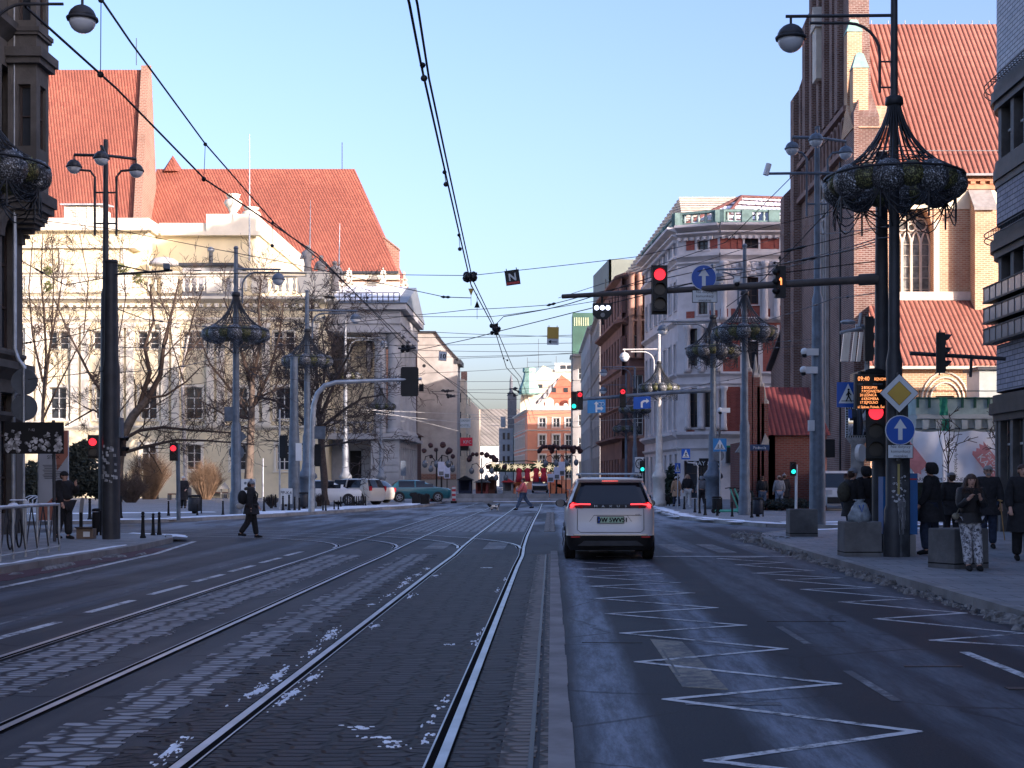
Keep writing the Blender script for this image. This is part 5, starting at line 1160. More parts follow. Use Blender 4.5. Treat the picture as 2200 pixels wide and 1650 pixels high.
# ---- concrete barriers, striped beacons
def barrier_mesh():
    mb = MB(); w = 1.12; mb.prism([(-w/2, -.25, 0), (-w/2, -.25, .12), (-w/2, -.1, .3), (-w/2, -.08, .62), (-w/2, .08, .62), (-w/2, .1, .3), (-w/2, .25, .12), (-w/2, .25, 0)], (w, 0, 0)); return mb
b0 = barrier_mesh().build('concrete_barrier', CONC, loc=(0, 0, 0))
for i, px in enumerate((961, 997, 1030, 1064, 1094, 1131, 1163, 1199)):
    lb = 'pale grey concrete barrier in the row closing the street'
    if i == 0: b0.location = (X(px, 100), 100, 0); tag(b0, lb, 'barrier', 'concrete barriers closing the street')
    else: dup(b0, (X(px, 100), 100+random.uniform(-.2, .2), 0), rz=random.uniform(-.04, .04))
STRP = stripes('red white stripes', (.6, .62, .62), (.5, .04, .05), .32, 2)
for px, lb in ((928, 'striped red and white beacon left of the barriers'), (975, 'striped red and white beacon in front of the barriers')):
    t = T('striped_beacon', lb, 'beacon', (X(px, 97), 97, 0)); mb = MB(); mb.box(X(px, 97)-.12, 96.97, .15, X(px, 97)+.12, 97.03, 1.15); mb.build('panel', STRP, t); mb = MB(); mb.box(X(px, 97)-.2, 96.8, 0, X(px, 97)+.2, 97.2, .148); mb.build('foot', MATB, t)
# old style lamps with red baubles
MARO = M('maroon tinsel', (.045, .015, .016), .5, .2, .5, 9, .5)
def bauble_lamp(px, pt, Y, lb, n=6, spread=1.0):
    t = T('decorated_lamp', lb, 'street lamp', (X(px, Y), Y, 0)); x = X(px, Y); zt = Z(pt, Y)
    mb = MB(); mb.tube([(x, Y, 0), (x, Y, .6), (x, Y, .7), (x, Y, zt-.6)], [.11, .1, .055, .05], 8)
    for s in (-1, 1): mb.tube([(x, Y, zt-1.5), (x+s*.4, Y, zt-1.0), (x+s*.75, Y, zt-1.1), (x+s*.8, Y, zt-1.4)], .035, 5)
    mb.build('pole', MATB, t)
    mb = MB(); 
    for s in (-1, 1): mb.sphere((x+s*.8, Y, zt-1.6), (.2, .2, .26), 8, 6)
    mb.sphere((x, Y, zt-1.6), (.2, .2, .26), 8, 6); mb.build('lamp_globe', glassm('old lamp glass', (.12, .13, .14)), t)
    mb = MB()
    for k in range(n): 
        a = pi*(k/(n-1)); mb.sphere((x-spread*cos(a), Y+random.uniform(-.3, .3), zt-.7+.55*sin(a)*random.uniform(.5, 1.1)), random.uniform(.15, .24), 7, 5, 0, False, .08)
    mb.build('bauble', MARO, t)
bauble_lamp(938, 946, 96, 'lamp with maroon baubles and hanging globes by the gable wall', 4, .85)
bauble_lamp(949, 960, 104, 'smaller lamp with baubles just behind its taller twin', 4, .8)
bauble_lamp(1035, 968, 112, 'lamp with a dense cluster of maroon baubles in mid street', 9, 1.0)
bauble_lamp(1066, 985, 118, 'slim lamp with two arms right of the bauble cluster', 3, .7)
bauble_lamp(1195, 950, 108, 'lamp with a tall maroon bauble cluster left of the car', 14, 1.3)
bauble_lamp(1216, 950, 112, 'lamp with maroon baubles at the grey terrace', 8, 1.1)
for a, b, t, bt, Y, lb in ((941, 955, 992, 1023, 95.5, 'pale poster board on the lamp by the gable wall'), (954, 967, 1000, 1028, 103.5, 'lower pale poster board beside its twin'), (1200, 1214, 992, 1022, 107.5, 'pale poster board on the bauble lamp'), (1190, 1203, 1003, 1030, 107, 'lower lilac poster board by the bauble lamp'), (1176, 1190, 1018, 1036, 106.5, 'small lilac poster board left of the others')):
    s = sign_board('poster_board', lb, a, b, t, bt, Y, M('pale lilac poster', (.55, .55, .64), .6, 0, .08, 6), ()); mb = MB(); mb.box(X(a+2, Y), Y-.08, Z(bt-2, Y), X(b-2, Y), Y-.062, Z(bt-10, Y)); mb.build('poster_picture', CONCD, s); mb = MB(); mb.tube([P((a+b)/2, bt, Y+.1), V((X((a+b)/2, Y), Y+.1, 0))], .04, 5); mb.build('post', MATB, s)
# ================================================================ street furniture
TINS = M('silver tinsel', (.5, .53, .56), .35, .4, .7, 22, .4); TING = M('gold green tinsel', (.20, .20, .06), .4, .3, .6, 22, .3)
STRAND = M('dark strand', (.03, .033, .038), .5, .2); PSTR = M('pale strand', (.35, .36, .36), .5, .3)
BCOR = tinsel('bauble tinsel', (.022, .024, .027), (.42, .44, .46)); GCOR = tinsel('olive tinsel', (.03, .03, .015), (.40, .42, .16))
def chandelier():
    """unit: outer radius 1, origin at the bauble ring centre on the pole axis"""
    t = T('chandelier_decoration', 'x', 'christmas decoration', (0, 0, 0), 'chandelier decorations on the lamp posts')
    prof = [(.075, 1.14), (.10, 1.0), (.17, .80), (.28, .60), (.43, .41), (.62, .25), (.82, .14), (.97, .06)]
    mb = MB()
    for k in range(26):
        a = 2*pi*k/26; mb.tube([(r*cos(a), r*sin(a), z) for r, z in prof], .0125, 4)
    mb.build('canopy_strands', STRAND, t)
    mb = MB()
    for r, z in ((.43, .41), (.52, .33), (.62, .25), (.72, .20), (.82, .14), (.97, .06), (.80, -.26)): mb.tube([(r*cos(a*pi/14), r*sin(a*pi/14), z) for a in range(29)], .009 if r < .9 else .02, 4)
    mb.lathe([(.10, 1.08), (.13, 1.1), (.12, 1.2), (.08, 1.22)], (0, 0, 0), 10); mb.build('hoop', STRAND, t)
    for k in range(16):
        a = 2*pi*k/16+.12; big = k % 2 == 0; r = .25 if big else .185; c = (.77*cos(a), .77*sin(a), -.06 if big else -.03)
        mb = MB(); mb.sphere(c, r*.95, 14, 9, 1, True, .035)
        for _ in range(110):
            v = V((random.gauss(0, 1), random.gauss(0, 1), random.gauss(0, 1))).normalized(); w = v.orthogonal().normalized()*.011; p = V(c)+v*r*random.uniform(.86, 1.0); q = v.cross(w)*random.uniform(2, 5)+v*random.uniform(-.01, .03)
            mb.add([p+w, p+q, p-w], [(0, 1, 2)])
        mb.build('bauble', [TINS if big else TING, BCOR if big else GCOR], t)
    mb = MB()
    for k in range(8):
        a0, a1 = 2*pi*k/8, 2*pi*(k+1)/8
        for d in (.22, .36, .5):
            mb.tube([((.85*cos(a0+(a1-a0)*s)), (.85*sin(a0+(a1-a0)*s)), -.22-d*(1-(2*s-1)**2)*.8) for s in (0, .17, .34, .5, .66, .83, 1)], .010, 3)
        mb.tube([(.85*cos(a0), .85*sin(a0), -.2), (.85*cos(a0), .85*sin(a0), -.62)], .014, 4)
        mb.tube([(.8*cos(a0), .8*sin(a0), -.26), (.35*cos(a0), .35*sin(a0), -.45), (.09*cos(a0), .09*sin(a0), -.62)], .012, 4)
    mb.build('swag_garland', STRAND, t)
    return t
CH0 = chandelier()
def lamp_head(parent, x, y, z, r, mat):        # z = hanging point
    mb = MB(); mb.tube([(x, y, z), (x, y, z-r*.6)], r*.10, 6); mb.sphere((x, y, z-r*1.55), r, 14, 5, 0, True, 0, 0, 1); mb.lathe([(r*1.1, -.08*r), (r*1.14, .04*r), (r*1.1, .14*r)], (x, y, z-r*1.6), 14)
    o = mb.build('lamp', mat, parent); mb = MB(); mb.sphere((x, y, z-r*1.62), r*.97, 14, 5, 0, True, 0, -1, 0); mb.build('lamp_glass', GLASS_L, o)
def arm(mb, x, y, zt, L, ang, r=.035):         # bracket: straight bar on top and curved strut below
    d = V((cos(ang), sin(ang), 0)); b = V((x, y, 0)); mb.tube([b+V((0, 0, zt)), b+d*L+V((0, 0, zt-.02))], r, 6)
    pts = [b+d*.28+V((0, 0, zt-1.5))]+[b+d*(.28+.62*(1-cos(t*pi/12)))+V((0, 0, zt-.75+.60*sin(t*pi/12))) for t in range(7)]+[b+d*L*.78+V((0, 0, zt-.15))]; mb.tube(pts, r*.9, 6)
    for z in (zt-1.4, zt-.9): mb.tube([b+V((0, 0, z)), b+d*.29+V((0, 0, z))], r*.6, 5)
POLE_G = M('grey lamp paint', (.24, .26, .28), .55, .2, .15, 2, .05, .3)
def deco_post(px, Y, py_top, py_ring, ring_px, py_arm, arm_px, mat, lbl, clbl, r0=.17, base=PV, heads=1, skirt=True, strand=None):
    x = X(px, Y); t = T('lamp_post', lbl, 'street lamp', (x, Y, base)); zt = Z(py_top, Y); zr = Z(py_ring, Y); Rr = ring_px*Y/F
    mb = MB(); mb.tube([(x, Y, base), (x, Y, base+.9), (x, Y, base+1.0), (x, Y, 3.9), (x, Y, 4.15), (x, Y, zr-.2), (x, Y, zr+Rr*1.1), (x, Y, zt)], [r0*1.25, r0*1.2, r0, r0*.95, r0*.68, r0*.6, r0*.45, r0*.38], 10)
    mb.lathe([(r0*.38, 0), (r0*.55, .03), (r0*.3, .12)], (x, Y, zt), 8)
    if skirt: mb.lathe([(r0*2.0, 0), (r0*2.0, .25), (r0*1.7, .35), (r0*1.6, 1.5), (r0*2.1, 1.6), (r0*2.0, 1.75), (r0*1.2, 2.0), (r0, 2.4)], (x, Y, base), 12)
    mb.build('pole', mat, t)
    za = Z(py_arm, Y); L_ = abs(arm_px-px)*Y/F; ang = 0 if arm_px > px else pi
    mb = MB(); arm(mb, x, Y, za, L_, ang, r0*.2); mb.build('arm', mat, t); lamp_head(t, x+(L_-.1)*cos(ang), Y, za-.02, .27, mat)
    c = dup(CH0, (x, Y, zr), clbl, sc=Rr, rz=random.uniform(0, 1))
    return t
deco_post(1921, 27.6, -110, 392, 152, 33, 1688, POLE_D, 'nearest tall dark lamp post on the right pavement', 'largest chandelier decoration, on the near right post', .165, PV, 1, False)
deco_post(-48, 27.6, -120, 365, 152, -8, 188, POLE_D, 'dark lamp post just outside the left edge with its arm reaching in', 'chandelier decoration cut by the left edge', .165, PV, 1, False)
deco_post(507, 62, 535, 715, 72, 578, 603, POLE_B, 'blue grey lamp post behind the pedestrian crossing the road', 'left side chandelier nearest the dark tram pole', .22, PV, 1, False)
deco_post(660, 76, 628, 773, 55, 667, 768, POLE_B, 'blue grey lamp post beside the bare dark tree', 'chandelier in front of the bare dark tree', .26, PV)
deco_post(742, 98, 692, 808, 38, 726, 828, POLE_G, 'pale lamp post with bulbous foot behind the parked cars', 'sunlit chandelier before the theatre portico', .22, PV)
deco_post(819, 112, 780, 872, 32, 808, 862, POLE_G, 'pale lamp post in front of the theatre podium', 'small chandelier in front of the theatre podium', .2, PV)
deco_post(1600, 60, 530, 712, 72, 578, 1538, POLE_B, 'blue grey post between chapel and crossing signs', 'chandelier hanging before the brick church corner', .22, PV, 1, False)
deco_post(1532, 72, 572, 752, 62, 690, 1420, POLE_B, 'blue grey post with wide foot behind the blue crossing sign', 'chandelier partly behind its larger right neighbour', .24, PV)
deco_post(1416, 80, 722, 832, 46, 750, 1338, M('white lamp post paint', (.62, .60, .55), .5, 0, .15, 2, .05, .35), 'white sunlit lamp post behind the white car', 'sunlit silver chandelier on the white post', .20, PV)
deco_post(1364, 104, 793, 878, 36, 788, 1294, POLE_B, 'grey post with chandelier behind the blue arrow sign', 'small chandelier half hidden by the blue arrow sign', .18, PV)
for o in (CH0,):                                   # the prototype becomes the farthest one
    o.location = (X(1345, 118), 118, Z(920, 118)); o.scale = (1.15,)*3; o['label'] = 'farthest small chandelier before the brown house'
mb = MB(); x = X(1345, 118); mb.tube([(x, 118, PV), (x, 118, Z(802, 118))], [.14, .06], 8); mb.tube([(x, 118, Z(827, 118)), (X(1295, 118), 118, Z(827, 118))], .03, 5)
t = T('lamp_post', 'farthest thin grey lamp post before the brown house', 'street lamp', (x, 118, PV)); mb.build('pole', POLE_B, t); lamp_head(t, X(1296, 118), 118, Z(827, 118), .3, POLE_B)
# triple headed lamp posts
def triple(px, Y, base, py_top, heads, py_arm, mat, lbl, r0):
    x = X(px, Y); t = T('triple_lamp_post', lbl, 'street lamp', (x, Y, base)); mb = MB(); zt = Z(py_top, Y)
    mb.tube([(x, Y, base), (x, Y, 4.0), (x, Y, 4.3), (x, Y, 7.6), (x, Y, 7.8), (x, Y, zt-3), (x, Y, zt)], [r0*1.15, r0*1.05, r0*.85, r0*.75, r0*.5, r0*.45, r0*.35], 10); mb.build('pole', mat, t)
    za = Z(py_arm, Y); mb = MB()
    for hx, dy in heads: mb.tube([(x, Y, za), (X(hx, Y), Y+dy, za+.02)], .05, 6)
    for s in (-1, 1): mb.tube([(x+s*.35, Y, za-2.6), (x+s*.35, Y, za-.7), (x+s*.5, Y, za-.5), (x+s*1.0, Y, za-.45)], .04, 5); mb.tube([(x, Y, za-2.2), (x+s*.35, Y, za-2.2)], .03, 5); mb.tube([(x, Y, za-1.2), (x+s*.35, Y, za-1.2)], .03, 5)
    mb.build('arm', mat, t)
    for hx, dy in heads: lamp_head(t, X(hx, Y), Y+dy, za, .23, mat)
triple(227, 46, PV, 300, ((159, 0), (243, -1.2), (281, .6)), 334, POLE_D, 'tall dark triple lamp post behind the left tram pole', .2)
triple(1756, 47.2, PV, 272, ((1702, 0), (1739, -1.2), (1825, .6)), 296, POLE_B, 'tall blue grey triple lamp post before the brick church', .24)
# plain poles
def pole(px, Y, base, py_top, prof, mat, lbl, name='tram_pole', cat='pole', n=10):
    x = X(px, Y); t = T(name, lbl, cat, (x, Y, base)); mb = MB(); zt = Z(py_top, Y)
    mb.tube([(x, Y, base+(zt-base)*f) for f, r in prof], [r for f, r in prof], n); mb.lathe([(prof[-1][1]*1.1, 0), (prof[-1][1]*1.1, .08)], (x, Y, zt), n); mb.build('pole', mat, t); return t
lp = pole(239, 35.8, PV, 566, [(0, .22), (.62, .21), (.66, .175), (1, .155)], POLE_D, 'stout dark tram pole with stickers at the left corner')
mb = MB()
for k in range(26):
    a = random.uniform(-2.6, -.5); z = random.uniform(1.5, 2.45); w = random.uniform(.05, .12); c = V((X(239, 35.8)+.223*cos(a), 35.8+.223*sin(a), z)); tt = V((-sin(a), cos(a), 0)); mb.prism([c-tt*w/2, c+tt*w/2, c+tt*w/2+V((0, 0, w*random.uniform(.5, 1.2))), c-tt*w/2+V((0, 0, w))], V((cos(a), sin(a), 0))*.004)
tag(mb.build('sticker', M('faded stickers', (.30, .31, .32), .6, 0, .7, 14), lp), kind='stuff')
mb = MB(); x = X(241, 35.8); mb.tube([(x, 35.8, Z(590, 35.8)), P(370, 581, 35.6)], .03, 6); mb.tube([(x, 35.8, Z(567, 35.8)), P(318, 583, 35.6)], .018, 5); mb.build('bracket', POLE_D, lp)
mb = MB(); mb.cbox(P(358, 573, 35.6), .15, .3, .13, .2); mb.build('camera_box', POLE_B, lp)
mb = MB(); mb.box(X(248, 35.8), 35.75, Z(940, 35.8), X(261, 35.8), 36, Z(897, 35.8)); mb.build('control_box', POLE_B, lp)
tp2 = pole(1894, 29.2, PV, 336, [(0, .20), (.35, .20), (.39, .155), (.99, .115), (1, .115)], POLE_D, 'dark tram pole carrying the signal mast arm', n=8)
pole(632, 74, PV, 770, [(0, .32), (.45, .28), (.6, .22), (1, .2)], POLE_B, 'grey tram pole left of the parked white car')
# mast arm with signals
ma = T('signal_mast_arm', 'long horizontal mast arm reaching over the right lanes', 'mast arm', (X(1894, 29.2), 29.2, 6))
A0 = P(1890, 599, 29.2); A1 = P(1208, 637, 31.9)
mb = MB(); mb.tube([A0, A0.lerp(A1, .06)], .12, 10); mb.tube([A0.lerp(A1, .05), A1], [.085, .05], 10); mb.build('arm', M('brown grey arm', (.085, .075, .07), .55, 0, .2), ma)
def armat(px): 
    t = (px-1890)/(1208-1890); return A0.lerp(A1, max(0, min(1, t)))
SIGB = M('signal housing', (.012, .013, .014), .55, 0, .2)
LENS = M('dark lens', (.008, .008, .009), .35)
def signal(lbl, c, w, lit, rz=0.0, n=3, emits=(RED_L, AMB_L, GRN_L), name='traffic_light', symbol=None, back=True, vis=True):
    """c: centre of the head; lit: index that glows; rz 0 faces the camera"""
    t = T(name, lbl, 'traffic light', c); h = w*1.02*n; m = Matrix.Translation(V(c)) @ Matrix.Rotation(rz, 4, 'Z')
    mb = MB(); mb.box(-w/2, -.10, -h/2, w/2, .10, h/2)
    if back: mb.box(-w*.56, .02, -h/2-.06, w*.56, .035, h/2+.06)
    mb.xf(m).build('housing', SIGB, t)
    for i in range(n):
        zc = h/2-w*1.02*(i+.5); on = i == lit; mb = MB(); mb.disc((0, -.102, zc), w*.40, (0, -1, 0), 18, -.012)
        mb.xf(m).build('lens', emits[min(i, len(emits)-1)] if on else LENS, t)
        if on and symbol:
            mb = MB(); s = w*.25; y = -.118
            if symbol == 'right': mb.add([(-s, y, zc-s*.22), (s*.1, y, zc-s*.22), (s*.1, y, zc-s*.7), (s, y, zc), (s*.1, y, zc+s*.7), (s*.1, y, zc+s*.22), (-s, y, zc+s*.22)], [tuple(range(7))])
            mb.xf(m).build('arrow_mask', MATB, t)
        if vis:
            mb = MB(); vs = []
            for k in range(9):
                a = pi*k/8; vs += [(w*.43*cos(a), -.10, zc+w*.43*sin(a)), (w*.43*cos(a), -.10-w*.55*(.35+.65*sin(a)), zc+w*.43*sin(a)-.01)]
            mb.add(vs, [(2*k, 2*k+1, 2*k+3, 2*k+2) for k in range(8)], True); mb.xf(m).build('visor', SIGB, t)
    return t
signal('three lens traffic light with red lit on the mast arm', armat(1428)+V((0, -.22, (636-618)*30.8/F-.18)), .31, 0)
s = T('traffic_light', 'tram signal with three white dots hanging below the mast arm', 'traffic light', armat(1295)+V((0, 0, -.4))); c = P(1294, 668, 31.5)
mb = MB(); w, h = .21, .17; mb.prism([c+V((-w, 0, h)), c+V((w, 0, h)), c+V((w, 0, -h*.4)), c+V((w*.5, 0, -h)), c+V((-w*.5, 0, -h)), c+V((-w, 0, -h*.4))], (0, .16, 0)); mb.tube([c+V((0, .05, h)), c+V((0, .05, .36))], .03, 6); mb.tube([c+V((0, .05, -h)), c+V((0.02, .05, -.3))], .03, 6); mb.build('housing', SIGB, s)
mb = MB()
for k in (-1, 0, 1): mb.disc(c+V((k*.125, -.012, .07)), .052, (0, -1, 0), 12, .011)
mb.build('lit_lens', WHT_L, s); mb = MB(); mb.disc(c+V((0.01, -.012, -.09)), .05, (0, -1, 0), 12, .011); mb.build('dark_lens', M('grey lens', (.2, .2, .2), .4), s)
s = T('traffic_light', 'narrow tram signal with amber arrow at right of the mast arm', 'traffic light', armat(1677)); c = P(1676, 606, 29.9)
mb = MB(); mb.box(c.x-.11, c.y-.08, c.z-.33, c.x+.11, c.y+.08, c.z+.33)
for k in (-1, 0, 1): mb.lathe([(.05, -.06), (.09, 0), (.05, .06)], (c.x-.1, c.y-.1, c.z+k*.2), 8)
mb.build('housing', SIGB, s)
mb = MB()
mb.prism([c+V((-.005, -.085, -.07)), c+V((.025, -.085, -.07)), c+V((.025, -.085, .06)), c+V((-.005, -.085, .06))], (0, -.005, 0)); mb.prism([c+V((-.06, -.085, .0)), c+V((-.04, -.085, -.02)), c+V((.025, -.085, .06)), c+V((.0, -.085, .09))], (0, -.005, 0)); mb.build('amber_arrow', AMB_L, s)
mb = MB(); q = P(1675, 562, 29.9); mb.box(q.x-.006, q.y-.02, q.z-.1, q.x+.014, q.y, q.z+.1); mb.box(q.x-.1, q.y-.02, q.z-.04, q.x-.008, q.y, q.z-.015); mb.add([(q.x-.035, q.y-.01, q.z+.06), (q.x+.04, q.y-.01, q.z+.06), (q.x+.004, q.y-.01, q.z+.13)], [(0, 1, 2)]); mb.add([(q.x-.09, q.y-.01, q.z-.07), (q.x-.09, q.y-.01, q.z+.01), (q.x-.15, q.y-.01, q.z-.03)], [(0, 1, 2)]); mb.tube([q+V((0, 0, -.1)), q+V((0, 0, -.2))], .01, 4); mb.build('direction_symbol', MATB, s)
def up_arrow(mb, c, r, y=-.012):
    k = r; p = [(-.16, -.72), (.16, -.72), (.16, .12), (.46, .12), (0, .82), (-.46, .12), (-.16, .12)]; mb.add([(c.x+a*k, c.y+y, c.z+b*k) for a, b in p], [tuple(range(7))])
def round_arrow(lbl, px, py, rpx, Y):
    c = P(px, py, Y); t = T('round_arrow_sign', lbl, 'road sign', c); r = rpx*Y/F; mb = MB(); mb.disc(c, r, (0, -1, 0), 28, .02, 1); mb.disc(c+V((0, -.004, 0)), r*.95, (0, -1, 0), 28, .003, 0); mb.build('plate', [BLUE, SIGNW], t); mb = MB(); up_arrow(mb, c, r*.92); mb.build('arrow', SIGNW, t)
def text_plate(lbl, px0, px1, py0, py1, Y, lines, m=SIGNW, tm=None, k=.7, cat='road sign', name='text_plate'):
    c = P((px0+px1)/2, py1, Y); t = T(name, lbl, cat, c); mb = MB(); x0, x1, z0, z1 = X(px0, Y), X(px1, Y), Z(py1, Y), Z(py0, Y); b = .012
    mb.box(x0, Y, z0, x1, Y+.02, z1, 1); mb.box(x0+b, Y-.004, z0+b, x1-b, Y, z1-b, 0); mb.build('plate', [m, MATB], t); n = len(lines); hh = (z1-z0)/n; mb = MB()
    for i, s in enumerate(lines): w = text_mesh(s)[1]; sz = min(hh*k*1.25, (x1-x0)*.86/w); mb.text(s, ((x0+x1)/2, Y-.008, z1-hh*(i+.5)-sz*.28), (1, 0, 0), (0, 0, 1), sz)
    mb.build('lettering', tm or MATB, t); return t
Ya = armat(1512).y-.1
round_arrow('blue round straight on sign mounted on the mast arm', 1512, 596, 27.5, Ya); text_plate('white plate below the round sign on the mast arm', 1487, 1541, 623, 650, Ya, ('Nie dotyczy', 'komunikacji', 'miejskiej'))
s = T('security_camera', 'small white camera on the mast arm right of the round sign', 'camera', armat(1585)); mb = MB(); c = P(1583, 604, 30.3); mb.sphere(c, .08, 8, 6); mb.box(c.x-.05, c.y-.05, c.z-.02, c.x+.07, c.y+.05, c.z+.1); mb.build('body', WHITE, s); mb = MB(); mb.sphere(c+V((0, -.03, -.06)), .055, 8, 6); mb.build('dome', BLACK, s)
# near right pole: signs, board, signal, mirror, panels
Yp = 27.2
t = T('priority_road_sign', 'white and yellow diamond priority sign on the near right post', 'road sign', P(1932, 845, Yp)); c = P(1932, 845, Yp); mb = MB(); k = 43*Yp/F
for kk, y, mi in ((k, 0, 1), (k*.955, -.004, 0), (k*.61, -.008, 1), (k*.585, -.012, 2)): mb.prism([c+V((0, y, kk)), c+V((kk, y, 0)), c+V((0, y, -kk)), c+V((-kk, y, 0))], (0, .0035 if y else .02, 0), mi)
mb.build('plate', [SIGNW, MATB, YEL], t)
round_arrow('blue round straight on sign below the diamond sign', 1934, 924, 32, Yp); text_plate('white plate below the round sign on the near post', 1907, 1962, 955, 985, Yp, ('Nie dotyczy', 'komunikacji', 'miejskiej'))
mb = MB(); mb.box(X(1932, Yp)-.02, Yp+.03, Z(990, Yp), X(1932, Yp)+.02, Yp+.16, Z(800, Yp)); tag(mb.build('sign_bracket', POLE_D), 'dark bracket holding the signs on the near post', 'bracket')
t = T('departure_board', 'black tram departure board with amber lettering beside the near post', 'display board', P(1875, 882, 28)); Yd = 28.3; x0, x1, z0, z1 = X(1837, Yd), X(1914, Yd), Z(879, Yd), Z(803, Yd)
mb = MB(); mb.box(x0, Yd, z0, x1, Yd+.14, z1); mb.build('case', POLE_D, t); mb = MB(); mb.box(x0+.03, Yd-.006, z0+.03, x1-.02, Yd-.001, z1-.03); mb.build('screen', M('black screen', (.004, .004, .005), .3), t)
mb = MB(); q = (z1-z0); Lx = x0+.05; ff = lambda k: z1-.03-q*k
mb.text('09:40', (Lx, Yd-.012, ff(.155)), (.85, 0, 0), (0, 0, 1), .125, 0, 'L'); mb.text('RENOMA', (x0+.52, Yd-.012, ff(.15)), (.8, 0, 0), (0, 0, 1), .085, 0, 'C')
for i, (a, b) in enumerate((('2', 'BISKUPIN'), ('7', 'POŚWIĘTNE'), ('20', 'LEŚNICA'), ('6', 'KROMERA'), ('17', 'SĘPOLNO'))):
    zz_ = ff(.385+i*.105); mb.text(a, (x0+.155, Yd-.012, zz_), (.85, 0, 0), (0, 0, 1), .075, 0, 'R'); mb.text(b, (x0+.17, Yd-.012, zz_), (.85, 0, 0), (0, 0, 1), .075, 0, 'L')
mb.text('ul. Sądowa, Podwale, Świ', (Lx, Yd-.012, ff(.93)), (.68, 0, 0), (0, 0, 1), .075, 0, 'L'); mb.build('led_lettering', LED, t)
mb = MB(); mb.text('LINIA', (Lx, Yd-.012, ff(.275)), (.8, 0, 0), (0, 0, 1), .055, 0, 'L'); mb.text('KIERUNEK', (x0+.35, Yd-.012, ff(.275)), (.8, 0, 0), (0, 0, 1), .055, 0, 'L'); mb.build('printed_lettering', M('grey print', (.18, .2, .22), .6), t)
mb = MB(); mb.box(x0+.1, Yd-.05, z1+.003, x1-.1, Yd+.2, z1+.05); mb.sphere(((x0+x1)/2+.05, Yd+.05, z1+.06), (.2, .1, .06), 8, 5); mb.build('cap', MATB, t)
signal('traffic light with red lit under the departure board', P(1882, 926, 28.6), .36, 0, R(-12))
t = T('traffic_mirror', 'square traffic mirror with black and white frame left of the near signal', 'mirror', P(1842, 905, 30)); Ym_ = 30.2; mb = MB(); mb.box(X(1817, Ym_), Ym_, Z(940, Ym_), X(1872, Ym_), Ym_+.05, Z(874, Ym_)); mb.build('frame', SIGNW, t)
mb = MB()
for i in range(11):
    for py in (874.5, 936): mb.box(X(1818+i*5, Ym_), Ym_-.006, Z(py+4, Ym_), X(1820.5+i*5, Ym_), Ym_-.001, Z(py, Ym_))
    for px in (1817.5, 1868): mb.box(X(px, Ym_), Ym_-.006, Z(880+i*5.5, Ym_), X(px+4, Ym_), Ym_-.001, Z(877.5+i*5.5, Ym_))
mb.build('frame_stripe', MATB, t); MIR, b_, L_ = newmat('mirror'); b_.inputs['Metallic'].default_value = 1; b_.inputs['Roughness'].default_value = .03; b_.inputs['Base Color'].default_value = (.8, .82, .85, 1)
mb = MB(); n = 8; vs = [(X(1822, Ym_)+(X(1867, Ym_)-X(1822, Ym_))*i/n, Ym_-.01-.05*(1-((i/n-.5)**2+(j/n-.5)**2)*2), Z(935, Ym_)+(Z(879, Ym_)-Z(935, Ym_))*j/n) for j in range(n+1) for i in range(n+1)]; mb.add(vs, [(j*(n+1)+i, j*(n+1)+i+1, (j+1)*(n+1)+i+1, (j+1)*(n+1)+i) for j in range(n) for i in range(n)], True); mb.build('mirror_glass', MIR, t)
t = T('advertising_column', 'pale ornate clock column half hidden behind the near signal', 'column', (X(1845, 33), 33, PV)); x = X(1842, 33); mb = MB(); mb.lathe([(.24, 0), (.24, .6), (.16, .7), (.15, 2.3), (.26, 2.45), (.26, 2.9), (.2, 3.0), (.14, 3.2), (.14, 3.6)], (x, 33, PV), 10); mb.build('shaft', M('pale carved shaft', (.34, .34, .34), .8, 0, .3, 5), t); mb = MB(); mb.disc((X(1853, 32.6), 32.6, Z(973, 32.6)), .2, (.75, -.6, 0), 18, .1); mb.build('clock_face', WHITE, t)
CROSSW = SIGNW
def cross_sign(lbl, px0, px1, py0, py1, Y, two=False, m=BLUE):
    t = T('crossing_sign', lbl, 'road sign', P((px0+px1)/2, py1, Y)); x0, x1, z0, z1 = X(px0, Y), X(px1, Y), Z(py1, Y), Z(py0, Y); w = x1-x0; h = z1-z0; mb = MB(); mb.box(x0, Y, z0, x1, Y+.02, z1); mb.build('plate', m, t)
    mb = MB(); mb.prism([(x0+w*.08, Y-.004, z0+h*.16), (x1-w*.08, Y-.004, z0+h*.16), ((x0+x1)/2, Y-.004, z1-h*.06)], (0, .003, 0)); mb.build('triangle', SIGNW, t)
    mb = MB(); y = Y-.009
    for cx_ in ((-.12, .14) if two else (.02,)):
        cx_ = (x0+x1)/2+cx_*w; s = h*(.34 if two else .52); zb = z0+h*.22
        mb.disc((cx_, y, zb+s*.92), s*.09, (0, -1, 0), 8, .001); mb.tube([(cx_, y, zb+s*.82), (cx_-s*.02, y, zb+s*.45)], s*.09, 4); mb.tube([(cx_, y, zb+s*.45), (cx_+s*.22, y, zb)], s*.055, 4); mb.tube([(cx_, y, zb+s*.45), (cx_-s*.2, y, zb+s*.02)], s*.055, 4); mb.tube([(cx_, y, zb+s*.75), (cx_+s*.2, y, zb+s*.5)], s*.045, 4); mb.tube([(cx_, y, zb+s*.75), (cx_-s*.18, y, zb+s*.48)], s*.045, 4)
    mb.box(x0+w*.2, y, z0+h*.24, x1-w*.2, y+.002, z0+h*.265); mb.build('walking_figure', MATB, t); return t
cross_sign('blue pedestrian crossing sign left of the departure board', 1798, 1846, 821, 875, 29)
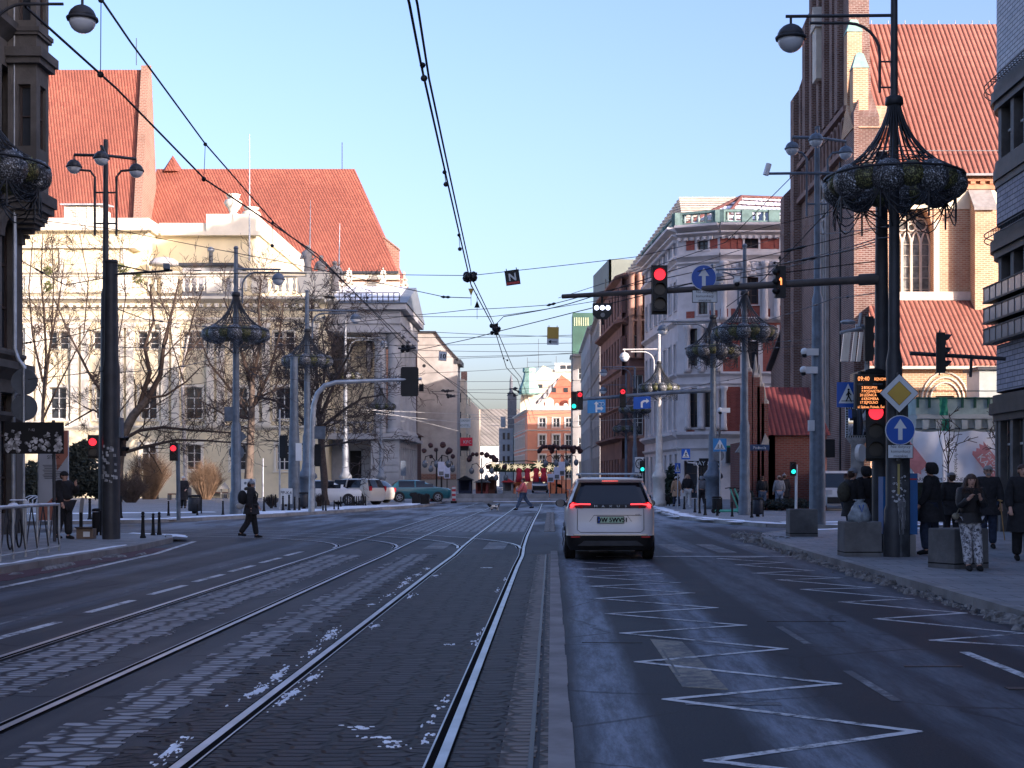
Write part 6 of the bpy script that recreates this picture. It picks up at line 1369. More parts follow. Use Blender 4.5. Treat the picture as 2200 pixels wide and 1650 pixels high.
cross_sign('large blue crossing sign before the ornate house', 1532, 1561, 942, 970, 66, True, LBLUE); cross_sign('middle blue crossing sign right of the white lamp post', 1464, 1483, 964, 987, 70, False); cross_sign('smallest and lowest blue crossing sign by the white lamp post', 1450, 1462, 995, 1017, 74, False)
for px, Y, t0, b0_, lb in ((1499, 70, 990, 1092, 'thin curved sign post right of the white lamp post'), (1456, 74, 1016, 1088, 'thin sign post with the lowest crossing sign'), (1547, 66, 968, 1100, 'sign post of the large crossing sign')):
    mb = MB(); mb.tube([P(1474, 988, Y), P(1478, 994, Y), P(1494, 995, Y), P(1499, 1002, Y), (X(px, Y), Y, PV)] if px == 1499 else [P(px, t0, Y), (X(px, Y), Y, PV)], .035, 6); tag(mb.build('sign_post', POLE_L), lb, 'sign post')
s = T('reversed_road_sign', 'round grey back of a road sign below the large crossing sign', 'road sign', P(1545, 980, 66.3)); mb = MB(); mb.disc(P(1545, 979, 66.3), .26, (.3, -1, 0), 20, .02); mb.build('plate', POLE_B, s)
s = T('street_name_sign', 'dark blue street name board on the blue grey post', 'street sign', P(1625, 966, 60)); mb = MB(); mb.box(X(1611, 59.5), 59.5, Z(968, 59.5), X(1653, 59.5), 59.53, Z(955, 59.5)); mb.build('board', M('navy sign', (.03, .06, .13), .5), s); mb = MB(); mb.text('Podwale', (X(1632, 59.5), 59.49, Z(964.5, 59.5)), (1, 0, 0), (0, 0, 1), .16); mb.build('lettering', SIGNW, s)
# blue kiosk cabinet, stickers and graffiti on the near post
t = T('blue_cabinet', 'blue enamel ticket cabinet on grey feet behind the near post', 'cabinet', (X(1933, 28), 28, PV)); mb = MB()
mb.box(X(1896, 28), 27.95, Z(1147, 28), X(1918, 28), 28.35, Z(1024, 28)); mb.box(X(1951, 28), 27.95, Z(1148, 28), X(1970, 28), 28.35, Z(1017, 28)); mb.build('panel', M('blue enamel', (.025, .12, .34), .35, 0, .12, 3, 0, .25), t); mb = MB(); mb.box(X(1905, 28), 27.9, PV, X(1920, 28), 28.3, Z(1148.5, 28)); mb.box(X(1950, 28), 27.9, PV, X(1965, 28), 28.3, Z(1149, 28)); mb.build('foot', CONC, t); mb = MB(); mb.box(X(1952, 28), 27.94, Z(1031, 28), X(1968, 28), 27.949, Z(1028, 28)); mb.build('red_stripe', REDS, t)
x, y = X(1933, 27.6), 27.6; r = .215
mb = MB(); mb.lathe([(.20, 0), (.20, 2.35), (.165, 2.6), (.16, 3.4)], (x, y, PV), 8, False); tag(mb.build('pole_sleeve', M('dark flaking pole paint', (.05, .055, .06), .6, 0, .5, 4, .1, .6)), 'wide octagonal dark sleeve at the foot of the near post', 'pole base')
t = T('pole_stickers', 'torn stickers and a yellow strip on the near post', 'stickers', (x, y-.2, 1)); mb = MB(); zz2 = lambda py: Z(py, 27.4)
mb.box(X(1928, 27.4), y-.211, zz2(1062), X(1933, 27.4), y-.207, zz2(997)); mb.build('yellow_strip', M('dull yellow tape', (.40, .34, .12), .6), t); mb = MB()
for _ in range(38):
    px, py = random.uniform(1918, 1948), random.uniform(1022, 1078); w = random.uniform(.01, .04); q = V((X(px, 27.4), y-.2075, zz2(py))); a = random.uniform(0, 3)
    mb.prism([q+V((w*cos(a+b)*random.uniform(.4, 1.2), 0, w*sin(a+b)*random.uniform(.4, 1.2))) for b in (0, 1.3, 2.4, 3.6, 5)], (0, -.003, 0))
for k in range(9):
    px = 1928+k*2.2; mb.tube([(X(px, 27.4), y-.208, zz2(1075)), (X(px+random.uniform(-3, 3), 27.4), y-.208, zz2(1095)), (X(px+random.uniform(-2, 5), 27.4), y-.208, zz2(random.uniform(1110, 1150)))], .003, 3)
mb.build('torn_paper', M('torn white paper', (.45, .46, .48), .8, 0, .3, 9), t)
# concrete seat blocks
def block_(lbl, px0, px1, pt, pb, w, d, rz):
    Y = F*(H-PV)/(pb-CY); x = X((px0+px1)/2, Y); h = (pb-pt)*Y/F; t = T('concrete_block', lbl, 'concrete block', (x, Y+d/2, PV)); mb = MB(); b = .02; ca, sa = cos(rz), sin(rz); vs = []
    for z, k in ((0, 1), (.02, 1), (h-b, .985), (h, .96)):
        for sx, sy in ((-1, -1), (1, -1), (1, 1), (-1, 1)): a, c = sx*w/2*k, sy*d/2*k; vs.append((x+a*ca-c*sa, Y+d/2+a*sa+c*ca, PV+z))
    fs = [(i*4+k, i*4+(k+1) % 4, (i+1)*4+(k+1) % 4, (i+1)*4+k) for i in range(3) for k in range(4)]+[(12, 13, 14, 15)]; mb.add(vs, fs); mb.build('block', CONCD, t); mb = MB(); mb.cbox((x, Y+d/2, PV+.085), w*1.004, d*1.004, .022, rz); mb.build('base_groove', MATB, t)
    return t
block_('concrete seat block on which the girl leans', 2012, 2128, 1136, 1222, .78, .62, .5); block_('concrete block with a plastic bag on top', 1813, 1894, 1121, 1196, .73, .6, .03); block_('lone concrete block nearest the road corner', 1696, 1757, 1094, 1153, .74, .55, .02)
t = T('cloud_bag', 'bulging pale plastic shopping bag on the concrete block', 'bag', P(1847, 1122, 27.8)); c = P(1846, 1103, 27.75); mb = MB()
prof = [(.02, -.19), (.20, -.18), (.21, -.05), (.17, .10), (.11, .19), (.07, .24), (.1, .27)]
mb.lathe(prof, c, 14); 
for i in range(len(mb.v)): p = mb.v[i]; mb.v[i] = (p[0]+random.uniform(-.025, .025), c.y+(p[1]-c.y)*.7+random.uniform(-.03, .03), p[2]+random.uniform(-.012, .012))
mb.build('bag_body', M('pale blue plastic', (.22, .26, .30), .45, 0, .35, 9), t); mb = MB(); mb.tube([c+V((-.03, -.12, .16)), c+V((.02, -.15, .03)), c+V((.06, -.12, .17))], .012, 5); mb.build('blue_print', BLUE, t); t.name = 'shopping_bag'
# ---- signals and signs at the far side of the crossing
t = T('signal_gantry_arm', 'grey mast arm over the far right lanes', 'mast arm', P(1528, 840, 72)); mb = MB(); mb.tube([P(1528, 838, 72), P(1440, 843, 72), P(1252, 858, 72)], [.13, .11, .08], 8); mb.box(X(1308, 72), 71.9, Z(856, 72), X(1313, 72), 72.05, Z(850, 72)); mb.build('arm', POLE_B, t)
signal('pair of far signals, left head with green arrow lit', P(1233, 861, 71.7), .27, 2, 0, 3, (RED_L, AMB_L, GRN_L))
signal('pair of far signals, right head with red arrow lit', P(1246, 860, 71.7), .27, 0, 0, 3, (RED_L, AMB_L, GRN_L), symbol='right')
signal('single far signal with red arrow lit on the gantry', P(1338, 854, 71.7), .28, 0, 0, 3, (RED_L, AMB_L, GRN_L), symbol='right')
def lane_sign(lbl, px0, px1, py0, py1, Y, m, two):
    t = T('lane_sign', lbl, 'road sign', P((px0+px1)/2, py1, Y)); x0, x1, z0, z1 = X(px0, Y), X(px1, Y), Z(py1, Y), Z(py0, Y); w, h = x1-x0, z1-z0; mb = MB(); mb.prism([(x0, Y, z0), (x1, Y, z0+.04), (x1, Y, z1+.04), (x0, Y, z1)], (0, .03, 0)); mb.build('plate', m, t); mb = MB(); q = lambda a, b: (x0+w*a, Y-.008, z0+h*b)
    if two:
        mb.add([q(.44, .08), q(.54, .08), q(.54, .7), q(.62, .7), q(.49, .92), q(.36, .7), q(.44, .7)], [tuple(range(7))]); mb.add([q(.54, .3), q(.74, .3), q(.74, .18), q(.88, .38), q(.74, .58), q(.74, .46), q(.54, .46)], [tuple(range(7))])
        for a in (.68, .84): mb.tube([(x0+w*a+.08*cos(k*pi/5), Y-.01, z0+h*.72+.08*sin(k*pi/5)) for k in range(11)], .012, 3)
    else: mb.add([q(.42, .12), q(.54, .12), q(.54, .5), q(.62, .6), q(.74, .6), q(.74, .46), q(.92, .68), q(.74, .9), q(.74, .76), q(.58, .76), q(.42, .58)], [tuple(range(11))])
    mb.build('arrow', SIGNW, t)
lane_sign('light blue lane sign with straight and right arrows', 1262, 1301, 860, 888, 71.6, LBLUE, True); lane_sign('dark blue sign with a right turn arrow on the gantry', 1361, 1398, 853, 879, 71.6, BLUE, False)
t = T('speed_zone_sign', 'white zone sign with a circled number beside the white car', 'road sign', P(1374, 1014, 74)); mb = MB(); mb.box(X(1364, 74), 74, Z(1014, 74), X(1384, 74), 74.03, Z(982, 74)); mb.build('plate', SIGNW, t); mb = MB(); c = P(1374, 996, 73.98); mb.tube([c+V((.2*cos(k*pi/9), 0, .24*sin(k*pi/9))) for k in range(19)], .03, 4); mb.text('30', c+V((0, -.01, -.1)), (1, 0, 0), (0, 0, 1), .26); mb.build('lettering', MATB, t); mb = MB(); mb.tube([P(1372, 1014, 74.05), (X(1372, 74.05), 74.05, PV)], .04, 6); mb.build('post', POLE_L, t)
def ped_signal(lbl, px, py, Y, lit, rz=0, post=None, k=.24):
    t = signal(lbl, P(px, py, Y), k, lit, rz, 2, (RED_L, GRN_L), 'pedestrian_signal')
    if post: mb = MB(); mb.tube([(X(post[0], Y), Y+.12, PV), P(post[0], post[1], Y+.12)], post[2], 7); tag(mb.build('signal_post', post[3]), post[4], 'signal post')
ped_signal('pedestrian signal with green figure by the white zone sign', 1380, 1003, 73, 1, 0, (1384, 985, .05, POLE_D, 'dark signal post beside the zone sign'))
ped_signal('pedestrian signal with green figure before the chapel wall', 1704, 1007, 62, 1, 0, (1711, 998, .06, SIGNW, 'white signal post before the chapel wall'))
ped_signal('pedestrian signal with red figure left of the dark tram pole', 200, 960, 36.3, 0, R(12), None, .24)
ped_signal('pedestrian signal with red figure beside the golden bush', 373, 971, 52, 0, R(8), (382, 955, .075, POLE_B, 'grey signal post near the litter bin'), .26)
signal('dark signal seen sideways right of the dark tram pole', P(258, 958, 36.2), .26, -1, R(80), 2, back=False)
signal('black signal seen from behind on the curved arm post', P(682, 978, 66), .30, -1, R(170), 3, vis=False, back=True)
signal('black signal beside the thin left post', P(609, 960, 68), .32, -1, R(165), 3, vis=False)
signal('signal seen sideways on the arm at the right edge', P(2021, 758, 33), .30, -1, R(78), 3)
mb = MB(); mb.tube([P(1955, 759, 33.4), P(2160, 771, 33.4)], .05, 8); mb.tube([P(2087, 770, 33.3), P(2085, 810, 33.3)], .035, 6); tag(mb.build('signal_bracket_arm', POLE_D), 'dark arm reaching in from the right edge', 'mast arm')
signal('traffic light head with hoods turned right behind the tram pole', P(1866, 728, 34), .34, -1, R(85), 3)
t = T('floodlight_bracket', 'pale bracket with hanging metal light panels left of tram pole', 'light', P(1840, 740, 34.2)); mb = MB()
for px in (1812, 1820, 1834, 1846): c = P(px, 742, 34); mb.prism([c+V((-.06, 0, -.38)), c+V((.03, 0, -.38)), c+V((.10, 0, .32)), c+V((.02, 0, .32))], (0, .08, 0))
mb.build('panel', M('brushed metal', (.55, .57, .6), .3, .7, .1), t); mb = MB(); mb.tube([P(1862, 860, 34.3), P(1864, 720, 34.3), P(1855, 702, 34.3), P(1838, 702, 34.3)], .06, 7); mb.tube([P(1805, 715, 34), P(1850, 706, 34.1)], .04, 6); mb.tube([P(1846, 702, 34), P(1850, 672, 34)], .04, 6); mb.sphere(P(1822, 692, 34), (.2, .12, .06), 8, 5); mb.build('bracket', POLE_L, t)
# back plate on the curved arm, left of the street
t = T('curved_arm_post', 'pale post curving into a long arm over the left lanes', 'mast arm', (X(672, 66), 66, PV)); mb = MB(); mb.tube([(X(669, 66), 66, PV), P(672, 900, 66), P(674, 870, 66), P(682, 845, 66), P(698, 828, 66), P(722, 821, 66), P(800, 818, 66.6), P(906, 814, 67)], [.15, .13, .12, .12, .11, .1, .085, .07], 9); mb.build('post', POLE_L, t)
t = T('signal_back_plate', 'large black signal back plate on the curved arm', 'traffic light', P(880, 820, 67)); mb = MB(); x0, x1, z0, z1 = X(862, 67), X(900, 67), Z(852, 67), Z(789, 67); mb.prism([(x0+.06, 66.8, z0), (x1-.06, 66.8, z0), (x1, 66.8, z0+.08), (x1, 66.8, z1-.08), (x1-.06, 66.8, z1), (x0+.06, 66.8, z1), (x0, 66.8, z1-.08), (x0, 66.8, z0+.08)], (0, .05, 0)); mb.box(X(876, 67), 66.86, z0+.1, X(890, 67), 67.2, z1-.1); mb.build('plate', SIGB, t); mb = MB(); mb.box(X(901, 67), 66.8, Z(841, 67), X(910, 67), 67.1, Z(826, 67)); mb.build('detector', MATB, t)
# hanging signs over the road
def hang(lbl, px, py, w, h, Y, tilt, m, txt=None, tm=None, extra=None):
    t = T('hanging_sign', lbl, 'sign', P(px, py+h/2, Y)); c = P(px, py, Y); a, b = w*Y/F/2, h*Y/F/2; ca, sa = cos(tilt), sin(tilt); f = lambda u, v, d=0: c+V((u*ca-v*sa, d, u*sa+v*ca)); mb = MB(); mb.prism([f(-a, -b), f(a, -b), f(a, b), f(-a, b)], (0, .03, 0), 0); k = .92; mb.prism([f(-a*k, -b*k, -.004), f(a*k, -b*k, -.004), f(a*k, b*k, -.004), f(-a*k, b*k, -.004)], (0, .003, 0), 1); mb.build('plate', m, t); u = V((ca, 0, sa)); v = V((-sa, 0, ca))
    mb = MB(); mb.tube([f(-a*.7, b), f(-a*.7, b*1.25)], .012, 4); mb.tube([f(a*.7, b), f(a*.7, b*1.25)], .012, 4); mb.build('hook', BLACK, t)
    if txt: mb = MB(); [mb.text(txt, f(e_*a, -b*.5, -.012-abs(e_)*.02), u, v, b*1.45) for e_ in (-.05, 0, .05)]; mb.build('lettering', tm, t)
    if extra: extra(t, f, a, b)
def zmark(t, f, a, b):
    mb = MB(); d = -.012
    for p in ([(-.5, .55), (-.3, .55), (-.3, -.45), (-.5, -.45)], [(.5, .55), (.3, .55), (.3, -.45), (.5, -.45)], [(-.3, .55), (-.3, .2), (.3, -.45), (.3, -.1)]): mb.add([f(x*a, y*b, d) for x, y in p], [(0, 1, 2, 3)])
    mb.build('letter', SIGNW, t); mb = MB(); mb.prism([f(-a*.9, -b*.9, -.008), f(a*.9, -b*.9, -.008), f(a*.9, -b*.6, -.008), f(-a*.9, -b*.6, -.008)], (0, .003, 0)); mb.build('red_strip', REDS, t)
hang('black hanging sign with white letter over the tracks', 1101, 596, 31, 32, 29, R(8), [MATB, M('near black', (.018, .016, .02), .6)], None, None, zmark)
hang('white hanging sign with number ten and dark rim', 951, 765, 17, 20, 60, R(-4), [M('navy rim', (.02, .03, .07), .5), SIGNW], '10', MATB)
def arr(t, f, a, b):
    mb = MB(); mb.prism([f(-a, -b*2.05), f(a, -b*2.05), f(a, -b*1.02), f(-a, -b*1.02)], (0, .03, 0)); mb.build('arrow_plate', SIGNW, t); mb = MB(); mb.add([f(x*a, y*b, -.008) for x, y in ((.7, -1.5), (.7, -1.62), (-.4, -1.62), (-.2, -1.85), (-.35, -1.85), (-.75, -1.56), (-.35, -1.27), (-.2, -1.27), (-.4, -1.5))], [tuple(range(9))]); mb.build('arrow', MATB, t)
hang('yellow hanging sign with a white arrow plate below', 1188, 715, 25, 25, 38, R(-1), [YEL, YEL], None, None, arr)
# ---- security cameras
for px, py, Y, lb in ((1733, 796, 47, 'white dome camera on the tall blue grey triple post'), (1552, 882, 66, 'white dome camera left of the street name board'), (1735, 757, 47, 'small clear camera globe hanging beside the triple post')):
    t = T('security_camera', lb, 'camera', P(px, py, Y)); c = P(px, py, Y); mb = MB(); mb.box(c.x-.05, Y-.1, c.z-.1, c.x+.35, Y+.1, c.z+.12); mb.sphere(c+V((-.1, 0, .02)), .13, 8, 6); mb.build('body', WHITE, t); mb = MB(); mb.sphere(c+V((-.1, 0, -.08)), .1, 8, 6); mb.build('dome', BLACK, t)
t = T('bullet_camera', 'white bullet camera on a long arm left of the church', 'camera', P(1648, 365, 47)); mb = MB(); mb.tube([P(1645, 376, 47), P(1652, 352, 47)], .10, 8); mb.build('body', WHITE, t); mb = MB(); mb.tube([P(1648, 373, 47), P(1752, 372, 47), P(1815, 372, 47)], .045, 6); mb.build('arm', POLE_B, t)
for px0, px1, t0, b0_, Y, lb, m in ((483, 503, 874, 905, 62, 'grey electric box on the left lamp post', POLE_B), (1736, 1749, 903, 926, 47, 'pale electric box on the tall triple post', SIGNW), (676, 699, 916, 943, 65, 'grey square back of a sign by the curved post', POLE_B), (636, 648, 952, 990, 73.5, 'pale electric box on the grey tram pole', SIGNW), (1772, 1793, 944, 983, 64, 'dark box hanging on the church corner', MATB)):
    mb = MB(); mb.box(X(px0, Y), Y-.1, Z(b0_, Y), X(px1, Y), Y+.05, Z(t0, Y)); mb.box(X(px0, Y)+.03, Y-.11, Z(b0_, Y)+.03, X(px1, Y)-.03, Y-.1, Z(t0, Y)-.03); tag(mb.build('electric_box', m), lb, 'box')
t = T('diamond_sign_back', 'grey back of a diamond sign on the left lamp post', 'road sign', P(512, 945, 62.4)); mb = MB(); k = .38; c = P(512, 938, 62.4); mb.prism([c+V((0, 0, k)), c+V((k, 0, 0)), c+V((0, 0, -k)), c+V((-k, 0, 0))], (0, .02, 0)); mb.disc(P(508, 972, 62.4), .34, (0, -1, 0), 18, .02); mb.build('plate', POLE_B, t)
# ---- left pavement furniture
def at(px, pb, z=PV): return V(((px-CX)*(H-z)/(pb-CY), F*(H-z)/(pb-CY), z))
t = T('round_sign_pair', 'two round sign backs on one post at the left edge', 'road sign', at(51, 1150)); q = at(51, 1150); Y = q.y; mb = MB(); mb.tube([q, (q.x, Y, Z(790, Y))], .035, 7); mb.build('post', POLE_L, t)
for py in (820, 876): mb = MB(); mb.disc(P(52, py, Y+.06), 28.5*Y/F, (0, -1, 0), 26, .02); mb.build('sign_plate', M('grey sign back', (.10, .115, .135), .5, .2, .15, 2, 0, .3), t)
t = T('stickered_board', 'dark information board covered with stickers', 'board', at(115, 1160)); Yb_ = at(115, 1172).y+2; mb = MB(); mb.box(X(10, Yb_), Yb_, Z(975, Yb_), X(136, Yb_), Yb_+.05, Z(907, Yb_)); mb.build('panel', MATB, t); mb = MB(); mb.tube([(X(115, Yb_), Yb_+.08, PV), P(115, 903, Yb_+.08)], .04, 7); mb.build('post', POLE_D, t); mb = MB()
for _ in range(130):
    px = random.choice((random.uniform(12, 44), random.uniform(54, 108), random.uniform(118, 132))); py = random.triangular(925, 973, 962); w = random.uniform(.02, .06); c = V((X(px, Yb_), Yb_-.002-random.random()*.004, Z(py, Yb_))); a = random.uniform(-.6, .6); n = random.choice((4, 4, 7))
    mb.add([c+V((w*cos(2*pi*k/n+a), 0, w*sin(2*pi*k/n+a)*random.uniform(.7, 1.1))) for k in range(n)], [tuple(range(n))])
mb.text('P-12', (X(68, Yb_), Yb_-.008, Z(926, Yb_)), (1, 0, 0), (0, 0, 1), .085); tag(mb.build('sticker', M('mixed stickers', (.34, .34, .34), .7, 0, .8, 8), t), kind='stuff')
t = T('poster_stand', 'white and salmon poster panel under the stickered board', 'poster', at(115, 1095)); Y = 47.; mb = MB(); x0, x1, z0, z1 = X(84, Y), X(146, Y), PV+.15, Z(925, Y); mb.box(x0, Y, z0, x1, Y+.1, z1, 0); mb.box(x0-.04, Y-.02, PV, x0, Y+.12, z1, 2)
w, h = x1-x0, z1-z0; y = Y-.004
mb.add([(x0+w*.52, y, z1), (x1, y, z1), (x1, y, z1-h*.28), (x0+w*.62, y, z1-h*.45)], [(0, 1, 2, 3)], False, 1); mb.add([(x0, y, z0), (x1, y, z0), (x1, y, z0+h*.42), (x0+w*.3, y, z0+h*.2), (x0, y, z0+h*.16)], [(0, 1, 2, 3, 4)], False, 1); mb.build('panel', [M('poster white', (.45, .47, .50), .6, 0, .05), M('poster salmon', (.42, .17, .11), .6, 0, .05), POLE_L], t); mb = MB(); mb.text('SITEX', ((x0+x1)/2, Y-.01, Z(986, Y)), (1, 0, 0), (0, 0, 1), .17)
for k in range(9): mb.box(x0+.12+.03*(k % 3), Y-.01, Z(1000+k*3.5, Y), x1-.2-.05*(k % 4), Y-.008, Z(1000+k*3.5, Y)+.015)
mb.build('lettering', MATB, t)
t = T('pedestrian_guard_rail', 'grey guard rail with crossed bars at the left kerb', 'railing', at(60, 1188)); ra_, rb_ = at(-30, 1212), at(127, 1184); mb = MB(); up = V((0, 0, .98)); n = 6
mb.tube([ra_+up, rb_+up], .028, 7); mb.tube([ra_+V((0, 0, .1)), rb_+V((0, 0, .1))], .018, 6)
for k in range(n+1): q = ra_.lerp(rb_, k/n); mb.tube([q, q+up], .024, 6)
mb.build('frame', POLE_L, t); mb = MB()
for k in range(n): a, b = ra_.lerp(rb_, k/n), ra_.lerp(rb_, (k+1)/n); mb.tube([a+V((0, 0, .12)), b.lerp(a, .5)+up], .014, 5); mb.tube([b+V((0, 0, .12)), a.lerp(b, .5)+up], .014, 5)
mb.build('crossed_bar', POLE_D, t); mb = MB(); snowband(mb, [(ra_.x, ra_.y), (rb_.x, rb_.y)], .025, .025, ra_.z+1.012, .3, .012); mb.build('snow_cap', SNOW, t)
t = T('bicycle', 'dark bicycle leaning behind the guard rail', 'bicycle', at(45, 1180)); q = at(22, 1182); d = (at(62, 1172)-q).normalized(); mb = MB()
for s in (0, 1.0): c = q+d*s+V((0, 0, .33)); mb.tube([c+d*(.31*cos(k*pi/9))+V((0, 0, .31*sin(k*pi/9))) for k in range(19)], .02, 5)
mb.build('wheel', MATB, t); mb = MB(); a, b = q+V((0, 0, .33)), q+d+V((0, 0, .33)); s_, h_ = q+d*.32+V((0, 0, .85)), q+d*.88+V((0, 0, .88)); m_ = q+d*.45+V((0, 0, .3)); 
for u, v in ((a, s_), (a, m_), (m_, s_), (m_, h_), (s_, h_), (h_, b), (h_, h_+V((0, 0, .15)))): mb.tube([u, v], .02, 5)
mb.build('frame', POLE_D, t); mb = MB(); mb.cbox(s_+V((0, 0, .06)), .24, .14, .06); mb.build('saddle', MATB, t); mb = MB(); blob(mb, s_.x, s_.y, .12, .12, s_.z+.1, .05, 9); mb.tube([h_+V((-.1, -.2, .17)), h_+V((0, 0, .17)), h_+V((.1, .2, .17))], .016, 5); mb.build('handlebar', SNOW, t)
t = T('bicycle_stand', 'pale hoop bicycle stand by the left building', 'stand', at(70, 1120)); mb = MB()
for k in range(4): q = at(52+k*9, 1112+k*2); mb.tube([q, q+V((0, 0, .75)), q+V((.1, .3, .85)), q+V((.2, .7, .85)), q+V((.25, .8, .7)), q+V((.25, .8, 0))], .025, 6)
mb.build('hoop', POLE_L, t)
t = T('cardboard_box', 'small open cardboard box at the foot of the tram pole', 'box', at(180, 1158)); q = at(180, 1158); mb = MB(); mb.cbox(q+V((0, .2, .13)), .42, .34, .25, .1, 0); mb.cbox(q+V((.06, .025, .12)), .16, .02, .13, .1, 1); mb.prism([q+V((-.2, .03, .255)), q+V((.2, .07, .255)), q+V((.25, -.1, .3)), q+V((-.2, -.12, .3))], (0, 0, .006)); mb.build('carton', [M('cardboard', (.17, .13, .10), .9), SIGNW], t)
def bin_(lbl, px, pb, hpx, wpx, m=POLE_D):
    q = at(px, pb); k = q.y/F; h, w = hpx*k, wpx*k; t = T('litter_bin', lbl, 'litter bin', q); mb = MB(); mb.lathe([(w*.42, h*.12), (w*.5, h*.16), (w*.5, h*.82), (w*.46, h*.86)], q, 14); mb.build('body', m, t); mb = MB(); mb.lathe([(w*.54, h*.88), (w*.5, h*.97), (w*.2, h)], q, 14); mb.tube([q+V((w*.52, 0, 0)), q+V((w*.52, 0, h*.9))], .03, 6); mb.tube([q, q+V((0, 0, h*.14))], w*.2, 8); mb.build('lid', MATB, t)
bin_('blue black litter bin beside the grey signal post', 418, 1103, 40, 28); bin_('dark litter bin in front of the white car', 653, 1093, 36, 20); bin_('dark slatted litter bin by the posts of the ornate house', 1540, 1100, 34, 20, MATB); bin_('dark oval litter bin before the blue grey post', 1628, 1110, 42, 22, M('navy bin', (.015, .02, .035), .5)); bin_('dark litter bin behind the left tram pole', 207, 1150, 58, 18, MATB); bin_('dark litter bin near the white lamp post', 1429, 1087, 24, 18, MATB)
# bollards: one, then copies
def bollard():
    t = T('bollard', 'x', 'bollard', (0, 0, 0), 'cast iron bollards along the kerbs'); mb = MB(); mb.lathe([(.115, 0), (.115, .06), (.085, .1), (.07, .35), (.055, .78), (.07, .8), (.07, .84), (.05, .86)], (0, 0, 0), 10); mb.build('post', MATB, t); mb = MB(); mb.lathe([(.045, .86), (.07, .93), (.05, .99), (.01, 1.0)], (0, 0, 0), 10); mb.build('knob', MATB, t); return t
B0 = None
for px, pb, hp, lb in ((307, 1156, 57, 'front'), (329, 1150, 48, 'front'), (342, 1149, 49, 'front'), (250, 1140, 44, 'beside'), (259, 1113, 47, 'beside'), (193, 1117, 47, 'beside'), (362, 1108, 32, 'lawn'), (424, 1107, 24, 'lawn'), (479, 1106, 30, 'lawn'), (567, 1099, 32, 'car'), (583, 1092, 30, 'car'), (592, 1090, 28, 'car'), (608, 1097, 32, 'car'), (614, 1088, 28, 'car'), (621, 1097, 34, 'car'), (633, 1097, 30, 'car'), (643, 1097, 28, 'car'), (694, 1097, 22, 'car'), (700, 1097, 22, 'car'), (718, 1095, 20, 'car'), (727, 1095, 20, 'car'), (732, 1089, 22, 'car'))+tuple((742+i*4.8, 1087, 21, 'row') for i in range(10))+((1470, 1094, 28, 'right'), (1493, 1101, 30, 'right'), (1503, 1103, 30, 'right'), (1515, 1107, 36, 'right'), (1541, 1108, 30, 'right'), (1573, 1110, 32, 'right'), (1615, 1112, 34, 'right'), (1983, 1132, 34, 'people'), (1397, 1090, 26, 'right'))+tuple((px, 1078, 14, 'barrier') for px in (1045, 1080, 1110, 1140, 1168, 1193)):
    q = at(px, pb, PV if lb != 'barrier' else 0); lab = {'front': 'black bollard at the left pavement corner', 'beside': 'black bollard beside the dark tram pole', 'lawn': 'black bollard along the snowy far left kerb', 'car': 'black bollard in front of the parked white car', 'row': 'black bollard in the dense row before the silver car', 'right': 'black bollard on the snowy far right corner', 'people': 'black bollard beside the hooded figure', 'barrier': 'small black bollard before the concrete barriers'}[lb]; sc = hp*q.y/F
    if B0 is None: B0 = bollard(); B0.location = q; B0.scale = (sc,)*3; B0['label'] = lab
    else: dup(B0, q, lab, sc=sc)
t = T('wooden_post_sign', 'slim leaning board on a short black post by the carton', 'post', at(174, 1142)); q = at(174, 1142); mb = MB(); mb.tube([q, q+V((0, 0, .55))], .05, 8); mb.build('post', MATB, t); mb = MB(); mb.prism([q+V((-.05, -.03, .5)), q+V((.06, -.03, .5)), q+V((.09, .0, .95)), q+V((.02, 0, 1.0)), q+V((-.02, 0, .9))], (0, .02, 0)); mb.build('board', CONC, t)
# square: fountains bowls, benches, totems
for px, pb, lb in ((333, 1072, 'dark stone bowl planter on the square left'), (404, 1072, 'dark stone bowl planter behind the waiting woman')):
    q = at(px, pb); k = q.y/F; t = T('bowl_planter', lb, 'planter', q); mb = MB(); mb.lathe([(8*k, 0), (8*k, 22*k), (6*k, 24*k), (3*k, 26*k), (3*k, 30*k), (8*k, 35*k), (9*k, 37*k)], q, 10); mb.build('bowl', CONCD, t)
for px0, px1, pb, lb in ((343, 380, 1068, 'brown wooden bench on the sunlit square'), (437, 488, 1070, 'long brown bench seat before the golden bush'), (360, 382, 1074, 'dark low bench near the signal post')):
    q = at((px0+px1)/2, pb); k = q.y/F; w = (px1-px0)*k; t = T('bench', lb, 'bench', q); mb = MB(); mb.box(q.x-w/2, q.y, q.z+.38, q.x+w/2, q.y+.5, q.z+.48); mb.build('seat', M('bench wood', (.20, .11, .07), .7, 0, .2, 3), t); mb = MB()
    for s in (-.4, .4): mb.box(q.x+s*w-.1, q.y+.05, q.z, q.x+s*w+.1, q.y+.45, q.z+.379)
    mb.build('leg', CONCD, t)
t = T('totem_board', 'white information totem behind the crossing pedestrian', 'board', at(535, 1098)); q = at(533, 1092); k = q.y/F; mb = MB(); mb.box(q.x-15*k, q.y, q.z, q.x+15*k, q.y+.1, q.z+63*k, 0); mb.disc((q.x+8*k, q.y-.002, q.z+50*k), 7*k, (0, -1, 0), 14, .01, 1); mb.disc((q.x-6*k, q.y-.002, q.z+54*k), 3*k, (0, -1, 0), 10, .01, 1); mb.build('panel', [SIGNW, M('grey print2', (.15, .19, .22), .6)], t)
